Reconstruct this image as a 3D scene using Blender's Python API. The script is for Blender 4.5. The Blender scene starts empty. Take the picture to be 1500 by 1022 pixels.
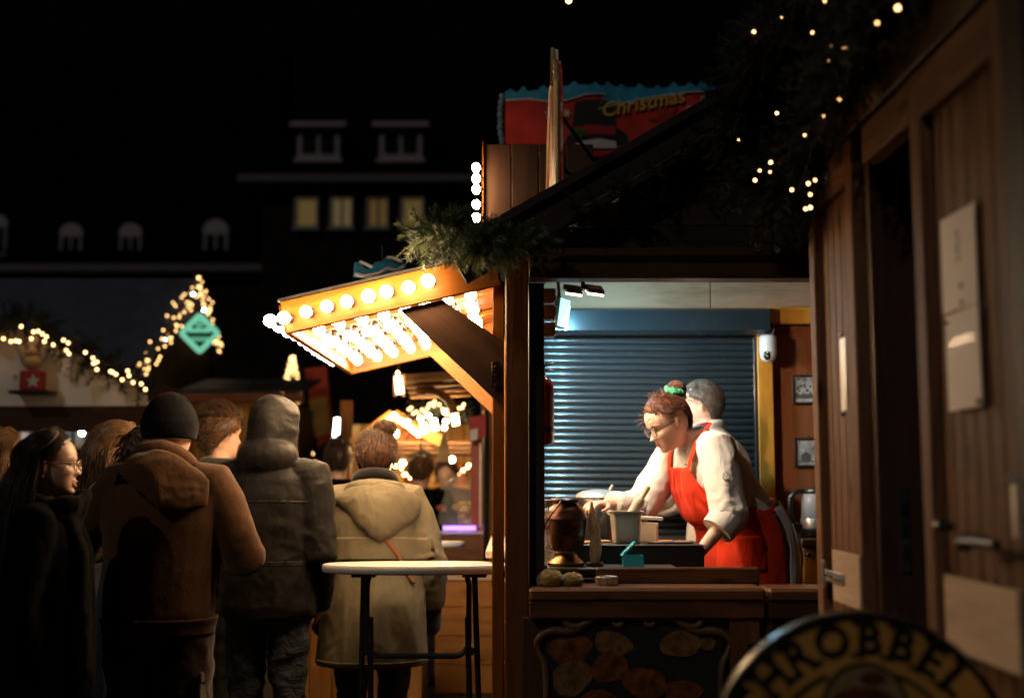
import bpy, bmesh, math, random
import numpy as np
from mathutils import Vector, Matrix, Euler, noise

random.seed(7)
PI = math.pi
scene = bpy.context.scene
COL = scene.collection

# ------------------------------------------------------------------ camera, sky, street-glow fill, exposure
CAM_Z, TILT, FPX = 1.45, 0.1076, 1750.0
cam_data = bpy.data.cameras.new('camera')
cam_data.sensor_width = 36.0
cam_data.sensor_fit = 'HORIZONTAL'
cam_data.lens = 36.0 * FPX / 1500.0
cam_data.clip_start, cam_data.clip_end = 0.05, 600.0
cam_data.dof.use_dof = True
cam_data.dof.focus_distance = 4.95
cam_data.dof.aperture_fstop = 1.25
cam = bpy.data.objects.new('camera', cam_data)
cam.location = (0, 0, CAM_Z)
cam.rotation_euler = (PI / 2 + TILT, 0, 0)
COL.objects.link(cam)
scene.camera = cam

world = bpy.data.worlds.new('World')
scene.world = world
world.use_nodes = True
wn = world.node_tree
wn.nodes.clear()
sky = wn.nodes.new('ShaderNodeTexSky')
sky.sky_type = 'NISHITA'
sky.sun_disc = False
sky.sun_elevation = math.radians(-4.0)
sky.sun_rotation = math.radians(200)
bg = wn.nodes.new('ShaderNodeBackground')
bg.inputs['Strength'].default_value = 0.012
wo = wn.nodes.new('ShaderNodeOutputWorld')
wn.links.new(sky.outputs[0], bg.inputs[0])
wn.links.new(bg.outputs[0], wo.inputs[0])

sun_data = bpy.data.lights.new('street_glow_fill', 'SUN')  # added sun lamp standing in for street glow from behind the camera
sun_data.energy = 0.12
sun_data.angle = math.radians(0.5)
sun_data.color = (1.0, .93, .85)
sun = bpy.data.objects.new('street_glow_fill', sun_data)
sun.rotation_euler = (math.radians(50), 0, math.radians(-35))
COL.objects.link(sun)

scene.view_settings.view_transform = 'Standard'
scene.view_settings.look = 'None'
scene.view_settings.exposure = 1.3
scene.view_settings.gamma = 1.0
scene.view_settings.use_curve_mapping = False
scene.render.engine = 'CYCLES'
scene.cycles.use_denoising = True
scene.cycles.denoiser = 'OPENIMAGEDENOISE'
scene.cycles.use_light_tree = True
scene.cycles.sample_clamp_indirect = 4.0
scene.cycles.caustics_reflective = False
scene.cycles.caustics_refractive = False
scene.cycles.max_bounces = 6
scene.cycles.diffuse_bounces = 3

BULB_GAIN = 1.0

# ------------------------------------------------------------------ layout helper
def at(px, py, d):
    """the place at distance d (metres along +Y) that the photograph shows at column px, row py"""
    u, v = (px - 750.0) / FPX, (511.0 - py) / FPX
    fy = math.cos(TILT) - v * math.sin(TILT)
    fz = math.sin(TILT) + v * math.cos(TILT)
    return Vector((u * d / fy, d, CAM_Z + fz * d / fy))

# ------------------------------------------------------------------ object helpers
def world_of(o):
    m = o.matrix_basis.copy()
    return world_of(o.parent) @ o.matrix_parent_inverse @ m if o.parent else m

def adopt(o, parent):
    o.parent = parent
    o.matrix_parent_inverse = world_of(parent).inverted()

def tag(o, label=None, cat=None, group=None, kind=None):
    if label: o['label'] = label
    if cat: o['category'] = cat
    if group: o['group'] = group
    if kind: o['kind'] = kind
    return o

def thing(name, label, cat, loc=(0, 0, 0), rotz=0.0, group=None):
    o = bpy.data.objects.new(name, None)
    o.empty_display_size = 0.1
    o.location = loc
    o.rotation_euler = (0, 0, rotz)
    COL.objects.link(o)
    return tag(o, label, cat, group)

def link_mesh(name, me, mat, parent=None, local=False, matrix=None):
    o = bpy.data.objects.new(name, me)
    if mat is not None and not me.materials:
        me.materials.append(mat)
    COL.objects.link(o)
    if matrix is not None:
        o.matrix_basis = matrix
    if parent is not None:
        if local: o.parent = parent
        else: adopt(o, parent)
    return o

class MB:
    """collects shapes and links them as ONE mesh object"""
    def __init__(s): s.v, s.f = [], []
    def add(s, vs, fs):
        n = len(s.v)
        s.v += [tuple(p) for p in vs]
        s.f += [tuple(i + n for i in f) for f in fs]
        return s
    def box(s, c, size, b=0.0, rot=None):
        hx, hy, hz = [k / 2 for k in size]
        b = min(b, hx * .9, hy * .9, hz * .9)
        c = Vector(c)
        R = rot if rot is not None else Matrix.Identity(3)
        if b <= 0:
            vs = [Vector((x, y, z)) for x in (-hx, hx) for y in (-hy, hy) for z in (-hz, hz)]
            fs = [(0, 1, 3, 2), (4, 6, 7, 5), (0, 4, 5, 1), (2, 3, 7, 6), (0, 2, 6, 4), (1, 5, 7, 3)]
            return s.add([c + R @ p for p in vs], fs)
        vs, idx = [], {}
        for sx in (-1, 1):
            for sy in (-1, 1):
                for sz in (-1, 1):
                    for k in range(3):
                        p = [sx * (hx - b), sy * (hy - b), sz * (hz - b)]
                        p[k] = (sx * hx, sy * hy, sz * hz)[k]
                        idx[(sx, sy, sz, k)] = len(vs)
                        vs.append(Vector(p))
        fs = []
        def q(*keys, flip=False):
            l = [idx[k] for k in keys]
            a, b_, c_ = [vs[i] for i in l[:3]]
            n = (b_ - a).cross(c_ - b_)
            m = sum((vs[i] for i in l), Vector())
            fs.append(tuple(l if n.dot(m) > 0 else l[::-1]))
        for sg in (-1, 1):
            q((sg, -1, -1, 0), (sg, 1, -1, 0), (sg, 1, 1, 0), (sg, -1, 1, 0))
            q((-1, sg, -1, 1), (1, sg, -1, 1), (1, sg, 1, 1), (-1, sg, 1, 1))
            q((-1, -1, sg, 2), (1, -1, sg, 2), (1, 1, sg, 2), (-1, 1, sg, 2))
            for tg in (-1, 1):
                q((sg, tg, -1, 0), (sg, tg, 1, 0), (sg, tg, 1, 1), (sg, tg, -1, 1))
                q((sg, -1, tg, 0), (sg, 1, tg, 0), (sg, 1, tg, 2), (sg, -1, tg, 2))
                q((-1, sg, tg, 1), (1, sg, tg, 1), (1, sg, tg, 2), (-1, sg, tg, 2))
                for ug in (-1, 1):
                    q((sg, tg, ug, 0), (sg, tg, ug, 1), (sg, tg, ug, 2))
        return s.add([c + R @ p for p in vs], fs)
    def loft(s, rings, cap=True, closed=False):
        n = len(rings[0]); base = len(s.v)
        for r in rings: s.v += [tuple(p) for p in r]
        m = len(rings)
        for i in range(m if closed else m - 1):
            j = (i + 1) % m
            for k in range(n):
                l = (k + 1) % n
                s.f.append((base + i * n + k, base + i * n + l, base + j * n + l, base + j * n + k))
        if cap and not closed:
            for i, fl in ((0, True), (m - 1, False)):
                cpt = sum((Vector(p) for p in rings[i]), Vector()) / n
                s.v.append(tuple(cpt)); ci = len(s.v) - 1
                for k in range(n):
                    l = (k + 1) % n
                    s.f.append((ci, base + i * n + l, base + i * n + k) if fl else (ci, base + i * n + k, base + i * n + l))
        return s
    def tube(s, pts, rad, seg=8, cap=True, closed=False, flat=1.0, up=None):
        pts = [Vector(p) for p in pts]
        if not hasattr(rad, '__len__'): rad = [rad] * len(pts)
        rings, n = [], len(pts)
        prev = None
        for i, p in enumerate(pts):
            if closed: t = pts[(i + 1) % n] - pts[i - 1]
            else: t = pts[min(i + 1, n - 1)] - pts[max(i - 1, 0)]
            t.normalize()
            if prev is None:
                a = Vector(up) if up is not None else (Vector((0, 0, 1)) if abs(t.z) < .9 else Vector((0, 1, 0)))
            else: a = prev
            a = (a - t * a.dot(t))
            if a.length < 1e-6: a = t.orthogonal()
            a.normalize(); prev = a
            b = t.cross(a)
            rings.append([p + (a * math.cos(2 * PI * k / seg) * flat + b * math.sin(2 * PI * k / seg)) * rad[i] for k in range(seg)])
        return s.loft(rings, cap, closed)
    def lathe(s, prof, c=(0, 0, 0), seg=24, rot=None, sx=1.0, sy=1.0):
        c = Vector(c); R = rot if rot is not None else Matrix.Identity(3)
        rings = [[c + R @ Vector((r * sx * math.cos(2 * PI * k / seg), r * sy * math.sin(2 * PI * k / seg), z)) for k in range(seg)] for r, z in prof]
        return s.loft(rings, True)
    def ball(s, c, r, seg=12, rings=8, scale=(1, 1, 1), rot=None):
        prof = [(max(1e-4, math.sin(PI * i / rings)), -math.cos(PI * i / rings)) for i in range(rings + 1)]
        c = Vector(c); R = rot if rot is not None else Matrix.Identity(3)
        rr = [[c + R @ Vector((r * scale[0] * q * math.cos(2 * PI * k / seg), r * scale[1] * q * math.sin(2 * PI * k / seg), r * scale[2] * z)) for k in range(seg)] for q, z in prof]
        return s.loft(rr, True)
    def prism(s, outline, vec):
        """outline: list of 3-D points of a flat polygon, pushed along vec"""
        n = len(outline); vec = Vector(vec)
        vs = [Vector(p) for p in outline] + [Vector(p) + vec for p in outline]
        fs = [tuple(range(n))[::-1], tuple(range(n, 2 * n))] + [(i, (i + 1) % n, n + (i + 1) % n, n + i) for i in range(n)]
        return s.add(vs, fs)
    def mesh(s, name, smooth=None):
        me = bpy.data.meshes.new(name)
        me.from_pydata(s.v, [], s.f)
        bm = bmesh.new(); bm.from_mesh(me)
        bmesh.ops.recalc_face_normals(bm, faces=bm.faces)
        bm.to_mesh(me); bm.free()
        if smooth is not None:
            me.shade_smooth()
            me.set_sharp_from_angle(angle=math.radians(smooth))
        return me
    def build(s, name, mat, parent=None, smooth=None, local=False, matrix=None):
        return link_mesh(name, s.mesh(name, smooth), mat, parent, local, matrix)

def frame_matrix(p0, p1, up=(0, 0, 1)):
    p0, p1 = Vector(p0), Vector(p1)
    x = (p1 - p0).normalized(); up = Vector(up)
    z = up - x * up.dot(x)
    if z.length < 1e-4: z = Vector((0, 1, 0)) - x * x.y
    z.normalize(); y = z.cross(x)
    M = Matrix((x, y, z)).transposed().to_4x4()
    M.translation = (p0 + p1) / 2
    return M

_beam_cache = {}
def beam(name, p0, p1, w, h, mat, parent=None, up=(0, 0, 1), b=0.004):
    """a sawn timber from p0 to p1: its local X runs along the grain, w across (local Y), h along `up`"""
    L = (Vector(p1) - Vector(p0)).length
    key = (round(L, 3), round(w, 4), round(h, 4), mat.name)
    me = _beam_cache.get(key)
    if me is None:
        me = MB().box((0, 0, 0), (L, w, h), b).mesh(name)
        _beam_cache[key] = me
    return link_mesh(name, me, mat, parent, matrix=frame_matrix(p0, p1, up))

# ------------------------------------------------------------------ materials
MATS = {}
def nodes_of(name):
    m = bpy.data.materials.new(name); m.use_nodes = True
    nt = m.node_tree
    return m, nt, nt.nodes['Principled BSDF']

def N(nt, kind, **kw):
    n = nt.nodes.new(kind)
    for k, v in kw.items():
        if k in n.inputs: n.inputs[k].default_value = v
        else: setattr(n, k, v)
    return n

def plain(name, col, rough=0.6, metal=0.0, var=0.25, scale=8.0, bump=0.0, bscale=60.0, coat=0.0, spec=0.5, stretch=(1, 1, 1), sheen=0.0, alpha=1.0, trans=0.0):
    m, nt, p = nodes_of(name)
    L = nt.links.new
    tc = N(nt, 'ShaderNodeTexCoord'); mp = N(nt, 'ShaderNodeMapping')
    mp.inputs['Scale'].default_value = stretch
    L(tc.outputs['Object'], mp.inputs['Vector'])
    nz = N(nt, 'ShaderNodeTexNoise', Scale=scale, Detail=6.0, Roughness=0.6)
    L(mp.outputs[0], nz.inputs['Vector'])
    rp = N(nt, 'ShaderNodeValToRGB')
    rp.color_ramp.elements[0].position, rp.color_ramp.elements[1].position = .3, .72
    c = Vector(col)
    rp.color_ramp.elements[0].color = (*(c * (1 - var)), 1)
    rp.color_ramp.elements[1].color = (*[min(1, k) for k in c * (1 + var * .8)], 1)
    L(nz.outputs['Fac'], rp.inputs[0]); L(rp.outputs[0], p.inputs['Base Color'])
    mr = N(nt, 'ShaderNodeMapRange'); mr.inputs['To Min'].default_value = max(0.02, rough - .1); mr.inputs['To Max'].default_value = min(1, rough + .1)
    L(nz.outputs['Fac'], mr.inputs['Value']); L(mr.outputs[0], p.inputs['Roughness'])
    p.inputs['Metallic'].default_value = metal
    p.inputs['Specular IOR Level'].default_value = spec
    p.inputs['Coat Weight'].default_value = coat
    p.inputs['Sheen Weight'].default_value = sheen
    p.inputs['Transmission Weight'].default_value = trans
    p.inputs['Alpha'].default_value = alpha
    if bump:
        n2 = N(nt, 'ShaderNodeTexNoise', Scale=bscale, Detail=5.0)
        L(mp.outputs[0], n2.inputs['Vector'])
        bp = N(nt, 'ShaderNodeBump', Strength=bump, Distance=0.01)
        L(n2.outputs['Fac'], bp.inputs['Height']); L(bp.outputs[0], p.inputs['Normal'])
    MATS[name] = m
    return m

def wood(name, dark, light, rough=0.55, grain=14.0, coat=0.0, bump=0.35, knots=True, spec=.3):
    """sawn timber; the grain runs along the object's own X axis"""
    m, nt, p = nodes_of(name)
    L = nt.links.new
    tc = N(nt, 'ShaderNodeTexCoord'); oi = N(nt, 'ShaderNodeObjectInfo')
    off = N(nt, 'ShaderNodeVectorMath', operation='MULTIPLY'); off.inputs[1].default_value = (37.0, 91.0, 53.0)
    L(oi.outputs['Random'], off.inputs[0])
    ad = N(nt, 'ShaderNodeVectorMath', operation='ADD')
    L(tc.outputs['Object'], ad.inputs[0]); L(off.outputs[0], ad.inputs[1])
    mp = N(nt, 'ShaderNodeMapping'); mp.inputs['Scale'].default_value = (0.09, 1, 1)
    L(ad.outputs[0], mp.inputs['Vector'])
    n1 = N(nt, 'ShaderNodeTexNoise', Scale=grain, Detail=7.0, Roughness=.62, Distortion=1.1)
    n2 = N(nt, 'ShaderNodeTexNoise', Scale=grain * 9, Detail=4.0, Roughness=.6)
    n3 = N(nt, 'ShaderNodeTexNoise', Scale=2.3, Detail=3.0)
    for n in (n1, n2): L(mp.outputs[0], n.inputs['Vector'])
    L(ad.outputs[0], n3.inputs['Vector'])
    a = N(nt, 'ShaderNodeMath', operation='MULTIPLY_ADD'); a.inputs[1].default_value = .32
    L(n2.outputs['Fac'], a.inputs[0]); L(n1.outputs['Fac'], a.inputs[2])
    b = N(nt, 'ShaderNodeMath', operation='MULTIPLY_ADD'); b.inputs[1].default_value = .35
    L(n3.outputs['Fac'], b.inputs[0]); L(a.outputs[0], b.inputs[2])
    rr = N(nt, 'ShaderNodeMath', operation='MULTIPLY_ADD'); rr.inputs[1].default_value = .14
    L(oi.outputs['Random'], rr.inputs[0]); L(b.outputs[0], rr.inputs[2])
    rp = N(nt, 'ShaderNodeValToRGB')
    rp.color_ramp.elements[0].position, rp.color_ramp.elements[1].position = .6, 1.12
    rp.color_ramp.elements[1].position = 1.0
    rp.color_ramp.elements[0].color = (*dark, 1); rp.color_ramp.elements[1].color = (*light, 1)
    L(rr.outputs[0], rp.inputs[0])
    out = rp.outputs[0]
    if knots:
        m2 = N(nt, 'ShaderNodeMapping'); m2.inputs['Scale'].default_value = (2.6, 7.0, 7.0)
        L(ad.outputs[0], m2.inputs['Vector'])
        vo = N(nt, 'ShaderNodeTexVoronoi', Scale=1.0); L(m2.outputs[0], vo.inputs['Vector'])
        kr = N(nt, 'ShaderNodeValToRGB')
        kr.color_ramp.elements[0].position, kr.color_ramp.elements[1].position = .05, .16
        kr.color_ramp.elements[0].color = (.35, .25, .2, 1); kr.color_ramp.elements[1].color = (1, 1, 1, 1)
        L(vo.outputs['Distance'], kr.inputs[0])
        mx = N(nt, 'ShaderNodeMix', data_type='RGBA', blend_type='MULTIPLY'); mx.inputs[0].default_value = 1
        L(out, mx.inputs[6]); L(kr.outputs[0], mx.inputs[7]); out = mx.outputs[2]
    L(out, p.inputs['Base Color'])
    p.inputs['Roughness'].default_value = rough
    p.inputs['Coat Weight'].default_value = coat
    p.inputs['Coat Roughness'].default_value = .25
    p.inputs['Specular IOR Level'].default_value = spec
    bp = N(nt, 'ShaderNodeBump', Strength=bump, Distance=0.006)
    L(a.outputs[0], bp.inputs['Height']); L(bp.outputs[0], p.inputs['Normal'])
    MATS[name] = m
    return m

def fabric(name, col, rough=.85, weave=900.0, var=.22, sheen=.3, bump=.25, fold=0.0, fscale=9.0, stretch=(1, 1, 1), spec=.12):
    m, nt, p = nodes_of(name)
    L = nt.links.new
    tc = N(nt, 'ShaderNodeTexCoord')
    n1 = N(nt, 'ShaderNodeTexNoise', Scale=5.0, Detail=8.0, Roughness=.65)
    n2 = N(nt, 'ShaderNodeTexNoise', Scale=weave * .25, Detail=2.0)
    for n in (n1, n2): L(tc.outputs['Object'], n.inputs['Vector'])
    rp = N(nt, 'ShaderNodeValToRGB')
    rp.color_ramp.elements[0].position, rp.color_ramp.elements[1].position = .3, .7
    c = Vector(col)
    rp.color_ramp.elements[0].color = (*(c * (1 - var)), 1)
    rp.color_ramp.elements[1].color = (*(c * (1 + var)), 1)
    L(n1.outputs['Fac'], rp.inputs[0]); L(rp.outputs[0], p.inputs['Base Color'])
    p.inputs['Roughness'].default_value = rough
    p.inputs['Sheen Weight'].default_value = sheen
    p.inputs['Sheen Roughness'].default_value = .5
    p.inputs['Specular IOR Level'].default_value = spec
    bp = N(nt, 'ShaderNodeBump', Strength=bump, Distance=0.004)
    L(n2.outputs['Fac'], bp.inputs['Height'])
    last = bp
    if fold:
        mp = N(nt, 'ShaderNodeMapping'); mp.inputs['Scale'].default_value = stretch
        L(tc.outputs['Object'], mp.inputs['Vector'])
        n3 = N(nt, 'ShaderNodeTexNoise', Scale=fscale, Detail=3.0, Distortion=1.6)
        L(mp.outputs[0], n3.inputs['Vector'])
        b2 = N(nt, 'ShaderNodeBump', Strength=fold, Distance=0.03)
        L(n3.outputs['Fac'], b2.inputs['Height']); L(bp.outputs[0], b2.inputs['Normal']); last = b2
    L(last.outputs[0], p.inputs['Normal'])
    MATS[name] = m
    return m

def glow(name, col, strength):
    m, nt, p = nodes_of(name)
    p.inputs['Base Color'].default_value = (*col, 1)
    p.inputs['Emission Color'].default_value = (*col, 1)
    p.inputs['Emission Strength'].default_value = strength
    p.inputs['Roughness'].default_value = .3
    MATS[name] = m
    return m

def glass(name, col=(1, 1, 1), rough=.02, alpha=.12):
    m, nt, p = nodes_of(name)
    p.inputs['Base Color'].default_value = (*col, 1)
    p.inputs['Roughness'].default_value = rough
    p.inputs['Alpha'].default_value = alpha
    p.inputs['Specular IOR Level'].default_value = .8
    MATS[name] = m
    return m

W_AWN = wood('awning_pine', (.11, .028, .0018), (.25, .078, .006), .5, 11)
W_POST = wood('stained_post', (.035, .012, .004), (.15, .056, .017), .38, 20, coat=.25)
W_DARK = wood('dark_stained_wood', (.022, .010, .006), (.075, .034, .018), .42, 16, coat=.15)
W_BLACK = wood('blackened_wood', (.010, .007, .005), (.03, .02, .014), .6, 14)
W_DOOR = wood('door_oak', (.050, .020, .008), (.22, .100, .048), .55, 26, bump=.9, spec=.12)
W_PATCH = wood('pale_plywood', (.46, .30, .19), (.70, .50, .34), .6, 9)
W_YEL = wood('yellow_pine', (.38, .14, .013), (.66, .295, .04), .45, 12, coat=.2)
W_RED = wood('reddish_panel', (.17, .048, .017), (.32, .105, .038), .4, 5, coat=.2, knots=False)
W_GREY = wood('grey_plywood', (.20, .095, .05), (.50, .28, .165), .55, 9, knots=False, spec=.15)
W_CRATE = wood('orange_boards', (.17, .065, .014), (.38, .165, .042), .5, 10)
W_COUNTER = wood('counter_wood', (.055, .022, .010), (.15, .065, .03), .3, 14, coat=.4)
W_BACK = wood('sign_back_ply', (.018, .007, .0035), (.045, .018, .008), .6, 7)
BLACK_METAL = plain('black_metal', (.012, .012, .013), .38, .0, coat=.2)
STEEL = plain('brushed_steel', (.62, .60, .57), .42, .75, .08, 12)
ZINC = plain('zinc_plate', (.45, .44, .42), .45, .9, .25, 25, .15)
COPPER = plain('aged_copper', (.085, .042, .028), .34, .9, .5, 9, .12, 26)
GRILL = plain('grill_iron', (.03, .029, .028), .5, .3, .3, 20, .2)
WHITE_PLASTIC = plain('white_plastic', (.56, .53, .50), .35, 0, .05, 20)
CREAM_PAPER = plain('cream_board', (.82, .70, .60), .6, 0, .06, 3)
GAL = plain('galvanised', (.50, .48, .45), .38, .85, .2, 40)
SKIN = plain('skin', (.60, .345, .245), .5, 0, .10, 22, .12, 180, sheen=.1)
SKIN_PALE = plain('skin_pale', (.66, .40, .30), .5, 0, .10, 22, .12, 180, sheen=.1)
LIPS = plain('lips', (.42, .14, .115), .4, 0, .1)
EYE = plain('eye_dark', (.02, .014, .01), .15)
BULB = glow('bulb_warm', (1.0, .69, .37), 44.0 * BULB_GAIN)
FAIRY = glow('fairy_warm', (1.0, .56, .22), 8.0)
FAIRY_NEAR = glow('fairy_amber', (1.0, .50, .18), 3.4)
FAIRY_DIM = glow('fairy_dim', (1.0, .56, .20), 2.6)
FAIRY_WHITE = glow('fairy_white', (.75, .92, 1.0), 34.0)
# ------------------------------------------------------------------ ground
def structure(o): return tag(o, kind='structure')

COBBLE = plain('wet_paving', (.055, .05, .045), .35, 0, .45, 4, .4, 30)
JOINT = plain('paving_joint', (.02, .018, .016), .8)
g = MB()
g.add([(-260, -40, -.03), (260, -40, -.03), (260, 300, -.03), (-260, 300, -.03)], [(0, 1, 2, 3)])
ground = structure(g.build('ground', JOINT))
slab_meshes = []
for k in range(4):
    slab_meshes.append(MB().box((0, 0, -.018), (.385, .285, .036), .008).mesh('paving_stone'))
for j in range(10):
    for i in range(14):
        o = link_mesh('paving_stone', random.choice(slab_meshes), COBBLE, ground)
        o.matrix_basis = Matrix.Translation((-3.9 + .395 * i + (.2 if j % 2 else 0), 7.5 + .295 * j, random.uniform(-.004, .004))) @ Euler((random.uniform(-.01, .01), random.uniform(-.01, .01), 0)).to_matrix().to_4x4()
near_paving = MB()
near_paving.add([(-60, -5, -.016), (60, -5, -.016), (60, 7.33, -.016), (-60, 7.33, -.016)], [(0, 1, 2, 3)])
near_paving.add([(-60, 10.32, -.016), (60, 10.32, -.016), (60, 60, -.016), (-60, 60, -.016)], [(0, 1, 2, 3)])
structure(near_paving.build('pavement', COBBLE))

# ------------------------------------------------------------------ the pancake hut
hut = thing('market_hut', 'open wooden market hut with red-aproned cook and bulb-lit side awning', 'market hut', (0.9, 5.4, 0))
FY = 4.45
beam('corner_post', (.018, FY + .06, 0), (.018, FY + .06, 2.42), .09, .088, W_POST, hut, up=(1, 0, 0), b=.005)
beam('door_jamb', (.093, FY + .12, 0), (.093, FY + .12, 2.19), .12, .058, W_BLACK, hut, up=(1, 0, 0))
beam('lintel', (.063, FY - .01, 2.245), (2.35, FY - .01, 2.245), .09, .11, W_DARK, hut)
beam('lintel_trim', (.063, FY - .068, 2.285), (2.35, FY - .068, 2.285), .025, .03, W_DARK, hut)
# gable boarding: each board is cut to the slope
def edge_z(x): return 2.466 + .58 * (x - .14) if x <= 1.15 else 2.466 + .58 * (1.15 - .14) - .58 * (x - 1.15)
zb = 2.305
while zb < 2.92:
    zt = zb + .094
    x0 = .14 + (zt - 2.43) / .58
    x0 = max(x0, -.06); x1 = 2.3 - x0
    if x1 - x0 > .1:
        MB().box(((x0 + x1) / 2, FY + .02, (zb + zt) / 2), (x1 - x0, .022, .092), .004).build('gable_board', W_BLACK, hut)
    zb = zt
for s, xa, xb in ((0, -.20, 1.15), (1, 2.5, 1.15)):
    za, zc = edge_z(xa) - .02, edge_z(xb) - .02
    beam('barge_board', (xa, FY - .08, za - .03), (xb, FY - .08, zc - .03), .03, .13, W_BLACK, hut)
    beam('roof_slope', (xa, (FY - .12 + 6.75) / 2, za + .055), (xb, (FY - .12 + 6.75) / 2, zc + .055), 6.75 - FY + .12, .035, W_BLACK, hut)
# left side: framing, low boarding, serving shelf
W_SIDE = W_AWN
beam('side_post', (-.052, FY + .10, 0), (-.052, FY + .10, 2.2), .05, .045, W_SIDE, hut, up=(1, 0, 0))
beam('side_post', (-.02, 6.32, 0), (-.02, 6.32, 2.3), .08, .08, W_SIDE, hut, up=(1, 0, 0))
for k in range(7):
    z = .08 + k * .152
    beam('side_board', (-.018, 4.58, z), (-.018, 6.27, z), .022, .148, W_CRATE, hut)
beam('serving_shelf', (-.065, 5.02, 1.135), (-.065, 6.25, 1.135), .09, .03, W_PATCH, hut)
beam('shelf_bracket', (-.06, 5.05, 1.02), (-.06, 6.2, 1.02), .05, .05, W_BLACK, hut)
# back wall
BY = 6.45
beam('back_panel', (.12, BY, 2.43), (1.08, BY, 2.43), .02, .17, W_GREY, hut)
beam('back_panel', (1.085, BY, 2.43), (2.2, BY, 2.43), .02, .17, W_GREY, hut)
beam('ceiling_panel', (.36, 5.5, 2.57), (1.94, 5.5, 2.57), 1.95, .015, W_GREY, hut)
beam('wall_panel', (1.70, BY - .01, .2), (1.70, BY - .01, 2.27), .02, .66, W_RED, hut, up=(1, 0, 0))
beam('wall_panel', (2.2, BY - .01, .2), (2.2, BY - .01, 2.27), .02, .33, W_RED, hut, up=(1, 0, 0))
beam('back_panel', (0, BY, .6), (1.33, BY, .6), .02, .9, W_DARK, hut)
beam('side_wall', (2.32, 4.5, 1.3), (2.32, 6.45, 1.3), .03, 2.55, W_DARK, hut)
beam('floor_board', (.0, 5.5, .125), (2.3, 5.5, .125), 1.9, .25, W_DARK, hut)
beam('frame_post', (1.352, 6.38, .2), (1.352, 6.38, 2.25), .06, .082, W_YEL, hut, up=(1, 0, 0))
beam('frame_rail', (1.375, 6.37, 2.317), (2.25, 6.37, 2.317), .06, .092, W_YEL, hut)
# roller shutter: every slat
SHUT = plain('shutter_lacquer', (.030, .042, .050), .24, .35, .12, 3, .0, coat=.25)
shutter_box = MB()
prof = [(6.28, 2.345), (6.245, 2.33), (6.245, 2.225), (6.275, 2.206), (6.42, 2.206), (6.42, 2.345)]
shutter_box.prism([(-.02, y, z) for y, z in prof], (1.38, 0, 0))
sbx = shutter_box.build('roller_shutter', SHUT, hut)
slat = MB()
arc = [(-.0015 - .0105 * math.sin(PI * (i + .5) / 9) ** .8, -.0165 + .033 * i / 8) for i in range(9)]
slat.prism([(-.672, 0, -.0165)] + [(-.672, y, z) for y, z in arc] + [(-.672, 0, .0165)], (1.344, 0, 0))
slat_me = slat.mesh('slat', 50)
for k in range(36):
    o = link_mesh('slat', slat_me, SHUT, sbx, matrix=Matrix.Translation((.636, 6.395, 2.185 - .0363 * k)))
beam('guide_rail', (1.307, 6.38, .85), (1.307, 6.38, 2.2), .04, .03, SHUT, sbx, up=(1, 0, 0))

# counter and front
beam('counter_top', (.062, 4.49, 1.03), (.918, 4.49, 1.03), .20, .048, W_COUNTER, hut, b=.01)
beam('counter_top', (.928, 4.49, 1.028), (1.9, 4.49, 1.028), .20, .048, W_COUNTER, hut, b=.01)
beam('counter_rail', (.062, 4.415, .975), (.915, 4.415, .975), .035, .058, W_COUNTER, hut)
beam('counter_rail', (.930, 4.418, .972), (1.9, 4.418, .972), .035, .058, W_DARK, hut)
beam('gap_batten', (.918, 4.479, 0), (.918, 4.479, 1.0), .02, .07, W_BLACK, hut, up=(1, 0, 0))
beam('flap_batten', (.87, 4.605, 1.02), (1.0, 4.605, 1.02), .02, .06, W_DARK, hut)
beam('counter_lip', (.32, 4.615, 1.082), (.94, 4.615, 1.082), .03, .062, W_COUNTER, hut, b=.006)
for k in range(6):
    x = .11 + k * .148
    beam('front_board', (x, 4.455, 0), (x, 4.455, .945), .022, .146, W_DARK, hut, up=(1, 0, 0))
beam('front_stile', (.845, 4.43, 0), (.845, 4.43, .943), .03, .11, W_COUNTER, hut, up=(1, 0, 0))
for k in range(7):
    x = 1.0 + k * .148
    beam('front_board', (x, 4.47, 0), (x, 4.47, .94), .022, .144, W_BLACK, hut, up=(1, 0, 0))
beam('front_stile', (.955, 4.445, 0), (.955, 4.445, .94), .03, .06, W_DARK, hut, up=(1, 0, 0))
hg = MB()
for dx in (-.032, .032):
    hg.box((.907 + dx, 4.408, .83), (.05, .004, .05), .001)
hg.tube([(.907, 4.405, .80), (.907, 4.405, .86)], .006, 8)
for dx in (-.045, -.02, .02, .045):
    for dz in (-.014, .014): hg.ball((.907 + dx, 4.405, .83 + dz), .004, 6, 4)
hg.build('flap_hinge', BLACK_METAL, hut)
W_BENCH = W_DARK
beam('work_bench', (.11, 4.95, 1.03), (.80, 4.95, 1.03), .66, .04, W_BENCH, hut)
beam('back_shelf', (.05, 6.0, 1.13), (.95, 6.0, 1.13), .55, .04, W_BENCH, hut)
for x, y in ((.14, 5.24), (.77, 5.24)):
    beam('bench_leg', (x, y, .13), (x, y, 1.01), .05, .05, W_BENCH, hut, up=(1, 0, 0))
for x in (.1, .9):
    beam('shelf_leg', (x, 5.78, .13), (x, 5.78, 1.11), .05, .05, W_BENCH, hut, up=(1, 0, 0))

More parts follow.
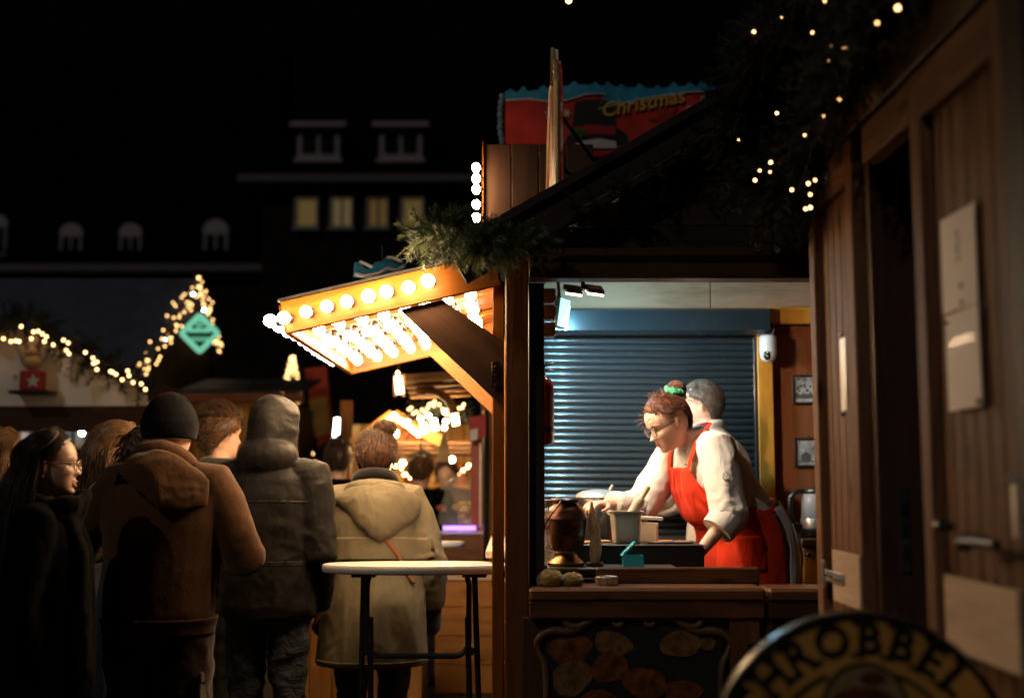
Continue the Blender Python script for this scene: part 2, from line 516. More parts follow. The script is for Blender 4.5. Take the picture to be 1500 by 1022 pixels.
# painted pancake panel with carved scrollwork on the counter front
PANEL = plain('print_black', (.012, .012, .010), .45, 0, .5, 14)
CAKE = plain('print_pancake', (.15, .052, .016), .6, 0, .75, 26, 0, spec=.1)
CAKE2 = plain('print_pancake_pale', (.18, .092, .034), .6, 0, .65, 30, 0, spec=.1)
GOLD = plain('scroll_gold', (.12, .062, .024), .5, 0, .3, 14, .2)
panel = MB()
pc = [at(px, py, 4.437) for px, py in ((800, 915), (1055, 915), (1060, 990), (1062, 1080), (790, 1080), (795, 990))]
pn = panel.prism(pc, (0, -.006, 0)).build('painted_panel', PANEL, hut)
for i, (px, py, rx, ry, a, m) in enumerate([(835, 950, 33, 20, .1, CAKE), (898, 942, 28, 17, -.2, CAKE2), (838, 992, 30, 24, .5, CAKE2), (893, 977, 27, 21, .2, CAKE), (997, 942, 30, 19, .1, CAKE2), (944, 1000, 32, 22, -.2, CAKE), (1036, 942, 12, 9, 0, CAKE2), (1000, 1012, 28, 16, 0, CAKE), (985, 1040, 30, 18, .2, CAKE2), (880, 1032, 34, 20, -.1, CAKE)]):
    c = at(px, py, 4.4305 - .0012 * i)
    pts = []
    for k in range(22):
        t = 2 * PI * k / 22
        w = 1 + .05 * math.sin(3 * t + i) + .03 * math.sin(5 * t + 2 * i)
        ex, ez = rx / 393 * math.cos(t) * w, ry / 393 * math.sin(t) * w
        pts.append(c + Vector((ex * math.cos(a) - ez * math.sin(a), 0, ex * math.sin(a) + ez * math.cos(a))))
    MB().prism(pts, (0, -.001, 0)).build('printed_pancake', m, pn)
def scroll(pts, r, name='scroll'):
    P = [at(px, py, 4.424) for px, py in pts]
    out = []
    for i in range(len(P) - 1):           # Catmull-Rom
        p0, p1, p2, p3 = P[max(i - 1, 0)], P[i], P[i + 1], P[min(i + 2, len(P) - 1)]
        for s in range(5):
            t = s / 5
            out.append(.5 * ((2 * p1) + (p2 - p0) * t + (2 * p0 - 5 * p1 + 4 * p2 - p3) * t * t + (3 * p1 - p0 - 3 * p2 + p3) * t ** 3))
    out.append(P[-1])
    n = len(out)
    MB().tube(out, [r * (.35 + .9 * math.sin(PI * min(1, (i + 1) / n * .95)) ** .7) for i in range(n)], 8, flat=1, up=(0, 1, 0)).build(name, GOLD, hut, 60)
mir = lambda pts, c=928: [(2 * c - x, y) for x, y in pts]
s1 = [(845, 905), (840, 900), (832, 902), (829, 909), (835, 916), (846, 917), (858, 912), (868, 905), (880, 902), (892, 903)]
s2 = [(785, 948), (787, 938), (796, 928), (812, 923), (830, 924), (846, 921), (858, 914)]
s3 = [(786, 940), (790, 955), (797, 970), (800, 990), (800, 1022), (800, 1075)]
s4 = [(905, 902), (898, 908), (902, 915), (910, 913), (911, 906), (918, 903), (926, 900)]
for s, r in ((s1, .012), (s2, .012), (s3, .011), (s4, .009)):
    scroll(s, r); scroll(mir(s), r)

# ------------------------------------------------------------------ awning with bulbs
awn = MB()
AXL, AXR, AY0, AY1 = -.868, -.075, 4.50, 6.28
zL, zR = 1.992, 2.175           # underside heights at the outer and the hut edge
def awz(x): return zL + (zR - zL) * (x - AXL) / (AXR - AXL)
sl = math.atan2(zR - zL, AXR - AXL)
awning = link_mesh('awning', MB().prism([(AXL - .022, AY0 - .018, awz(AXL - .022) + .129), (AXR + .03, AY0 - .018, awz(AXR + .03) + .129), (AXR + .03, AY0 - .018, awz(AXR + .03) + .138), (AXL - .022, AY0 - .018, awz(AXL - .022) + .138)], (0, AY1 - AY0 + .04, 0)).mesh('awning'), plain('roofing_felt', (.014, .014, .015), .8, 0, .3, 30, .4), hut)
up = Vector((-math.sin(sl), 0, math.cos(sl)))
beam('fascia', (AXL, AY0, awz(AXL) + .062), (AXR + .02, AY0, awz(AXR + .02) + .062), .028, .128, W_AWN, awning, up=up)
beam('fascia', (AXL, AY1, awz(AXL) + .052), (AXR, AY1, awz(AXR) + .052), .028, .11, W_AWN, awning, up=up)
beam('edge_board', (AXL + .002, AY0 + .016, awz(AXL) + .06), (AXL + .002, AY1 - .016, awz(AXL) + .06), .026, .118, W_AWN, awning, up=up)
beam('edge_board', (AXR + .01, AY0 + .016, awz(AXR) + .06), (AXR + .01, AY1 - .016, awz(AXR) + .06), .03, .11, W_AWN, awning, up=up)
npl = 13
for k in range(npl):
    y = AY0 + .03 + (AY1 - AY0 - .06) * (k + .5) / npl
    w = (AY1 - AY0 - .06) / npl - .006
    dz = .105 + .003 * (k % 2)
    beam('soffit_plank', (AXL + .02, y, awz(AXL) + dz), (AXR - .01, y, awz(AXR) + dz), w, .016, W_AWN, awning, up=up, b=.003)
for y in (5.05, 5.75):
    beam('cross_batten', (AXL + .02, y, awz(AXL) + .083), (AXR - .01, y, awz(AXR) + .083), .04, .028, W_AWN, awning, up=up)
# braces from the wall up to the awning, one at each end
def brace(y, th, mat):
    o = MB()
    q = [(-.43, awz(-.43) - .004), (-.265, awz(-.265) - .004), (-.032, 1.965), (-.032, 1.715), ]
    o.prism([(x, y, z) for x, z in q], (0, th, 0))
    me = o.mesh('brace')
    # grain along the brace: put the mesh into a frame turned with it
    M = frame_matrix((q[0][0], y, q[0][1]), (q[3][0], y, q[3][1]))
    me.transform(M.inverted())
    link_mesh('brace', me, mat, awning, matrix=M)
brace(4.515, .05, W_DARK)  # near brace darkened: its side away from the bulbs put into the colour
brace(6.17, .05, W_AWN)
brk = MB()
brk.box((-.062, 4.508, 1.835), (.032, .008, .105), .002)
for dz in (-.035, .0, .035): brk.ball((-.062, 4.502, 1.835 + dz), .005, 8, 5)
brk.build('angle_bracket', COPPER, awning, 40)
# bulbs
bulb_me = MB().lathe([(.001, .0265), (.012, .0235), (.021, .0155), (.0262, .003), (.0258, -.008), (.021, -.0185), (.0165, -.026), (.014, -.030)], (0, 0, 0), 14).mesh('bulb', 180)
sock_me = MB().lathe([(.016, 0), (.018, .003), (.018, .026), (.012, .034)], (0, 0, 0), 10).mesh('bulb_socket', 40)
SOCKET = plain('socket_black', (.03, .022, .015), .4)
def bulb(p, n):
    """p: where the socket is screwed on, n: direction the bulb points in"""
    n = Vector(n).normalized()
    n = (n + Vector((random.gauss(0, .05), random.gauss(0, .05), random.gauss(0, .05)))).normalized()
    M = Matrix.Translation(Vector(p)) @ n.to_track_quat('Z', 'Y').to_matrix().to_4x4()
    link_mesh('bulb_socket', sock_me, SOCKET, awning, matrix=M)
    link_mesh('bulb', bulb_me, BULB, awning, matrix=M @ Matrix.Translation((0, 0, .052)) @ Matrix.Scale(random.uniform(.82, .97), 4))
for k in range(8):
    x = -.835 + k * .0757
    bulb((x, AY0 - .014, awz(x) + .052 + .002 * k), (-.25, -1, -.05))
for k in range(10):
    y = AY0 + .06 + k * .178
    bulb((AXL - .011, y, awz(AXL) + .055), (-1, -.1, .1))
for i in range(8):
    for j in range(8):
        x = -.79 + i * .088
        y = AY0 + .14 + j * .212
        if (i in (5, 6) and j == 0): continue
        bulb((x, y, awz(x) + .075 if abs(y - 5.05) < .03 or abs(y - 5.75) < .03 else awz(x) + .094), (0, 0, -1))
cb = MB()
for i in range(8):
    x = -.79 + i * .088
    cb.tube([(x + .02, AY0 + .03, awz(x) + .09), (x + .02, AY1 - .03, awz(x) + .09)], .004, 6)
cb.build('bulb_cable', SOCKET, awning)
# ------------------------------------------------------------------ lamps inside the hut
LAMP_WARM = glow('led_warm', (1.0, .78, .52), 14.0)
LAMP_CYAN = glow('led_cyan', (.30, .80, 1.0), .9)
fl = thing('flood_light', 'twin-headed black flood light under the lintel above the grill', 'lamp', at(855, 424, 4.95))
c0 = at(855, 424, 4.95)
for s, dx in ((0, -.045), (1, .045)):
    rot = Euler((.35, .12, .1)).to_matrix()
    MB().box(c0 + Vector((dx, 0, .0)), (.075, .10, .022), .005, rot).build('lamp_head', BLACK_METAL, fl)
    MB().box(c0 + Vector((dx, -.004, -.0145)), (.066, .085, .006), .001, rot).build('lamp_panel', LAMP_WARM, fl)
arm = MB(); arm.tube([c0 + Vector((0, .03, .01)), c0 + Vector((0, .05, .10)), c0 + Vector((0, .06, .33))], .009, 8); arm.box(c0 + Vector((0, .02, .012)), (.022, .03, .02), .003)
arm.build('lamp_arm', BLACK_METAL, fl)
def area(name, loc, aim, size, power, col, parent, spread=PI):
    d = bpy.data.lights.new(name, 'AREA'); d.shape = 'RECTANGLE'; d.size, d.size_y = size
    d.energy, d.color, d.spread = power, col, spread
    o = bpy.data.objects.new(name, d)
    o.matrix_basis = Matrix.Translation(Vector(loc)) @ (Vector(aim) - Vector(loc)).to_track_quat('-Z', 'Y').to_matrix().to_4x4()
    COL.objects.link(o); adopt(o, parent)
    return o
area('flood_light_beam', c0 + Vector((0, -.01, -.03)), (.70, 5.2, 1.35), (.08, .08), 3.7, (1.0, .83, .64), fl, math.radians(150))
area('flood_light_beam', c0 + Vector((.045, .02, -.03)), (1.75, 6.0, 1.2), (.08, .08), 3.0, (1.0, .83, .64), fl, math.radians(150))
cl = thing('work_light', 'flat teal work light hung at the left end of the shutter', 'lamp', at(822, 458, 5.75))
c1 = at(820, 458, 5.75)
MB().box(c1, (.035, .12, .15), .006, Euler((0, .15, -.45)).to_matrix()).build('lamp_housing', plain('teal_grey_metal', (.05, .09, .10), .4), cl)
MB().box(c1 + Vector((.0195, -.004, -.002)), (.006, .105, .135), .001, Euler((0, .15, -.45)).to_matrix()).build('lamp_panel', LAMP_CYAN, cl)
MB().tube([c1 + Vector((0, 0, .06)), c1 + Vector((-.02, .02, .32))], .008, 8).build('lamp_arm', BLACK_METAL, cl)
area('work_light_beam', c1 + Vector((.035, -.015, -.01)), c1 + Vector((.55, -.02, -.48)), (.13, .10), 3.0, (.30, .76, 1.0), cl)
area('work_light_wash', c1 + Vector((.03, .03, .01)), (.62, 6.35, 1.85), (.10, .10), 8.0, (.26, .72, 1.0), cl)

# three boxes on the jamb
bs = thing('box_stack', 'three small brown boxes with wire clips stacked on the door jamb', 'boxes', at(803, 458, 4.72))
for k, (y0, y1) in enumerate(((423, 446), (447, 470), (472, 496))):
    p = (at(795, y0, 4.72) + at(812, y1, 4.72)) / 2
    b_ = MB().box((p.x - .004, p.y, p.z), (.062, .07, .058), .006).build('box', W_COUNTER, bs)
    MB().tube([(p.x + .02, p.y - .036, p.z - .03), (p.x + .032, p.y - .038, p.z - .01), (p.x + .032, p.y - .038, p.z + .018), (p.x + .02, p.y - .036, p.z + .028)], .0022, 6).build('clip', ZINC, b_)
# fire extinguisher
p = at(797, 652, 4.75)
RED_PAINT = plain('extinguisher_red', (.20, .012, .010), .28, 0, .15, 10, coat=.5)
fe = thing('fire_extinguisher', 'dark red fire extinguisher hanging behind the corner post', 'fire extinguisher', p)
fx = p + Vector((-.01, 0, 0))
MB().lathe([(.03, .0), (.047, .006), (.05, .02), (.05, .225), (.046, .25), (.03, .268), (.016, .275), (.016, .285)], fx, 20).build('cylinder', RED_PAINT, fe, 50)
v = MB(); v.lathe([(.014, .285), (.014, .31), (.009, .315)], fx, 12); v.box(fx + Vector((.02, 0, .318)), (.06, .014, .008), .002, Euler((0, -.25, 0)).to_matrix()); v.box(fx + Vector((.024, 0, .298)), (.05, .012, .006), .002); v.ball(fx + Vector((.0, -.016, .297)), .012, 10, 6)
v.build('valve', BLACK_METAL, fe, 40)
MB().tube([fx + Vector((-.016, 0, .3)), fx + Vector((-.045, -.01, .29)), fx + Vector((-.058, -.01, .2)), fx + Vector((-.056, -.01, .06))], .007, 8).build('hose', BLACK_METAL, fe, 60)
MB().lathe([(.051, .05), (.0515, .052), (.0515, .07), (.051, .072)], fx, 20).build('band', BLACK_METAL, fe, 40)

# ------------------------------------------------------------------ on the back wall
INK = plain('sepia_ink', (.10, .085, .075), .6)
PHOTO = plain('old_photo', (.46, .43, .41), .5, 0, .55, 18)
for k, (a, b, desc) in enumerate((((1160, 549), (1206, 592), 'upper framed old photograph of a crowd on the red panel'), ((1163, 641), (1209, 684), 'lower framed old photograph of a house and tree on the red panel'))):
    p0, p1 = at(*a, 6.42), at(*b, 6.42)
    cx, cz, w, h = (p0.x + p1.x) / 2, (p0.z + p1.z) / 2, p1.x - p0.x, p0.z - p1.z
    fr = thing('framed_picture', desc, 'picture', (cx, 6.42, cz), group='framed pictures on the back wall')
    m = MB()
    for dx in (-1, 1): m.box((cx + dx * (w / 2 - .006), 6.418, cz), (.012, .016, h), .002)
    for dz in (-1, 1): m.box((cx, 6.418, cz + dz * (h / 2 - .006)), (w - .024, .016, .012), .002)
    m.build('frame', plain('frame_wood_%d' % k, (.035, .022, .016), .4), fr)
    MB().box((cx, 6.423, cz), (w - .02, .006, h - .02)).build('photograph', PHOTO, fr)
    ink = MB()
    if k == 0:
        for i in range(16):
            x = cx - w * .38 + w * .76 * i / 15
            hh = random.uniform(.012, .03)
            ink.box((x, 6.419, cz - h * .3 + hh / 2), (.007, .002, hh), .001)
            ink.ball((x, 6.419, cz - h * .3 + hh + .004), .0045, 6, 4, (1, .2, 1))
        for i in range(22):
            ink.ball((cx + random.uniform(-.4, .4) * w, 6.4185, cz + random.uniform(-.05, .38) * h), random.uniform(.003, .009), 6, 4, (1, .15, 1))
    else:
        ink.box((cx - .02, 6.419, cz - .03), (.05, .002, .026), 0)
        ink.prism([(cx - .05, 6.418, cz - .017), (cx + .01, 6.418, cz - .017), (cx - .02, 6.418, cz + .006)], (0, .002, 0))
        ink.box((cx, 6.419, cz - .047), (w * .8, .002, .006), 0)
        for i in range(26):
            a_ = random.uniform(0, 2 * PI); r_ = random.uniform(0, .03)
            ink.ball((cx + .035 + r_ * math.cos(a_), 6.4185, cz + .022 + r_ * .8 * math.sin(a_)), random.uniform(.003, .008), 6, 4, (1, .15, 1))
        ink.box((cx + .035, 6.419, cz - .02), (.005, .002, .05), 0)
    ink.build('printed_image', INK, fr)
    MB().tube([(cx - .02, 6.425, cz + h / 2), (cx, 6.425, cz + h / 2 + .02), (cx + .02, 6.425, cz + h / 2)], .0015, 5).build('hanging_wire', ZINC, fr)
# security camera
p = at(1125, 510, 6.27)
WHITE_GLOSS = plain('white_gloss', (.72, .74, .76), .25, 0, .03, 5, coat=.4)
sc = thing('security_camera', 'white round security camera on the yellow frame post', 'camera', p)
MB().lathe([(.012, .072), (.040, .068), (.046, .055), (.047, -.02), (.044, -.045), (.034, -.064), (.015, -.073)], p, 20).build('camera_body', WHITE_GLOSS, sc, 60)
MB().ball(p + Vector((-.012, -.034, -.038)), .024, 14, 10, (.85, .7, 1.15)).build('lens_cover', plain('black_gloss', (.01, .01, .011), .12, coat=.6), sc, 180)
m = MB()
for dz in (-.012, .01): m.ball(p + Vector((-.014, -.051, -.036 + dz)), .006, 8, 6)
m.build('lens', STEEL, sc, 180)
m = MB(); m.box(p + Vector((.0, .02, .085)), (.05, .05, .025), .004); m.tube([p + Vector((.02, 0, .07)), p + Vector((.035, -.01, .1)), p + Vector((.03, .02, .12))], .004, 6)
m.build('mount', BLACK_METAL, sc)

# cabinet with kettle
cab = thing('side_cabinet', 'low yellow pine cabinet with dark top below the framed pictures', 'cabinet', (1.7, 5.95, .13))
beam('cabinet_top', (1.362, 5.92, 1.148), (2.25, 5.92, 1.148), .46, .04, W_COUNTER, cab, b=.008)
for k in range(7):
    x = 1.385 + .05 + k * .119
    beam('door_board', (x, 5.73, .14), (x, 5.73, 1.12), .022, .115, W_YEL, cab, up=(1, 0, 0))
beam('cabinet_side', (1.392, 5.95, .14), (1.392, 5.95, 1.12), .38, .02, W_YEL, cab, up=(1, 0, 0))
m = MB(); kp = at(1184, 812, 5.71); m.ball(kp, .011, 10, 8); m.box(kp + Vector((0, .01, 0)), (.03, .008, .012), .002)
m.build('knob', BLACK_METAL, cab, 60)
p = at(1190, 784, 5.85)
ket = thing('kettle', 'glass and steel electric kettle with black handle on the cabinet', 'kettle', p)
kc = Vector((p.x + .02, p.y, 1.17))
MB().lathe([(.07, 0), (.078, .004), (.078, .028), (.07, .034)], kc, 24).build('base', BLACK_METAL, ket, 40)
MB().lathe([(.068, .034), (.074, .04), (.075, .085), (.073, .088)], kc, 24).build('steel_ring', STEEL, ket, 40)
MB().lathe([(.072, .088), (.070, .15), (.064, .20), (.060, .205)], kc, 24).build('glass_jug', glass('kettle_glass', (.5, .52, .55), .04, .55), ket, 60)
MB().lathe([(.061, .205), (.063, .212), (.058, .226), (.02, .232), (.008, .236), (.008, .244)], kc, 24).build('lid', BLACK_METAL, ket, 50)
MB().tube([kc + Vector(q) for q in ((-.055, -.01, .218), (-.10, -.015, .215), (-.128, -.02, .185), (-.13, -.02, .11), (-.112, -.015, .06), (-.07, -.01, .05))], [.012, .014, .014, .013, .012, .01], 10).build('handle', BLACK_METAL, ket, 60)
MB().tube([kc + Vector((-.02, .08, .01)), kc + Vector((-.09, .2, .03)), kc + Vector((-.16, .45, .12)), kc + Vector((-.2, .47, .26))], .003, 6).build('power_cord', BLACK_METAL, ket, 60)

# ------------------------------------------------------------------ on the counter and grill
gr = thing('grill_plate', 'long black pancake griddle behind the counter with pancakes on it', 'griddle', (.46, 5.05, 1.05))
MB().box((.455, 5.08, 1.113), (.65, .36, .124), .006).build('body', plain('griddle_black', (.008, .008, .008), .45), gr)
MB().box((.455, 5.08, 1.178), (.655, .365, .006), .002).build('hot_plate', GRILL, gr)
PANCAKE = plain('pancake', (.42, .20, .075), .7, 0, .35, 30)
for k, (px, py) in enumerate(((848, 789), (862, 791), (883, 789), (960, 788), (1000, 790), (975, 786), (830, 787))):
    q = at(px, py, 5.0 + .06 * (k % 3)); q.z = 1.181
    o = MB().lathe([(.001, 0), (.034, .0), (.036, .004), (.033, .008), (.001, .009)], q, 14).build('pancake', PANCAKE, None, 50)
    tag(o, ['left-hand pancake frying beside the urn', 'pancake frying behind the slender wooden figure', 'pancake frying just left of the steel container', 'pancake frying right of the steel container', 'rightmost pancake frying by the red apron', 'middle pancake of the three right of the steel container', 'leftmost pancake on the griddle behind the urn'][k], 'pancake', 'pancakes on the griddle')
tray = MB().box((.39, 4.755, 1.101), (.50, .20, .012), .003).build('metal_tray', plain('tray_metal', (.10, .10, .105), .35, .7), None)
tag(tray, 'thin dark metal tray carrying the urn and the blue box', 'tray')
rk = MB()
for x in (.16, .62):
    for y in (4.68, 4.83): rk.box((x, y, 1.0725), (.02, .02, .045))
rk.build('foot', BLACK_METAL, tray)
scp = MB(); q = at(960, 800, 4.99); scp.box((q.x + .06, 5.0, 1.186), (.19, .07, .006), .002)
o = scp.build('flat_tray', plain('tray_dark', (.05, .05, .05), .35, .6), None); tag(o, 'flat dark tray lying on the griddle beside the steel container', 'tray')

p = at(829, 827, 4.775); UZ = 1.108
urn = thing('copper_urn', 'dark copper urn with bail handle standing on a footed base', 'urn', (p.x, p.y, UZ))
uc = Vector((p.x, p.y, UZ)); k = .266
MB().lathe([(.07, 0), (.0735, .004), (.0735, .012), (.066, .018), (.05, .032), (.042, .05), (.045, .058)], uc, 32).build('foot', plain('old_brass', (.30, .18, .085), .32, 1.0, .35, 12), urn, 50)
MB().lathe([(.04, .056), (.062, .062), (.072, .085), (.078, .115), (.080, .118), (.0805, .122), (.084, .15), (.0865, .175), (.088, .178), (.088, .183), (.085, .187), (.078, .21), (.066, .228), (.055, .235), (.053, .25)], uc, 32).build('bowl', COPPER, urn, 50)
MB().lathe([(.058, .249), (.060, .252), (.060, .258), (.055, .262), (.03, .266), (.001, .267)], uc, 32).build('lid', COPPER, urn, 50)
MB().tube([uc + Vector(q) for q in ((-.082, -.03, .14), (-.085, -.055, .16), (-.06, -.075, .2), (-.03, -.085, .24), (-.022, -.06, .252))], .0035, 8).build('bail_handle', BLACK_METAL, urn, 60)

# slender carved figure
p = at(871, 822, 4.76)
ff = thing('carved_figure', 'tall slender rough wood carving shaped like an upright fish', 'carving', (p.x, p.y, UZ))
FIG = plain('carved_driftwood', (.55, .32, .16), .55, 0, .5, 60, .8, 90, stretch=(1, 1, .35))
rings = []
for i in range(26):
    t = i / 25
    r = .017 + .007 * math.sin(PI * min(1, t * 2.2)) if t < .45 else .0175 * (1 - ((t - .45) / .55) ** 1.6) + .004
    cx_ = .006 * math.sin(t * 5) - .004 * t
    rings.append([Vector((p.x + cx_ + r * (1 + .16 * noise.noise((k * 1.3, i * .5, 1))) * math.cos(2 * PI * k / 12), p.y + r * .8 * (1 + .16 * noise.noise((k * 1.1, i * .4, 5))) * math.sin(2 * PI * k / 12), UZ + .014 + .236 * t)) for k in range(12)])
MB().loft(rings).build('body', FIG, ff, 60)
MB().box((p.x, p.y, UZ + .007), (.068, .045, .014), .003).build('base', W_COUNTER, ff)
# blue open box
p = at(927, 825, 4.74)
BLUE = plain('turquoise_plastic', (.05, .55, .68), .25, 0, .06, 6, coat=.3)
bb = thing('blue_plastic_box', 'small turquoise plastic box with its lid open', 'box', (p.x, p.y, UZ))
m = MB(); w, d_, h = .078, .055, .043
m.box((p.x, p.y, UZ + .002), (w, d_, .004)); m.box((p.x, p.y - d_ / 2 + .0015, UZ + .0235), (w, .003, .039)); m.box((p.x, p.y + d_ / 2 - .0015, UZ + .0235), (w, .003, .039))
for s in (-1, 1): m.box((p.x + s * (w / 2 - .0015), p.y, UZ + .0235), (.003, d_ - .006, .039))
m.build('tub', BLUE, bb)
MB().box((p.x - .018, p.y, UZ + .066), (w, d_, .010), .002, Euler((0, -.78, 0)).to_matrix()).build('lid', BLUE, bb)
m = MB()
for i in range(14): m.ball((p.x + random.uniform(-.03, .03), p.y + random.uniform(-.018, .018), UZ + .008 + random.uniform(0, .006)), .006, 6, 4)
m.build('contents', plain('dark_coins', (.05, .05, .06), .3, .6), bb)
# knitted cloths
KNIT = fabric('mustard_knit', (.17, .115, .022), .9, 260, .5, .5, .8)
def cloth_lump(name, label, c, s, seed, flat=.55):
    m = MB(); rings = []
    for i in range(22):
        th = PI * i / 21
        ring = []
        for k in range(32):
            a = 2 * PI * k / 32
            d = Vector((math.sin(th) * math.cos(a), math.sin(th) * math.sin(a), -math.cos(th)))
            n = 1 + .35 * (1 - abs(noise.noise(d * 2.4 + Vector((seed, 0, 0)))) * 2.2) * .5 + .06 * math.sin(a * 14 + 6 * noise.noise(d * 2 + Vector((0, seed, 0))))
            q = Vector((d.x * s[0] * n, d.y * s[1] * n, d.z * s[2] * n))
            q.z = max(q.z, -s[2] * flat)
            ring.append(Vector(c) + q)
        rings.append(ring)
    o = m.loft(rings).build(name, KNIT, None, 180)
    return tag(o, label, 'cloth', 'knitted cloths on the counter')
q = at(806, 842, 4.5); cloth_lump('knitted_cloth', 'crumpled mustard knitted cloth at the left end of the counter', (q.x, 4.49, 1.054 + .02), (.046, .04, .036), 3.1)
q = at(838, 842, 4.52); cloth_lump('knitted_cloth', 'smaller rolled mustard knitted cloth right of the crumpled one', (q.x, 4.50, 1.054 + .016), (.036, .04, .030), 8.7)
q = at(889, 846, 4.53)
o = MB().lathe([(.001, 0), (.042, 0), (.043, .002), (.043, .028), (.041, .03), (.039, .028), (.039, .006), (.001, .005)], (q.x, 4.53, 1.0555), 28).build('round_tin', ZINC, None, 40)
tag(o, 'shallow round metal tin on the counter below the blue box', 'tin')
# steel container with wooden pestle, wood box, pot, jar
p = at(917, 796, 5.04); GZ = 1.181
st = thing('steel_container', 'deep square steel food container standing on the griddle', 'container', (p.x, p.y, GZ))
m = MB()
def sq(cx, cy, z, h, r=.018, n=6):
    pts = []
    for qx, qy, a0 in ((1, 1, 0), (-1, 1, PI / 2), (-1, -1, PI), (1, -1, 1.5 * PI)):
        for i in range(n + 1):
            a = a0 + PI / 2 * i / n
            pts.append(Vector((cx + qx * (h - r) + r * math.cos(a), cy + qy * (h - r) + r * math.sin(a), z)))
    return pts
m.loft([sq(p.x, p.y, GZ, .050), sq(p.x, p.y, GZ + .004, .054), sq(p.x, p.y, GZ + .118, .062), sq(p.x, p.y, GZ + .122, .062), sq(p.x, p.y, GZ + .128, .072), sq(p.x, p.y, GZ + .133, .0725), sq(p.x, p.y, GZ + .133, .062), sq(p.x, p.y, GZ + .02, .053)])
m.build('container', STEEL, st, 45)
ps = thing('batter_dispenser', 'pale wooden-handled batter brush leaning in the steel container', 'utensil', (p.x, p.y, GZ + .03))
m0, m1 = at(918, 765, 5.04), at(950, 712, 5.04)
dv = (m1 - m0)
MB().tube([m0, m0 + dv * .25, m0 + dv * .5, m0 + dv * .58, m0 + dv * .66], [.021, .022, .022, .024, .018], 16).build('head', plain('pale_handle', (.55, .44, .33), .5), ps, 50)
MB().tube([m0 + dv * .66, m0 + dv * .7, m0 + dv * .97, m1], [.018, .012, .012, .008], 14).build('handle', plain('handle_wood', (.52, .36, .22), .5), ps, 50)
p = at(948, 788, 5.18)
wb = thing('napkin_box', 'small open pale wood box on the griddle behind the steel container', 'box', (p.x, p.y, GZ))
m = MB()
for dx in (-.04, .04): m.box((p.x + dx, p.y, GZ + .04), (.008, .07, .08), .001)
for dy in (-.035, .035): m.box((p.x, p.y + dy, GZ + .04), (.072, .008, .08), .001)
m.build('box_wall', W_PATCH, wb)
MB().box((p.x + .012, p.y, GZ + .098), (.10, .07, .016), .003, Euler((0, .05, .2)).to_matrix()).build('napkins', WHITE_PLASTIC, wb)
p = at(877, 765, 5.82)
pot = thing('cooking_pot', 'black cooking pot with shiny steel lid in front of the shutter', 'pot', (p.x, p.y, 1.15))
pc_ = Vector((p.x, p.y, 1.15))
MB().lathe([(.001, 0), (.098, 0), (.106, .006), (.108, .20), (.104, .205)], pc_, 32).build('pot_body', plain('black_enamel', (.012, .012, .012), .25, coat=.4), pot, 45)
MB().lathe([(.109, .205), (.112, .21), (.108, .222), (.08, .238), (.03, .246), (.001, .247)], pc_, 32).build('lid', STEEL, pot, 40)
MB().tube([pc_ + Vector((.04, 0, .22)), pc_ + Vector((.068, -.01, .268))], .006, 8).build('spoon_handle', STEEL, pot, 60)
for s in (-1, 1):
    MB().tube([pc_ + Vector((s * .105, -.03, .17)), pc_ + Vector((s * .135, -.025, .172)), pc_ + Vector((s * .135, .025, .172)), pc_ + Vector((s * .105, .03, .17))], .006, 8).build('pot_handle', BLACK_METAL, pot, 60)
p = at(803, 828, 4.82)
jr = thing('glass_jar', 'tall clear glass jar half hidden behind the copper urn', 'jar', (p.x, p.y, UZ))
MB().lathe([(.001, 0), (.04, 0), (.043, .005), (.043, .2), (.036, .215), (.036, .23)], (p.x - .004, 4.835, UZ), 20).build('jar', glass('jar_glass', (.8, .75, .68), .05, .3), jr, 50)
MB().lathe([(.039, .23), (.039, .255), (.001, .257)], (p.x - .004, 4.835, UZ), 20).build('lid', ZINC, jr, 40)
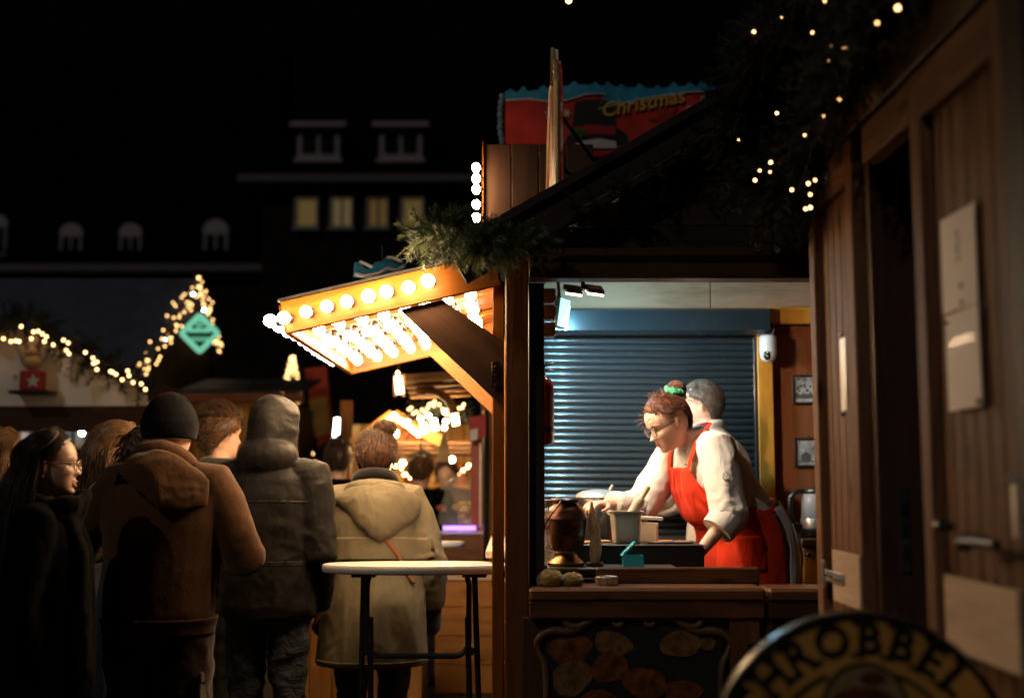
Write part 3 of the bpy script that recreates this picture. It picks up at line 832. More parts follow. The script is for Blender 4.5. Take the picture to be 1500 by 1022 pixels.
# ------------------------------------------------------------------ fir garlands and string lights
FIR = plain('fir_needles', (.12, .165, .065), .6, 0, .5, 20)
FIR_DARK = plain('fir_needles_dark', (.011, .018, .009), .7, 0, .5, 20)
TWIG = plain('fir_twig', (.10, .055, .025), .8)
def catmull(P, n=8):
    P = [Vector(p) for p in P]; out = []
    for i in range(len(P) - 1):
        p0, p1, p2, p3 = P[max(i - 1, 0)], P[i], P[i + 1], P[min(i + 2, len(P) - 1)]
        for s in range(n):
            t = s / n
            out.append(.5 * ((2 * p1) + (p2 - p0) * t + (2 * p0 - 5 * p1 + 4 * p2 - p3) * t * t + (3 * p1 - p0 - 3 * p2 + p3) * t ** 3))
    return out + [P[-1]]
def garland(name, label, path, rad, nsprig, nneedle, nlen, nwid, slen, seed=1, dark=False, hug=None):
    rnd = random.Random(seed)
    root = thing(name, label, 'garland', path[0])
    pts = catmull(path)
    tw, nd = MB(), MB()
    tw.tube(pts, .006, 6)
    for s in range(nsprig):
        i = rnd.randrange(len(pts) - 1)
        b = pts[i].lerp(pts[i + 1], rnd.random())
        tdir = (pts[i + 1] - pts[i]).normalized()
        d = Vector((rnd.gauss(0, 1), rnd.gauss(0, 1), rnd.gauss(0, 1))).normalized()
        d = (d + tdir * rnd.uniform(-.6, .9)).normalized()
        r = rad(i / len(pts)) if callable(rad) else rad
        L = slen * rnd.uniform(.7, 1.25)
        st = b + d * max(0, r - L) * rnd.uniform(.5, 1.1)
        bend = Vector((0, 0, -1)) * L * rnd.uniform(0, .35)
        tip = st + d * L + bend
        mid = st + d * L * .5 + bend * .25
        tw.tube([st, mid, tip], [.0022, .0018, .001], 4)
        for k in range(nneedle):
            t = (k + .5) / nneedle
            p = st.lerp(mid, t * 2) if t < .5 else mid.lerp(tip, t * 2 - 1)
            ax = (tip - st).normalized()
            o = ax.orthogonal().normalized()
            o.rotate(Matrix.Rotation(rnd.uniform(0, 2 * PI), 3, ax))
            nl = nlen * rnd.uniform(.7, 1.15) * (1 - .35 * t)
            dr = (o + ax * rnd.uniform(.35, 1.0)).normalized()
            w = ax.cross(dr).normalized() * nwid * .5
            e = p + dr * nl
            n0 = len(nd.v)
            nd.v += [tuple(p - w), tuple(p + w), tuple(e + w * .3), tuple(e - w * .3)]
            nd.f.append((n0, n0 + 1, n0 + 2, n0 + 3))
    tw.build('twigs', TWIG, root)
    me = bpy.data.meshes.new('needles'); me.from_pydata(nd.v, [], nd.f)
    n = link_mesh('needles', me, FIR_DARK if dark else FIR, root); n['kind'] = 'stuff'
    return root
fairy_me = {}
def lights(root, pts, mat, r, cable=True, name='light_bulb'):
    key = (mat.name, r)
    if key not in fairy_me: fairy_me[key] = MB().ball((0, 0, 0), r, 8, 6).mesh(name, 180)
    for p in pts:
        link_mesh(name, fairy_me[key], mat, root, matrix=Matrix.Translation(Vector(p)))

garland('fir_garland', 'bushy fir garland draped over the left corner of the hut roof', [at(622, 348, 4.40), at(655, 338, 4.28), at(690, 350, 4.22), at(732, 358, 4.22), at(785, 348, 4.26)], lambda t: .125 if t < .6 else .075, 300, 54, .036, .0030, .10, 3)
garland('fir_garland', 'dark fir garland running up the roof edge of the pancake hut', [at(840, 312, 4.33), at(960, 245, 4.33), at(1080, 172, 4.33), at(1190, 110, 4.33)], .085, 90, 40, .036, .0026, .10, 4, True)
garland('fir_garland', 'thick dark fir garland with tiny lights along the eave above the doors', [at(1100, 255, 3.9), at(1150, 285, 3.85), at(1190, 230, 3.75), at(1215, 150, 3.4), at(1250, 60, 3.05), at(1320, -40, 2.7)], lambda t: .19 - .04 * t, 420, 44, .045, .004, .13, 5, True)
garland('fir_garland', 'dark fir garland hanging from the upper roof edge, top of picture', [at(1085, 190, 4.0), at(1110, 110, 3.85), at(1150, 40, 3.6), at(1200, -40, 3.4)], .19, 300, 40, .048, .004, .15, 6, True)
fs = thing('fairy_lights', 'sparse warm fairy lights woven into the dark garland above the doors', 'fairy lights', at(1150, 200, 3.7))
near_pts = [(1104, 47, 3.7, 1), (1190, 48, 3.4, .6), (1218, 67, 3.3, 1), (1238, 71, 3.25, 1.1), (1213, 90, 3.3, .5), (1315, 12, 2.75, 1), (1285, 34, 2.85, .5), (1208, 2, 3.3, .8), (1230, 145, 3.4, .9), (1138, 166, 3.65, .7), (1206, 170, 3.45, .5), (1179, 198, 3.55, .6), (1129, 238, 3.65, .9), (1113, 250, 3.7, .6), (1128, 252, 3.65, .5), (1106, 264, 3.7, .9), (1160, 278, 3.65, .8), (1184, 269, 3.6, .9), (1194, 264, 3.55, .7), (1187, 285, 3.6, .8), (1187, 304, 3.6, 1), (1180, 306, 3.6, .8), (1082, 205, 3.75, .35), (1145, 25, 3.6, .4)]
for px, py, d, s in near_pts:
    lights(fs, [at(px, py, d - .12)], FAIRY_NEAR, round(.0058 * s ** .8, 4))
o = thing('hanging_bulb', 'single amber bulb hanging at the very top of the picture', 'bulb', at(833, 2, 6.5))
lights(o, [at(833, 1, 6.5)], FAIRY_NEAR, .018)
MB().tube([at(833, -4, 6.5), at(833, -60, 6.5)], .004, 6).build('cord', BLACK_METAL, o)
MB().lathe([(.008, 0), (.011, .004), (.011, .03), (.004, .036)], at(833, -3, 6.5), 10).build('socket', BLACK_METAL, o, 40)

# ------------------------------------------------------------------ the near hut on the right with its plank doors
nh = thing('door_hut', 'dark wooden hut with panelled doors at the right edge', 'market hut', (1.6, 2.9, 0))
PX = 1.0
def stile(name, y0, y1, z0, z1, x, th, mat=W_DOOR, parent=nh, hor=False, b=.004):
    if hor: return beam(name, (x, y0, (z0 + z1) / 2), (x, y1, (z0 + z1) / 2), th, z1 - z0, mat, parent, b=b)
    return beam(name, (x, (y0 + y1) / 2, z0), (x, (y0 + y1) / 2, z1), th, y1 - y0, mat, parent, up=(0, 1, 0), b=b)
def leaf(name, ya, yb, planks):
    """a panelled door leaf between distances ya (near) and yb (far)"""
    d = bpy.data.objects.new(name, None); d.location = (PX, (ya + yb) / 2, .1); COL.objects.link(d); adopt(d, nh)
    sw = .068 if yb - ya > .5 else .05
    stile('stile', ya, ya + sw, .1, 2.43, PX, .045, parent=d)
    stile('stile', yb - sw, yb, .1, 2.43, PX, .045, parent=d)
    stile('rail', ya + sw, yb - sw, 2.31, 2.43, PX, .043, parent=d, hor=True)
    stile('rail', ya + sw, yb - sw, .1, .25, PX, .043, parent=d, hor=True)
    w = (yb - ya - 2 * sw) / planks
    for k in range(planks):
        stile('plank', ya + sw + k * w + .0015, ya + sw + (k + 1) * w - .0015, .25, 2.31, PX + .012, .018, parent=d, b=.003)
    return d
d1 = leaf('door', 3.375, 3.88, 5)
d2 = leaf('door', 2.30, 2.865, 6)
stile('door_frame', 2.19, 2.295, 0, 2.44, PX + .012, .09, W_BLACK)
stile('door_frame', 3.31, 3.37, 0, 2.44, PX + .07, .12, W_DARK)
stile('door_frame', 2.87, 2.90, 0, 2.44, PX + .08, .12, W_DARK)
stile('head_beam', 1.6, 3.9, 2.445, 2.60, PX + .02, .09, W_DARK, hor=True)
stile('opening_head', 2.905, 3.305, 2.33, 2.44, PX + .015, .05, W_DOOR, hor=True)
stile('eave_board', 1.6, 4.1, 2.615, 2.74, PX - .06, .05, W_BLACK, hor=True)
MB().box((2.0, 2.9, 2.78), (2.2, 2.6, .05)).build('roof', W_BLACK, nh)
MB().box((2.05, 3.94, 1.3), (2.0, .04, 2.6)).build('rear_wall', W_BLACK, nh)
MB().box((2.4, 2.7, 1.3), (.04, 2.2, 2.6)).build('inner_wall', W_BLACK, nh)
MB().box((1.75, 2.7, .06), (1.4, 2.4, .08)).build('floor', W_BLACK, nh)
lk = MB(); lk.box((PX + .075, 3.305, 1.31), (.03, .006, .23), .002)
lkp = lk.build('lock_plate', plain('dull_steel', (.10, .095, .09), .45, .8), nh)
for dz in (-.06, .0, .055): MB().box((PX + .075, 3.300, 1.31 + dz), (.014, .006, .035)).build('latch_hole', BLACK_METAL, lkp)
# pieces fixed on the leaves
def plate(name, ya, yb, z0, z1, x, th, mat, parent, skew=0.0):
    o = MB().box((x, (ya + yb) / 2, (z0 + z1) / 2), (th, yb - ya, z1 - z0), .0015)
    me = o.mesh(name)
    M = Matrix.Translation((x, (ya + yb) / 2, (z0 + z1) / 2)) @ Matrix.Rotation(skew, 4, 'X')
    me.transform(Matrix.Translation((-x, -(ya + yb) / 2, -(z0 + z1) / 2)))
    return link_mesh(name, me, mat, parent, matrix=M)
def patch(ya, yb, z0, z1, x, parent):
    return beam('plywood_patch', (x, ya, (z0 + z1) / 2), (x, yb, (z0 + z1) / 2), .008, z1 - z0, W_PATCH, parent, b=.001)
patch(3.378, 3.66, 1.085, 1.235, PX - .0275, d1)
patch(2.33, 2.72, 1.075, 1.235, PX - .0275, d2)
hp = MB(); hp.box((PX - .034, 3.635, 1.155), (.004, .21, .034), .001); hp.tube([(PX - .034, 3.745, 1.12), (PX - .034, 3.745, 1.19)], .008, 8); hp.box((PX - .033, 3.765, 1.155), (.004, .03, .085), .001)
h1 = hp.build('hinge', GAL, d1, 40)
for y in (3.56, 3.61, 3.66, 3.71): MB().ball((PX - .037, y, 1.155 + random.uniform(-.008, .008)), .005, 8, 5).build('screw', BLACK_METAL, h1)
hp = MB(); hp.box((PX - .026, 3.72, 2.375), (.004, .23, .036), .001); hp.tube([(PX - .027, 3.85, 2.33), (PX - .027, 3.85, 2.42)], .009, 8)
h2 = hp.build('hinge', GAL, d1, 40)
for y in (3.64, 3.70, 3.76, 3.82): MB().ball((PX - .029, y, 2.375 + random.uniform(-.006, .006)), .005, 8, 5).build('screw', BLACK_METAL, h2)
pp = plate('push_plate', 3.462, 3.525, 1.645, 1.86, PX - .026, .004, plain('pale_metal', (.58, .56, .55), .4, .3), d1)
MB().ball((PX - .03, 3.50, 1.635), .006, 8, 5).build('screw', BLACK_METAL, pp); MB().ball((PX - .03, 3.494, 1.87), .006, 8, 5).build('screw', BLACK_METAL, pp)
# notices
PRINT = plain('notice_print', (.28, .22, .18), .6)
n1 = thing('notice_sheet', 'upper cream notice sheet with faint print on the right-hand door', 'notice', (PX - .012, 2.62, 1.82), group='notices on the door')
plate('sheet', 2.515, 2.72, 1.822, 2.04, PX - .008, .003, CREAM_PAPER, n1, .01)
m = MB()
for k in range(7): m.box((PX - .0105, 2.615 + .004 * math.sin(k * 2.1), 1.995 - .0105 * k), (.0015, .022 - .004 * (k % 3), .005))
m.box((PX - .0105, 2.605, 1.872), (.0015, .02, .012)); m.ball((PX - .012, 2.60, 1.834), .006, 8, 5, (.5, 1, 1))
m.build('faint_print', PRINT, n1)
n2 = thing('notice_sheet', 'lower cream notice sheet with glossy lettering on the right-hand door', 'notice', (PX - .012, 2.62, 1.6), group='notices on the door')
plate('sheet', 2.51, 2.705, 1.60, 1.818, PX - .010, .003, CREAM_PAPER, n2, -.012)
m = MB()
for k in range(9): m.box((PX - .0125, 2.665 - .0155 * k, 1.748 + .0035 * (k % 2)), (.0015, .0105, .014 + .005 * (k % 3)), 0)
m.build('glossy_lettering', plain('pale_lettering', (.78, .70, .58), .25), n2)
m = MB(); m.ball((PX - .013, 2.69, 1.80), .005, 8, 5); m.ball((PX - .013, 2.522, 1.612), .007, 8, 5)
m.build('pin', BLACK_METAL, n2)
# latch on the near leaf
la = bpy.data.objects.new('door_latch', None); la.location = (PX - .03, 2.5, 1.33); COL.objects.link(la); adopt(la, d2)
m = MB(); m.tube([(PX - .03, 2.535, 1.318), (PX - .06, 2.53, 1.318), (PX - .066, 2.42, 1.322), (PX - .066, 2.33, 1.322)], [.010, .012, .011, .010], 10); m.ball((PX - .05, 2.535, 1.315), .019, 12, 8)
m.build('lever', plain('latch_black', (.006, .006, .006), .4), la, 60)
m = MB(); m.tube([(PX - .03, 2.66, 1.345), (PX - .05, 2.655, 1.345)], .010, 8); m.ball((PX - .056, 2.65, 1.347), .018, 12, 8, (1, 1.9, .8))
m.build('knob', BLACK_METAL, la, 60)
m = MB(); m.box((PX - .028, 2.325, 1.395), (.006, .026, .12), .002); m.ball((PX - .034, 2.325, 1.447), .009, 8, 6)
m.build('key_plate', GAL, la, 40)

# ------------------------------------------------------------------ round beer-lid sign in the foreground
rs = thing('round_sign', 'dark gold round lid sign with black letters HROBBEL in the foreground', 'sign', (.735, 2.45, 0))
rc = at(1262, 1121, 2.45)
Rr = .300
MB().lathe([(.001, -.018), (Rr, -.018), (Rr + .004, -.014), (Rr + .004, .014), (Rr, .018), (.001, .018)], rc, 72, Matrix.Rotation(PI / 2, 3, 'X')).build('disc', plain('sign_edge', (.25, .24, .23), .25, .9), rs, 35)
GOLDP = plain('sign_gold_paint', (.55, .27, .055), .45, 0, .3, 5, .15, 40)
SIGNK = plain('sign_black_paint', (.008, .008, .007), .4)
MB().lathe([(.001, 0), (Rr - .012, 0), (Rr - .012, .003), (.001, .003)], rc + Vector((0, -.018, 0)), 72, Matrix.Rotation(PI / 2, 3, 'X')).build('face', GOLDP, rs, 35)
MB().lathe([(Rr - .014, 0), (Rr - .002, 0), (Rr - .002, .005), (Rr - .014, .005), (Rr - .014, 0)], rc + Vector((0, -.018, 0)), 72, Matrix.Rotation(PI / 2, 3, 'X')).build('rim', SIGNK, rs, 35)
def letter(ch, pos, rotz, size, mat, parent, name='letter', offset=.02, extrude=.004, facing=(PI / 2, 0, 0), shear=0.0):
    c = bpy.data.curves.new(name, 'FONT'); c.body = ch; c.size = size; c.align_x = 'CENTER'; c.align_y = 'CENTER'
    c.extrude = extrude; c.offset = offset * size; c.resolution_u = 3; c.shear = shear
    c.materials.append(mat)
    o = bpy.data.objects.new(name, c)
    o.matrix_basis = Matrix.Translation(Vector(pos)) @ Euler(facing).to_matrix().to_4x4() @ Matrix.Rotation(rotz, 4, 'Z')
    COL.objects.link(o)
    dg = bpy.context.evaluated_depsgraph_get()
    me = bpy.data.meshes.new_from_object(o.evaluated_get(dg)); M_ = o.matrix_basis.copy()
    bpy.data.objects.remove(o)
    me.name = name
    return link_mesh(name, me, mat, parent, matrix=M_)
# arc lettering: the arc rises from the left edge to the right
def serif_letter(ch, ang, rad, parent):
    p = rc + Vector((rad * math.sin(ang), -.024, rad * math.cos(ang)))
    lo = letter(ch, p, -ang, .088, SIGNK, parent, 'letter', .022, .0025)
    # slab serifs
    R = Matrix.Rotation(ang, 3, 'Y')
    m = MB()
    bars = {'H': [(-.024, .031), (.024, .031), (-.024, -.031), (.024, -.031)], 'R': [(-.02, .031), (-.02, -.031), (.026, -.031)], 'B': [(-.022, .031), (-.022, -.031)], 'E': [(-.018, .031), (-.018, -.031)], 'L': [(-.018, .031), (-.018, -.031)], 'C': [], 'O': [], 'S': []}[ch]
    for x, z in bars: m.box(p + R @ Vector((x, 0, z)), (.026, .0045, .007), .0005, R)
    if bars: m.build('serif', SIGNK, lo)['kind'] = 'stuff'
for ch, a in zip('CHROBBEL', (-61.5, -46, -30.5, -13.5, 3.5, 18.5, 33, 47)):
    serif_letter(ch, math.radians(a), .250, rs)
m = MB()
for r0 in (.191,):
    MB().tube([rc + Vector((r0 * math.sin(t), -.022, r0 * math.cos(t))) for t in [math.radians(-46 + 25 * i / 14) for i in range(15)]], .0045, 6).build('border_line', SIGNK, rs)
    m.tube([rc + Vector((r0 * math.sin(t), -.022, r0 * math.cos(t))) for t in [math.radians(21 + 25 * i / 14) for i in range(15)]], .0045, 6)
m.build('border_line', SIGNK, rs)
MB().tube([rc + Vector((.005 + .083 * math.sin(2 * PI * i / 40), -.022, .119 + .083 * math.cos(2 * PI * i / 40))) for i in range(40)], .004, 6, closed=True).build('medallion_ring', SIGNK, rs)
MB().lathe([(.001, 0), (.08, 0), (.08, .002), (.001, .002)], rc + Vector((.005, -.0205, .119)), 40, Matrix.Rotation(PI / 2, 3, 'X')).build('medallion', plain('medallion_tan', (.26, .17, .07), .5, 0, .3, 20), rs)
m = MB(); m.ball(rc + Vector((0, -.023, .13)), .05, 14, 8, (1.25, .06, .55)); m.ball(rc + Vector((.02, -.024, .175)), .02, 10, 6, (1.4, .15, .7))
m.build('medallion_figure', plain('medallion_red', (.10, .022, .014), .5, 0, .5, 30), rs)
m = MB(); m.tube([rc + Vector((0, .03, .1)), (rc.x, rc.y + .03, .02)], .022, 12); m.lathe([(.20, 0), (.20, .02), (.03, .035)], (rc.x, rc.y + .03, 0), 24)
m.build('stand', BLACK_METAL, rs, 40)

# ------------------------------------------------------------------ standing tables
def bar_table(label, c, rot):
    t = thing('standing_table', label, 'table', (c[0], c[1], 0), rot, 'round white standing tables')
    t.rotation_euler.x = -.042 * math.cos(rot)      # the paving falls away here
    t.rotation_euler.y = .042 * math.sin(rot)
    TR = .40
    MB().lathe([(.001, 1.068), (TR - .012, 1.068), (TR - .003, 1.073), (TR, 1.082), (TR, 1.094), (TR - .004, 1.101), (TR - .012, 1.103), (.001, 1.104)], (0, 0, 0), 64).build('table_top', WHITE_PLASTIC, t, 30, local=True)
    for sx in (-1, 1):          # the two outer leg pairs crossing
        MB().tube([(sx * .225, -.05, 1.066), (sx * .235, .02, .75), (sx * .25, .14, .25), (sx * .255, .20, .012)], .0125, 10).build('leg', BLACK_METAL, t, 50, local=True)
        MB().tube([(sx * .212, .24, .012), (sx * .198, -.02, .86), (sx * .198, -.03, .885)], .0125, 10).build('leg', BLACK_METAL, t, 50, local=True)
        MB().ball((sx * .21, .0, .75), .017, 10, 6).build('pivot', BLACK_METAL, t, 60, local=True)
        MB().box((sx * .225, -.05, 1.058), (.10, .05, .02), .004).build('leg_mount', BLACK_METAL, t, local=True)
    u = [(-.195, -.10, 1.066), (-.205, -.10, 1.02), (-.205, -.09, .85)]
    for k in range(9):
        a = PI / 2 * k / 8; u.append((-.205 + .06 - .06 * math.cos(a), -.085, .80 - .06 * math.sin(a)))
    u2 = [(-x, y, z) for x, y, z in u[::-1]]
    MB().tube(u + u2, .0115, 10).build('support_hoop', BLACK_METAL, t, 50, local=True)
    MB().tube([(-.25, .19, .07), (.25, .19, .07)], .009, 8).build('foot_bar', BLACK_METAL, t, 50, local=True)
    return t
bar_table('white round folding standing table nearest, just left of the hut post', (-.378, 4.94, 0), 0)
bar_table('farther white round standing table half hidden behind the olive coat', (-.66, 6.68, 0), .9)

# wooden stall fronts behind the tables
def plank_box(label, x0, x1, y0, y1, h, n, vert, top=True):
    b = thing('wooden_counter', label, 'counter', ((x0 + x1) / 2, (y0 + y1) / 2, 0))
    if vert:
        w = (x1 - x0) / n
        for k in range(n):
            beam('plank', (x0 + (k + .5) * w, y0, .01), (x0 + (k + .5) * w, y0, h), .022, w - .004, W_CRATE, b, up=(1, 0, 0))
    else:
        w = h / n
        for k in range(n):
            beam('plank', (x0, y0, .01 + (k + .5) * w), (x1, y0, .01 + (k + .5) * w), .022, w - .004, W_CRATE, b)
    for x in (x0 + .012, x1 - .012):
        beam('side_panel', (x, y0 + .014, h / 2), (x, y1, h / 2), .02, h - .02, W_DARK, b)
    if top: beam('counter_board', (x0 - .03, (y0 + y1) / 2, h + .018), (x1 + .03, (y0 + y1) / 2, h + .018), y1 - y0 + .06, .034, W_PATCH, b)
    return b
plank_box('wooden counter of upright boards behind the olive coat and jeans', -1.28, -.51, 6.95, 7.4, .80, 6, True)
plank_box('lit wooden counter of wide level boards beside the hut post', -.52, .05, 8.25, 8.9, .76, 4, False)

# ------------------------------------------------------------------ signs on and behind the hut roof
sb = thing('bulb_sign', 'brown-backed roof sign with a column of bulbs on its left edge', 'sign', at(760, 320, 6.1))
q0, q1 = at(709, 212, 6.1), at(870, 322, 6.1)
nb = 4
for k in range(nb):
    xx0 = q0.x + (q1.x - q0.x) * k / nb; xx1 = q0.x + (q1.x - q0.x) * (k + 1) / nb
    beam('back_board', ((xx0 + xx1) / 2, 6.1, q1.z - .18), ((xx0 + xx1) / 2, 6.1, q0.z), .018, xx1 - xx0 - .003, W_BACK, sb, up=(1, 0, 0))
beam('edge_plate', (q0.x - .004, 6.08, q1.z - .05), (q0.x - .004, 6.08, q0.z + .01), .05, .006, W_AWN, sb, up=(1, 0, 0))
for py in (245, 261, 277, 299, 318):
    p = at(697.5, py, 6.0)
    link_mesh('bulb', bulb_me, BULB, sb, matrix=Matrix.Translation(p) @ Matrix.Scale(.78, 4))
    link_mesh('bulb_socket', sock_me, SOCKET, sb, matrix=Matrix.Translation((q0.x - .003, p.y, p.z)) @ Matrix.Rotation(-PI / 2, 4, 'Y') @ Matrix.Scale(.6, 4))
beam('rear_strut', (q0.x + .15, 6.12, q0.z - .1), (q0.x + .15, 6.5, q1.z - .12), .03, .03, W_BLACK, sb)
# painted board standing edge-on
eb = thing('painted_board', 'tall red and cream painted roof board standing edge-on', 'sign', (.185, 5.2, 2.6))
out = []
prof = [(4.62, 2.50), (4.62, 3.02), (4.70, 3.10), (4.80, 3.17), (4.86, 3.15), (4.98, 3.19), (5.1, 3.33), (5.25, 3.22), (5.42, 3.24), (5.62, 3.16), (5.80, 3.06), (5.92, 2.9), (6.02, 2.82), (6.02, 2.55)]
BOARD = plain('board_cream_red', (.62, .42, .26), .5, 0, .2, 5)
nt = BOARD.node_tree; rpn = [n for n in nt.nodes if n.type == 'VALTORGB'][0]
rpn.color_ramp.elements[0].color = (.60, .05, .02, 1); rpn.color_ramp.elements[0].position = .44
rpn.color_ramp.elements[1].color = (.85, .68, .48, 1); rpn.color_ramp.elements[1].position = .54
MB().prism([(.185, y, z) for y, z in prof], (.018, 0, 0)).build('board', BOARD, eb)
trim = [(.180, y, z) for y, z in prof]
MB().tube(trim, .010, 6).build('board_trim', plain('trim_gold', (.55, .36, .16), .5), eb)
MB().tube([(.21, 5.0, 3.0), (.42, 5.05, 2.72)], .008, 8).build('strut', BLACK_METAL, eb)
MB().tube([(.21, 5.6, 2.95), (.47, 5.65, 2.76)], .008, 8).build('strut', BLACK_METAL, eb)
# the Christmas sign behind
cs = thing('christmas_sign', 'wide red stall sign with blue icy border and yellow Christmas lettering', 'sign', at(900, 230, 7.6))
CD = 7.6
def pts_at(l, d): return [at(x, y, d) for x, y in l]
redp = plain('sign_red_print', (.55, .030, .018), .45, 0, .55, 4)
blue = plain('sign_ice_blue', (.03, .30, .48), .45, 0, .5, 9)
white = plain('sign_white', (.55, .55, .55), .5, 0, .1)
top = [(740, 134), (760, 136), (800, 130), (850, 124), (900, 127), (960, 130), (1010, 126), (1060, 128), (1100, 131)]
MB().prism(pts_at([(740, 228)] + top + [(1100, 228)], CD), (0, .03, 0)).build('panel', redp, cs)
wave = [(740, 147), (775, 145), (810, 150), (833, 146), (860, 138), (888, 138), (876, 160), (910, 152), (960, 142), (1010, 135), (1060, 134), (1100, 138)]
MB().prism(pts_at(top + wave[::-1], CD - .006), (0, .005, 0)).build('ice_border', blue, cs)
MB().tube(pts_at(wave, CD - .008), .006, 6).build('border_line', white, cs)
m = MB()
for k in range(15):
    x = 745 + 24 * k + random.uniform(-5, 5)
    yb = np.interp(x, [t[0] for t in top], [t[1] for t in top])
    m.prism(pts_at([(x - 12, yb + 4), (x + 12, yb + 4), (x + random.uniform(-4, 6), yb - random.uniform(4, 10))], CD - .004), (0, .02, 0))
m.build('icicle', blue, cs)
m = MB()
for k in range(9):
    c = at(734 + random.uniform(-2, 2), 142 + 9 * k, CD - .02); m.ball(c, .020, 8, 6, (1, .5, 1.2))
m.build('frost_edge', plain('frost_silver', (.16, .22, .32), .3, .4, .5, 60), cs)
letter('Christmas', at(941, 152, CD - .014), .19, .135, plain('sign_yellow', (.62, .40, .06), .5, 0, .1), cs, 'lettering', .012, .004, shear=.25)
for (x, y, r) in ((806, 165, 9), (830, 166, 6), (1030, 145, 4), (1045, 147, 5), (1010, 160, 6)):
    mm = MB(); c = at(x, y, CD - .012)
    for a in range(3):
        dv = Vector((math.cos(a * PI / 3), 0, math.sin(a * PI / 3))) * r / 230
        mm.tube([c - dv, c + dv], .006, 5)
    mm.build('snowflake', white, cs)
hat = pts_at([(826, 212), (838, 186), (842, 150), (858, 146), (884, 146), (900, 152), (902, 186), (918, 196), (922, 214), (880, 206)], CD - .010)
MB().prism(hat, (0, .004, 0)).build('painted_hat', plain('print_hat_black', (.012, .010, .010), .5), cs)
MB().prism(pts_at([(842, 186), (870, 183), (902, 185), (902, 198), (870, 196), (842, 200)], CD - .014), (0, .003, 0)).build('hat_band', plain('hat_band_red', (.40, .016, .012), .5), cs)
MB().prism(pts_at([(838, 214), (850, 207), (878, 203), (902, 207), (904, 217), (838, 217)], CD - .013), (0, .003, 0)).build('white_brow', white, cs)
m = MB()
for k in range(6): c = at(838 + 3.5 * k, 195 + 4 * math.sin(k * 2), CD - .016); m.ball(c, .018, 8, 5, (1.3, .2, .8))
m.build('holly_leaf', plain('holly_green', (.02, .10, .02), .5), cs)
star = plain('poinsettia_red', (.30, .02, .015), .5)
for (x, y, r) in ((975, 175, 26), (1030, 170, 22)):
    mm = MB(); c = at(x, y, CD - .009)
    pts = [c + Vector((math.cos(2 * PI * k / 16), 0, math.sin(2 * PI * k / 16))) * (r if k % 2 == 0 else r * .45) / 230 for k in range(16)]
    mm.prism(pts, (0, .003, 0)).build('poinsettia', star, cs)
for x in (760, 1060):
    b0 = at(x, 225, CD + .05); beam('support_post', (b0.x, b0.y, 0), (b0.x, b0.y, b0.z + .1), .06, .06, W_BLACK, cs, up=(1, 0, 0))
# blue wave ornament over the awning
bw = thing('wave_ornament', 'blue and white wave-shaped ornament standing on the awning', 'ornament', at(555, 404, 5.9))
w0 = [(517, 404), (519, 385), (527, 383), (533, 392), (541, 394), (550, 384), (560, 382), (565, 376), (575, 374), (585, 380), (594, 385), (590, 396), (575, 401), (555, 405), (535, 407)]
MB().prism(pts_at(w0, 5.9), (0, .025, 0)).build('cutout', plain('ornament_blue', (.02, .22, .36), .4, 0, .7, 12), bw)
MB().tube(pts_at([(520, 401), (535, 404), (555, 400), (568, 393), (582, 396), (592, 390)], 5.89), .009, 6).build('white_crest', white, bw)
MB().tube(pts_at([(527, 383), (536, 387), (545, 391)], 5.89), .008, 6).build('white_crest', white, bw)
MB().tube(pts_at([(567, 377), (577, 379), (588, 384)], 5.89), .008, 6).build('white_crest', white, bw)
for x in (535, 575): MB().tube([at(x, 402, 5.91), at(x, 470, 5.91)], .006, 6).build('wire_stand', BLACK_METAL, bw)
MB().tube([at(560, 384, 5.91), at(559, 360, 5.91)], .003, 5).build('wire_stand', BLACK_METAL, bw)
# ------------------------------------------------------------------ buildings beyond the square
BRICK = plain('night_brick', (.018, .014, .012), 1.0, 0, .3, 3, spec=0)
TILE = plain('roof_tile', (.003, .0027, .0027), 1.0, 0, .3, 4, spec=0)
FRAME = plain('window_frame_white', (.27, .235, .24), .6, 0, .08)
PANE = plain('dark_pane', (.012, .012, .014), .12)
PANE_LIT = glow('lit_blind', (1.0, .70, .24), .010)
PANE_LIT2 = glow('lit_curtain', (1.0, .62, .20), .006)
PANE_LIT3 = glow('lit_room', (1.0, .76, .34), .013)
def window(parent, px0, py0, px1, py1, d, lit=False, arch=False, bars=1, lm=None):
    a, b = at(px0, py0, d), at(px1, py1, d)
    x0, x1, z1, z0 = a.x, b.x, a.z, b.z
    w, h = x1 - x0, z1 - z0; t = w * .10
    m = MB()
    for x in (x0 + t / 2, x1 - t / 2): m.box((x, d, (z0 + z1) / 2), (t, .12, h))
    for z in (z0 + t / 2, z1 - t / 2): m.box(((x0 + x1) / 2, d, z), (w - 2 * t, .12, t))
    for k in range(bars): m.box((x0 + w * (k + 1) / (bars + 1), d, (z0 + z1) / 2), (t * .8, .1, h - 2 * t))
    if arch:
        m.prism([((x0 + x1) / 2 + (w / 2 + .05) * math.cos(PI * k / 10), d - .06, z1 + w * .55 * math.sin(PI * k / 10)) for k in range(11)], (0, .12, 0))
    f = m.build('window', FRAME, parent)
    MB().box(((x0 + x1) / 2, d + .03, (z0 + z1) / 2), (w - 2 * t, .02, h - 2 * t)).build('pane', (lm or PANE_LIT) if lit else PANE, f)
    MB().box(((x0 + x1) / 2, d - .03, z0 - t * .5), (w * 1.15, .25, t)).build('sill', FRAME, f)
BD = 40.0
b1 = thing('apartment_building', 'dark brick building with four dim lit windows and two dormers', 'building', (-4.8, BD + 4, 0))
l, r = at(385, 268, BD).x, at(1000, 268, BD).x
ez = at(500, 268, BD).z
MB().box(((l + r) / 2, BD + 4.1, ez / 2), (r - l, 8, ez)).build('wall', BRICK, b1)
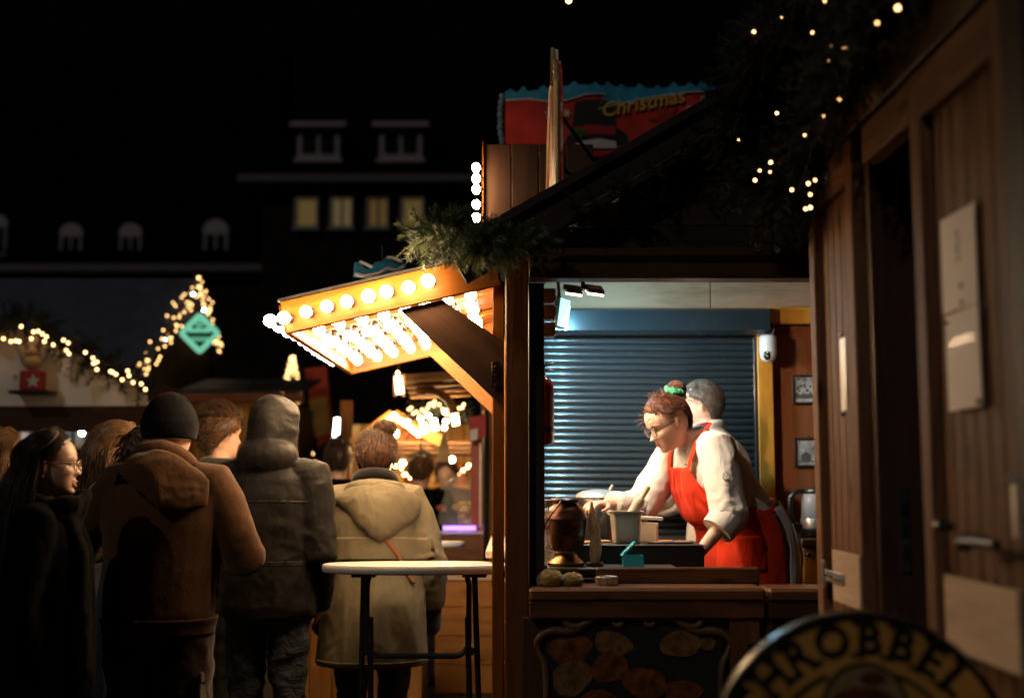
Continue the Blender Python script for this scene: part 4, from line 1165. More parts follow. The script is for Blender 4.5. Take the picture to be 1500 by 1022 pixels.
MB().box(((l + r) / 2 - .3, BD - .2, ez + .05), (r - l + .9, .7, .25)).build('cornice', plain('cornice_stone', (.10, .085, .08), .8), b1)
MB().prism([(l - .4, BD - .3, ez + .15), (l - .4, BD + 4, ez + 3.0), (l - .4, BD + 8.3, ez + .15)], (r - l + .8, 0, 0)).build('roof', TILE, b1)
for x0, x1 in ((432, 466), (484, 517), (537, 569), (587, 621)):
    window(b1, x0, 287, x1, 334, BD - .05, True, bars=1 if x0 in (484, 537) else 0, lm={432: PANE_LIT, 484: PANE_LIT3, 537: PANE_LIT2, 587: PANE_LIT}[x0])
for x0, x1 in ((437, 497), (557, 618)):
    a, b = at(x0, 190, BD + .6), at(x1, 233, BD + .6)
    MB().box(((a.x + b.x) / 2, BD + 2.2, (a.z + b.z) / 2), (b.x - a.x + .15, 3.0, a.z - b.z + .1)).build('dormer', plain('dormer_side', (.025, .022, .022), .8), b1)
    window(b1, x0, 190, x1, 233, BD + .62, False, bars=1)
    MB().box(((a.x + b.x) / 2, BD + 2.0, a.z + .12), (b.x - a.x + .5, 3.4, .16)).build('dormer_roof', FRAME, b1)
b2 = thing('old_building', 'dark old building with small arched windows behind the left stalls', 'building', (-18, 49, 0))
BD2 = 46.0
l, r = at(-260, 390, BD2).x, at(384, 390, BD2).x
ez = at(100, 392, BD2).z
MB().box(((l + r) / 2, BD2 + 4.1, ez / 2), (r - l, 8, ez)).build('wall', BRICK, b2)
MB().box(((l + r) / 2, BD2 - .1, ez - .05), (r - l + .4, .5, .3)).build('cornice', MATS['cornice_stone'], b2)
MB().prism([(l, BD2 - .2, ez), (l, BD2 + 5, ez + 11), (l, BD2 + 8.2, ez)], (r - l, 0, 0)).build('roof', TILE, b2)
for x0, y0, x1, y1 in ((89, 344, 119, 384), (176, 344, 206, 384), (299, 340, 333, 382), (-18, 330, 9, 372), (155, 253, 181, 286)):
    dd = BD2 + (0.2 if y0 > 300 else 2.6)
    a, b = at(x0, y0, dd), at(x1, y1, dd)
    MB().box(((a.x + b.x) / 2, dd + 1.6, (a.z + b.z) / 2), (b.x - a.x + .1, 3.0, a.z - b.z)).build('dormer', MATS['dormer_side'], b2)
    window(b2, x0, y0, x1, y1, dd, False, True, 1)

# ------------------------------------------------------------------ stall with the white gable, far left
HD = 9.0
ha = thing('gift_stall', 'stall with white gable board under a lit fir garland, far left', 'market hut', (-4.1, 10, 0))
GW = plain('gable_white', (.80, .74, .68), .7, 0, .10, 2)
gab = [(-170, 594), (-165, 590), (-110, 548), (-60, 505), (-20, 486), (25, 480), (60, 488), (100, 512), (150, 538), (195, 560), (216, 580), (216, 594)]
MB().prism(pts_at(gab, HD), (0, .04, 0)).build('gable', GW, ha)
bl, br = at(-180, 596, HD), at(222, 596, HD)
beam('fascia_beam', (bl.x, HD + .02, bl.z - .09), (br.x, HD + .02, br.z - .09), .1, .19, W_DARK, ha)
z_c = at(100, 760, HD).z
for x in (at(-170, 600, HD).x, at(214, 600, HD).x):
    beam('post', (x, HD + .05, 0), (x, HD + .05, bl.z), .1, .1, W_DARK, ha, up=(1, 0, 0))
for k in range(6):
    z = .1 + k * .17
    beam('front_board', (bl.x + .05, HD, z), (br.x - .05, HD, z), .03, .165, W_DARK, ha)
beam('counter', (bl.x, HD + .1, 1.14), (br.x, HD + .1, 1.14), .5, .05, W_COUNTER, ha)
SHOPW = plain('shop_wall', (.36, .31, .27), .8, 0, .4, 3)
xr = at(208, 600, 10.8).x
MB().box(((bl.x + xr) / 2, 10.8, 1.2), (xr - bl.x, .05, 2.3)).build('back_wall', SHOPW, ha)
MB().prism([(br.x - .06, HD + .12, 0), (br.x - .06, HD + .12, 2.0), (xr, 10.78, 2.0), (xr, 10.78, 0)], (-.03, 0, 0)).build('side_wall', W_DARK, ha)
MB().prism([(bl.x - .2, HD - .15, at(0, 560, HD).z), (bl.x - .2, HD + 2.2, at(0, 560, HD).z + .1), (bl.x - .2, HD + 2.2, at(0, 560, HD).z + .2)], (.01, 0, 0)).build('roof_board', W_BLACK, ha)
for z in (1.45, 1.72):
    beam('shelf', (bl.x + .1, 10.65, z), (xr - .04, 10.65, z), .2, .025, W_CRATE, ha)
LAMP_WHITE = glow('stall_lamp_white', (.95, .92, .85), 40.0)
for px in (-40, 6, 120):
    p = at(px, 634, 10.2); MB().ball(p, .022, 10, 8).build('lamp', LAMP_WHITE, ha)
garland('fir_garland', 'fir garland with warm lights on the white gable, far left', pts_at([(-170, 575), (-110, 535), (-60, 492), (-20, 474), (25, 467), (60, 475), (105, 502), (150, 530), (195, 552), (222, 576)], HD - .1), .13, 150, 34, .075, .009, .17, 11, True)
fa = thing('fairy_lights', 'warm fairy lights along the white gable, far left', 'fairy lights', at(60, 480, HD - .2))
flp = [(5, 496), (16, 500), (23, 499), (28, 500), (31, 478), (46, 496), (49, 486), (56, 485), (62, 489), (68, 493), (65, 500), (78, 505), (93, 498), (100, 502), (97, 513), (101, 518), (125, 516), (136, 524), (142, 530), (137, 532), (142, 541), (162, 544), (165, 545), (170, 548), (187, 543), (189, 550), (179, 556), (195, 560), (207, 562), (213, 570), (-15, 490), (-30, 498)]
lights(fa, [at(x, y, HD - .25) for x, y in flp], FAIRY_DIM, .013)
# red gift figure on the gable
rf = thing('gift_figure', 'red star box with a pale angel figure on the white gable shelf', 'ornament', at(48, 575, HD - .1))
p0, p1 = at(34, 543, HD - .12), at(62, 573, HD - .12)
MB().box(((p0.x + p1.x) / 2, HD - .12, (p0.z + p1.z) / 2), (p1.x - p0.x, .14, p0.z - p1.z), .01).build('box', plain('gift_red', (.34, .02, .015), .6), rf)
c = at(48, 558, HD - .196)
MB().prism([c + Vector((math.sin(2 * PI * k / 10), 0, math.cos(2 * PI * k / 10))) * (.055 if k % 2 == 0 else .024) for k in range(10)], (0, .006, 0)).build('star', white, rf)
m = MB(); m.ball(at(48, 531, HD - .12), .06, 12, 8, (1.2, .8, 1)); m.ball(at(48, 514, HD - .12), .045, 12, 8)
m.build('angel_body', plain('angel_tan', (.35, .25, .14), .7), rf, 180)
m = MB()
for s in (-1, 1): m.ball(at(48 + s * 13, 520, HD - .09), .07, 10, 8, (.55, .25, 1.4), Euler((0, s * .3, 0)).to_matrix())
m.build('wing', plain('wing_grey', (.30, .28, .25), .7), rf, 180)
m = MB()
for x in (43, 48, 53): m.lathe([(.02, 0), (.015, .05), (.001, .1)], at(x, 505, HD - .12), 8)
m.build('crown', plain('angel_hair', (.40, .30, .26), .7), rf)
a, b = at(20, 575, HD - .1), at(77, 575, HD - .1)
beam('shelf', (a.x, HD - .1, a.z), (b.x, HD - .1, b.z), .2, .025, W_BLACK, rf)
# goods in that stall
gcol = [(.10, .20, .35), (.45, .40, .34), (.30, .10, .05), (.12, .14, .10), (.38, .24, .08), (.20, .30, .34)]
gm = [plain('goods_%d' % i, c, .6, 0, .2) for i, c in enumerate(gcol)]
gn = ['blue', 'cream', 'red-brown', 'dark green', 'ochre', 'teal']
ORD = ['first', 'second', 'third', 'fourth', 'fifth', 'sixth', 'seventh', 'eighth', 'ninth', 'tenth', 'eleventh']
for k in range(22):
    px = 2 + k * 9.7 + random.uniform(-2, 2)
    p = at(px, 690, 10.62)
    h = random.uniform(.10, .24); i = random.randrange(6); z = 1.4625 if k % 2 else 1.7325
    o = MB()
    if k % 3 == 0: o.lathe([(.045, 0), (.05, .01), (.05, h * .6), (.02, h * .8), (.02, h)], (p.x, 10.6, z), 12)
    elif k % 3 == 1: o.box((p.x, 10.6, z + h / 2), (.085, .1, h), .008)
    else: o.lathe([(.03, 0), (.05, .02), (.055, h * .5), (.04, h * .9), (.02, h)], (p.x, 10.6, z), 12)
    ob = o.build(['bottle', 'gift_box', 'vase'][k % 3], gm[i], None, 40)
    knd = ['bottle', 'gift box', 'vase'][k % 3]
    tag(ob, '%s %s, %s from left on the %s shelf, far-left stall' % (gn[i], knd, ORD[k // 2], 'lower' if k % 2 else 'upper'), knd, 'goods on the shelves of the far left stall')

# ------------------------------------------------------------------ hut with the lit gable and the green diamond sign
hb = thing('gable_hut', 'dark-roofed hut with gable outlined in fairy lights behind the beanie', 'market hut', (-4.5, 11.2, 0))
GX = -3.71
zr, ze, yr = 3.80, 2.46, 13.94
roofm = plain('blue_black_roof', (.055, .06, .095), .7, 0, .25, 3)
beam('roof_slope', (-7.9, 0, 0), (GX, 0, 0), 2.42, .05, roofm, hb)
rs_ = COL.objects[-1] if False else None
slope_o = [o for o in hb.children if o.name.startswith('roof_slope')][0]
slope_o.matrix_basis = frame_matrix((-7.9, (11.94 + yr) / 2, (ze + zr) / 2 - .03), (GX, (11.94 + yr) / 2, (ze + zr) / 2 - .03), up=Vector((0, -(zr - ze), yr - 11.94)))
so2 = beam('roof_slope', (-7.9, 0, 0), (GX, 0, .0), 2.40, .05, roofm, hb)
so2.matrix_basis = frame_matrix((-7.9, (15.94 + yr) / 2, (ze + zr) / 2 - .03), (GX, (15.94 + yr) / 2, (ze + zr) / 2 - .03), up=Vector((0, (zr - ze), 15.94 - yr)))
MB().prism([(GX - .12, 12.2, ze), (GX - .12, yr, zr - .1), (GX - .12, 15.7, ze)], (.04, 0, 0)).build('gable', W_BLACK, hb)
for k in range(13):
    y = 12.3 + k * .26
    beam('wall_plank', (GX - .1, y, .05), (GX - .1, y, ze), .03, .255, W_AWN, hb, up=(0, 1, 0))
for k in range(9):
    x = GX - .2 - k * .21
    beam('wall_plank', (x, 12.2, .05), (x, 12.2, ze), .03, .205, W_DARK, hb, up=(1, 0, 0))
fb = thing('fairy_lights', 'dense warm fairy lights outlining the dark gable above the beanie', 'fairy lights', (GX, yr, zr))
rnd = random.Random(5)
P1 = []
for k in range(74):
    t = k / 73
    P1.append(at(203 + 88 * t + rnd.gauss(0, 7 - 2 * t), 552 - 138 * t + rnd.gauss(0, 7 - 2 * t), (9.55 + 1.5 * t) * 1.25))
for k in range(46):
    t = k / 45
    P1.append(at(293 + 31 * t + rnd.gauss(0, 3.5), 412 + 104 * t + rnd.gauss(0, 4), (11.1 + .7 * t) * 1.25))
lights(fb, P1, FAIRY_DIM, .011)
lights(fb, [at(283, 431, 13.6), at(299, 454, 13.9), at(241, 497, 12.7)], FAIRY_WHITE, .013)
MB().tube([at(203, 552, 11.95), at(293, 410, 13.9), at(325, 518, 14.8)], .012, 6).build('cable', TWIG, fb)
# diamond sign
ds = thing('diamond_sign', 'mint green neon diamond sign in front of the lit gable', 'sign', at(292, 520, 11.0))
DD = 11.0
NEON = glow('neon_mint', (.25, .80, .55), .24)
NEON2 = glow('neon_mint_soft', (.20, .66, .43), .15)
DGREEN = plain('sign_dark_green', (.005, .05, .03), .5)
dia = []
cx, cy, R = 292.5, 488, 27.0
for k in range(4):
    a = k * PI / 2
    px, py = cx + R * math.sin(a), cy - R * math.cos(a)
    for s in (-.5, 0, .5):
        dia.append(at(cx + (R - 2 + 1.2 * (1 - abs(s) * 2)) * math.sin(a + s * .16), cy - (R - 2 + 1.2 * (1 - abs(s) * 2)) * math.cos(a + s * .16), DD - .02))
MB().tube(dia, .026, 8, closed=True).build('neon_frame', NEON, ds, 60)
MB().prism(pts_at([(cx, cy - R), (cx + R, cy), (cx, cy + R), (cx - R, cy)], DD), (0, .06, 0)).build('panel', DGREEN, ds)
m = MB(); m.lathe([(.001, 0), (.042, 0), (.042, .01), (.001, .01)], at(cx, cy - 14, DD - .012), 20, Matrix.Rotation(PI / 2, 3, 'X')); m.build('roundel', NEON2, ds)
for k in range(7):
    h = [9, 6, 7, 6, 6, 8, 6][k]
    a, b = at(cx - 15.5 + 4.6 * k, cy - 1 - h, DD - .02), at(cx - 12 + 4.6 * k, cy - 1, DD - .02)
    MB().box(((a.x + b.x) / 2, DD - .02, (a.z + b.z) / 2), (b.x - a.x, .012, a.z - b.z), .003).build('glyph', NEON, ds)
a, b = at(cx - 13, cy + 5, DD - .02), at(cx + 13, cy + 12, DD - .02)
MB().box(((a.x + b.x) / 2, DD - .02, (a.z + b.z) / 2), (b.x - a.x, .012, a.z - b.z), .004).build('lower_band', NEON2, ds)
MB().tube([at(cx, cy - 24, DD + .03), at(cx, cy - 24, DD + 1.6), Vector((GX, 13.9, at(cx, cy - 24, DD + 1.6).z))], .014, 6).build('hanger', BLACK_METAL, ds)

# ------------------------------------------------------------------ lit cone tree, banner, tube lamp
tr = thing('christmas_tree', 'small conical tree covered in fairy lights behind the hooded jacket', 'tree', at(427, 700, 14))
tb = Vector((at(427, 600, 14).x, 14, 0)); tz = at(427, 522, 14).z
MB().tube([tb, tb + Vector((0, 0, 1.0))], [.09, .06], 8).build('trunk', TWIG, tr)
nd = MB()
for k in range(1500):
    t = random.random() ** .7; z = .6 + (tz - .6) * (1 - t); r = .42 * t * random.uniform(.55, 1.05); a = random.uniform(0, 2 * PI)
    p = tb + Vector((r * math.cos(a), r * math.sin(a), z)); dv = Vector((math.cos(a), math.sin(a), -.35)).normalized() * .12
    w = Vector((-math.sin(a), math.cos(a), random.uniform(-.3, .3))) * .02
    n0 = len(nd.v); nd.v += [tuple(p - w), tuple(p + w), tuple(p + dv)]; nd.f.append((n0, n0 + 1, n0 + 2))
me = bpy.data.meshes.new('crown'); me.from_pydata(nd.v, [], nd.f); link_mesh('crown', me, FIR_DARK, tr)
TP = []
for k in range(130):
    t = ((k + .5) / 130) ** 1.1 * .75; z = tz - (tz - .9) * t; r = .45 * t + .015; a = k * 2.4
    TP.append(tb + Vector((r * math.cos(a), -abs(r * math.sin(a)), z)))
lights(tr, TP, FAIRY_DIM, .014)
bn = thing('red_banner', 'tall red and orange banner beside the hooded man, blurred', 'banner', (at(468, 640, 12.4).x, 12.4, 0))
MB().prism(pts_at([(446, 540), (478, 536), (489, 640), (466, 655)], 12.4), (0, .03, 0)).build('cloth', plain('banner_red', (.75, .08, .03), .7, 0, .3, 3), bn)
MB().prism(pts_at([(452, 585), (478, 580), (485, 634), (462, 640)], 12.38), (0, .012, 0)).build('yellow_print', plain('banner_yellow', (.80, .42, .08), .7, 0, .4, 5), bn)
MB().tube([at(442, 530, 12.4), Vector((at(462, 640, 12.4).x, 12.4, 0))], .025, 8).build('pole', BLACK_METAL, bn)
TUBE = glow('tube_lamp', (.92, .95, 1.0), 5.0)
tl = thing('tube_lamp', 'upright white light tube left of the olive-coated woman', 'lamp', (at(493, 650, 11).x, 11, 0))
MB().tube([at(494.5, 612, 11), at(491, 648, 11)], .026, 10).build('tube', TUBE, tl, 60)
MB().tube([at(491, 650, 11), Vector((at(491, 650, 11).x, 11, 0))], .03, 8).build('post', BLACK_METAL, tl)

# ------------------------------------------------------------------ glowing food stall behind the olive coat
fsd = 9.6
st2 = thing('food_stall', 'glowing food stall with light chains behind the olive coat', 'market hut', (-.7, 10, 0))
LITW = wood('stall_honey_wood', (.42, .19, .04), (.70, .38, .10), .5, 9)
a, b = at(500, 655, 11.2), at(740, 655, 11.2)
nbk = 8
for k in range(nbk):
    x = a.x + (b.x - a.x) * (k + .5) / nbk
    beam('back_plank', (x, 11.2, .05), (x, 11.2, 1.95), .03, (b.x - a.x) / nbk - .008, LITW, st2, up=(1, 0, 0))
a, b = at(512, 800, 9.3), at(668, 800, 9.3)
for k in range(5):
    beam('front_plank', (a.x, 9.3, .1 + .19 * k), (b.x, 9.3, .1 + .19 * k), .03, .185, W_CRATE, st2)
beam('counter', (a.x - .05, 9.4, 1.05), (b.x + .05, 9.4, 1.05), .5, .04, W_COUNTER, st2)
for px in (506, 722):
    p = at(px, 700, 9.3); beam('post', (p.x, 9.3, 0), (p.x, 9.3, 2.05), .09, .09, W_CRATE, st2, up=(1, 0, 0))
a, b = at(515, 652, 9.2), at(695, 652, 9.2)
for k in range(3):
    beam('eave_plank', (a.x, 9.2 - .02 * k, a.z - .05 + .032 * k), (b.x, 9.2 - .02 * k, a.z - .05 + .032 * k), .03, .030, W_GREY, st2)
# little lit gable
gp = [(518, 650), (577, 610), (652, 652)]
for (p, q) in (((516, 652), (577, 607)), ((577, 607), (652, 650))):
    beam('rake_board', at(*p, 9.15), at(*q, 9.15), .06, .09, LITW, st2)
MB().prism(pts_at([(530, 650), (577, 616), (640, 650)], 9.25), (0, .03, 0)).build('gable', plain('gable_redbrown', (.30, .09, .03), .6), st2)
WARM2 = glow('stall_bulb', (1.0, .70, .36), 20.0)
WARM3 = glow('stall_bulb_amber', (1.0, .56, .20), 16.0)
fl2 = thing('light_chain', 'chain of warm bulbs outlining the small lit gable, blurred', 'light chain', at(577, 605, 9.1))
cp = []
for (p, q, n) in (((562, 622), (577, 608), 4), ((577, 608), (618, 640), 8)):
    for k in range(n):
        t = k / n; cp.append(at(p[0] + (q[0] - p[0]) * t, p[1] + (q[1] - p[1]) * t, 9.05))
lights(fl2, cp, WARM3, .020, name='bulb'); lights(fl2, [at(578, 635, 9.1)], WARM3, .034, name='bulb')
fl3 = thing('light_chain', 'larger round bulbs hanging right of the small lit gable, blurred', 'light chain', at(640, 615, 8.9))
lights(fl3, [at(x, y, 8.9) for x, y in ((597, 618), (616, 613), (628, 609), (652, 603), (604, 628), (653, 617), (666, 613), (665, 615), (651, 626))], WARM2, .019, name='bulb')
for px, y0, y1 in ((620, 620, 634), (635, 614, 630), (665, 606, 622)):
    MB().tube([at(px, y0, 8.9), at(px + 3, y1, 8.9)], .024, 8).build('bulb', WARM2, fl3, 60)
MB().tube(catmull(pts_at([(585, 612), (615, 603), (652, 596), (690, 590)], 8.92)), .008, 6).build('cable', BLACK_METAL, fl3)
fl4 = thing('light_chain', 'row of bulbs under the food stall eave, blurred', 'light chain', at(620, 675, 9.8))
lights(fl4, [at(x, y, 9.8) for x, y in ((590, 678), (624, 674), (662, 673), (545, 676), (700, 672))], WARM2, .024, name='bulb')
MB().tube([at(540, 668, 9.8), at(705, 666, 9.8)], .008, 6).build('cable', BLACK_METAL, fl4)
garland('fir_garland', 'small fir garland with faint lights over the food stall', pts_at([(598, 612), (615, 600), (640, 596), (668, 596), (690, 600)], 9.0), .10, 50, 26, .07, .008, .14, 21, True)
# lamp bar and lit canopy above
cn = thing('stall_canopy', 'lit plank canopy with curved bracket above the food stall', 'canopy', at(640, 580, 8.4))
for k in range(4):
    p, q = at(592 + 3 * k, 560 + 7 * k, 8.4 + .12 * k), at(690, 554 + 8 * k, 8.4 + .12 * k)
    beam('plank', p, q, .11, .02, LITW, cn)
beam('fascia', at(588, 556, 8.38), at(700, 548, 8.38), .03, .07, W_CRATE, cn)
MB().tube(catmull(pts_at([(610, 572), (640, 574), (658, 588), (664, 606)], 8.5)), .03, 8).build('bracket', W_CRATE, cn, 60)
p = at(715, 560, 8.5); beam('post', (p.x, p.y, 0), (p.x, p.y, 2.2), .10, .10, W_CRATE, cn, up=(1, 0, 0))
lb = thing('lantern', 'upright glowing lantern tube hanging under the awning gap', 'lantern', at(585, 546, 8.1))
MB().tube([at(583, 552, 8.1), at(586, 576, 8.1)], .024, 10).build('tube', glow('lantern_tube', (1.0, .82, .55), 9.0), lb, 60)
m = MB(); m.box(at(579, 564, 8.13), (.02, .05, .15)); m.box(at(591, 564, 8.15), (.02, .05, .15)); m.tube([at(584, 548, 8.1), at(584, 530, 8.1)], .01, 6)
m.build('housing', W_CRATE, lb)
lights(lb, [at(583, 546, 8.1)], FAIRY, .014)
# hanging straw bundles
for k, (px, py, w, lab) in enumerate(((650, 632, 9, 'pale hanging cord bundle at the middle of the food stall'), (617, 648, 7, 'shorter pale cord bundle hanging at the left of the food stall'))):
    sb_ = thing('cord_bundle', lab, 'cords', at(px, py, 8.8), group='cord bundles at the food stall')
    m = MB()
    for i in range(16):
        t = i / 15 - .5
        m.tube([at(px + t * 2, py, 8.8), at(px + t * w * 1.4, py + 22, 8.8 + .02 * math.sin(i * 2)), at(px + t * w * 2.1, py + 44, 8.8 + .03 * math.sin(i * 3))], .004, 4)
    m.build('cords', plain('pale_cord_%d' % k, (.50, .40, .24), .8), sb_)
# serving case: red post, glass dome, lit food, violet light bar
dc = thing('display_case', 'glass display case with red post and violet light bar, blurred', 'display case', (at(680, 790, 8.5).x, 8.5, .795))
p = at(697, 700, 8.5); beam('red_post', (p.x, 8.5, .795), (p.x, 8.5, at(697, 628, 8.5).z), .06, .07, plain('post_red', (.30, .03, .025), .45), dc, up=(1, 0, 0))
p = at(704, 700, 8.5); beam('chrome_edge', (p.x, 8.46, at(704, 772, 8.5).z), (p.x, 8.46, at(704, 648, 8.5).z), .015, .015, STEEL, dc, up=(1, 0, 0))
c = at(668, 768, 8.6)
MB().lathe([(.20, 0), (.20, .06), (.185, .16), (.14, .27), (.07, .335), (.001, .355)], (c.x + .03, 8.65, c.z), 28).build('glass_dome', glass('dome_glass', (.9, .85, .75), .04, .18), dc, 60)
a, b = at(648, 782, 8.5), at(706, 782, 8.5)
MB().box(((a.x + b.x) / 2, 8.65, (a.z + .797) / 2), (b.x - a.x + .02, .4, a.z - .797), .01).build('case_base', W_COUNTER, dc)
MB().box(((a.x + b.x) / 2, 8.65, a.z + .012), (b.x - a.x + .04, .42, .022), .004).build('case_top', WHITE_PLASTIC, dc)
MB().tube([at(649, 773, 8.42), at(697, 773, 8.42)], .016, 8).build('violet_light_bar', glow('violet_led', (.36, .20, 1.0), 1.1), dc, 60)
food = [plain('food_%d' % i, c, .6, 0, .3) for i, c in enumerate(((.60, .36, .08), (.66, .50, .22), (.40, .10, .04), (.58, .26, .05)))]
m = [MB() for _ in food]
for k in range(40):
    q = Vector((c.x + .03 + random.uniform(-.15, .15), 8.65 + random.uniform(-.12, .1), c.z + .02 + random.uniform(0, .12)))
    m[k % 4].ball(q, random.uniform(.02, .04), 8, 6, (1.2, 1, .7))
for i, mm in enumerate(m): mm.build('food', food[i], dc, 180)
red_b = thing('red_pennant', 'small red and white pennant sign at the right of the food stall', 'sign', at(700, 640, 8.3))
MB().prism(pts_at([(686, 612), (712, 606), (711, 640), (688, 648)], 8.3), (0, .02, 0)).build('panel', plain('pennant_red', (.35, .02, .02), .6), red_b)
MB().prism(pts_at([(688, 630), (700, 627), (699, 643), (689, 646)], 8.28), (0, .012, 0)).build('white_print', white, red_b)
MB().tube([at(712, 600, 8.32), Vector((at(712, 600, 8.32).x, 8.32, 0))], .02, 8).build('pole', BLACK_METAL, red_b)
# lit goods on the back shelf
beam('goods_shelf', at(512, 742, 11.0), at(735, 742, 11.0), .3, .03, LITW, st2)
beam('goods_shelf', at(512, 712, 11.0), at(735, 712, 11.0), .25, .03, LITW, st2)
gz = {0: at(600, 742, 11).z + .0155, 1: at(600, 712, 11).z + .0155}
fn = ['ochre', 'cream', 'red-brown', 'orange']
for k in range(18):
    px = 528 + k * 11.3; p = at(px, 740, 11.0); i = (k * 7 + k // 4) % 4; r_ = k % 2
    h = .09 + .05 * ((k * 5) % 3)
    o = MB().lathe([(.05, 0), (.06, .02), (.058, h * .7), (.035, h * .9), (.035, h)], (p.x, 11.0, gz[r_]), 12).build('honey_jar', food[i], None, 50)
    tag(o, '%s jar, %s from the left on the %s lit shelf of the food stall' % (fn[i], ORD[k // 2], 'upper' if r_ else 'lower'), 'jar', 'jars on the lit shelves of the food stall')

# dense small bulbs strung through the food stall
fl5 = thing('light_chain', 'fine golden light chain strung across the inside of the food stall', 'light chain', at(620, 690, 10.6))
rl = random.Random(44)
lights(fl5, [at(530 + 5.1 * k + rl.uniform(-2, 2), 690 + 7 * math.sin(k * .55) + rl.uniform(-3, 3), 10.7) for k in range(38)], WARM3, .012, name='bulb')
lights(fl5, [at(600 + 3.2 * k + rl.uniform(-2, 2), 598 + 8 * math.sin(k * .4) + rl.uniform(-4, 4), 8.75) for k in range(26)], FAIRY_DIM, .012, name='bulb')
MB().tube(catmull([at(530 + 25 * k, 690 + 7 * math.sin(k * 2.7), 10.71) for k in range(9)]), .006, 5).build('cable', BLACK_METAL, fl5)

# plank hut closing the gap behind the crowd
ph_ = thing('plank_hut', 'brown plank hut wall with a red-brown beam behind the tousled-haired man', 'market hut', (at(335, 700, 11.3).x, 11.6, 0))
x0_, x1_ = at(268, 640, 11.3).x, at(436, 640, 11.3).x
zt_ = at(340, 590, 11.3).z
nw_ = 7
for k in range(nw_):
    x = x0_ + (x1_ - x0_) * (k + .5) / nw_
    beam('wall_plank', (x, 11.3, .03), (x, 11.3, zt_), .03, (x1_ - x0_) / nw_ - .008, W_YEL, ph_, up=(1, 0, 0))
beam('eave_beam', (x0_ - .05, 11.26, zt_ + .045), (x1_ + .05, 11.26, zt_ + .045), .09, .085, W_RED, ph_)
MB().prism([(x0_ - .05, 11.24, zt_ + .09), (x1_ + .05, 11.24, zt_ + .09), (x1_ + .05, 12.3, zt_ + .28), (x0_ - .05, 12.3, zt_ + .28)], (0, .02, .03)).build('roof', W_BLACK, ph_)
for x in (x0_ + .03, x1_ - .03):
    beam('side_wall', (x, 11.33, zt_ / 2), (x, 12.25, zt_ / 2), .03, zt_ - .04, W_DARK, ph_)
# ------------------------------------------------------------------ people: bodies, clothes, hair
def vnoise(P):
    P = np.asarray(P, dtype=np.float64)
    i = np.floor(P).astype(np.int64); f = P - i
    u = f * f * (3 - 2 * f)
    def hsh(a, b, c):
        n = (a * 374761393 + b * 668265263 + c * 2147483647 + 1013904223) & 0xFFFFFFFF
        n = ((n ^ (n >> 13)) * 1274126177) & 0xFFFFFFFF
        return ((n ^ (n >> 16)) & 0xFFFF) / 32767.5 - 1
    r = 0
    for dx in (0, 1):
        for dy in (0, 1):
            for dz in (0, 1):
                w = (u[:, 0] if dx else 1 - u[:, 0]) * (u[:, 1] if dy else 1 - u[:, 1]) * (u[:, 2] if dz else 1 - u[:, 2])
                r = r + w * hsh(i[:, 0] + dx, i[:, 1] + dy, i[:, 2] + dz)
    return r

def folds(P, amp, freq, stretch=(1, 1, 1), seed=0.0, warp=.5):
    Q = P * np.array(stretch) * freq + seed
    W = np.stack([vnoise(Q * .7 + 11.3), vnoise(Q * .7 + 47.1), vnoise(Q * .7 + 93.7)], 1) * warp
    n = vnoise(Q + W)
    ridge = 1 - np.abs(n) * 2.0
    return amp * (ridge * .75 + .25 * vnoise(Q * 2.7 + 5))

def remesh(mb, name, voxel, it=4, fac=.5, disp=None):
    me = mb.mesh(name)
    o = bpy.data.objects.new('tmp', me); COL.objects.link(o)
    m = o.modifiers.new('r', 'REMESH'); m.mode = 'VOXEL'; m.voxel_size = voxel; m.use_smooth_shade = True
    if it:
        s = o.modifiers.new('s', 'SMOOTH'); s.factor = fac; s.iterations = it
    dg = bpy.context.evaluated_depsgraph_get()
    out = bpy.data.meshes.new_from_object(o.evaluated_get(dg))
    bpy.data.objects.remove(o); bpy.data.meshes.remove(me)
    out.name = name
    if disp is not None:
        n = len(out.vertices)
        co = np.empty(n * 3); out.vertices.foreach_get('co', co); co = co.reshape(-1, 3)
        no = np.empty(n * 3); out.vertices.foreach_get('normal', no); no = no.reshape(-1, 3)
        co += no * disp(co)[:, None]
        out.vertices.foreach_set('co', co.ravel()); out.update()
    out.shade_smooth()
    return out

HEAD_ROWS = np.array([  # z, front, back, half width (head height = 1)
    (-.50, .27, .03, .08), (-.475, .325, -.02, .145), (-.43, .352, -.08, .195), (-.36, .350, -.20, .245), (-.28, .358, -.31, .278), (-.18, .362, -.375, .302),
    (-.08, .356, -.415, .318), (0.0, .340, -.45, .328), (.08, .372, -.475, .336), (.18, .370, -.49, .345), (.28, .335, -.468, .335),
    (.36, .272, -.41, .302), (.43, .185, -.32, .235), (.475, .09, -.20, .15), (.50, .0, -.09, .05)])

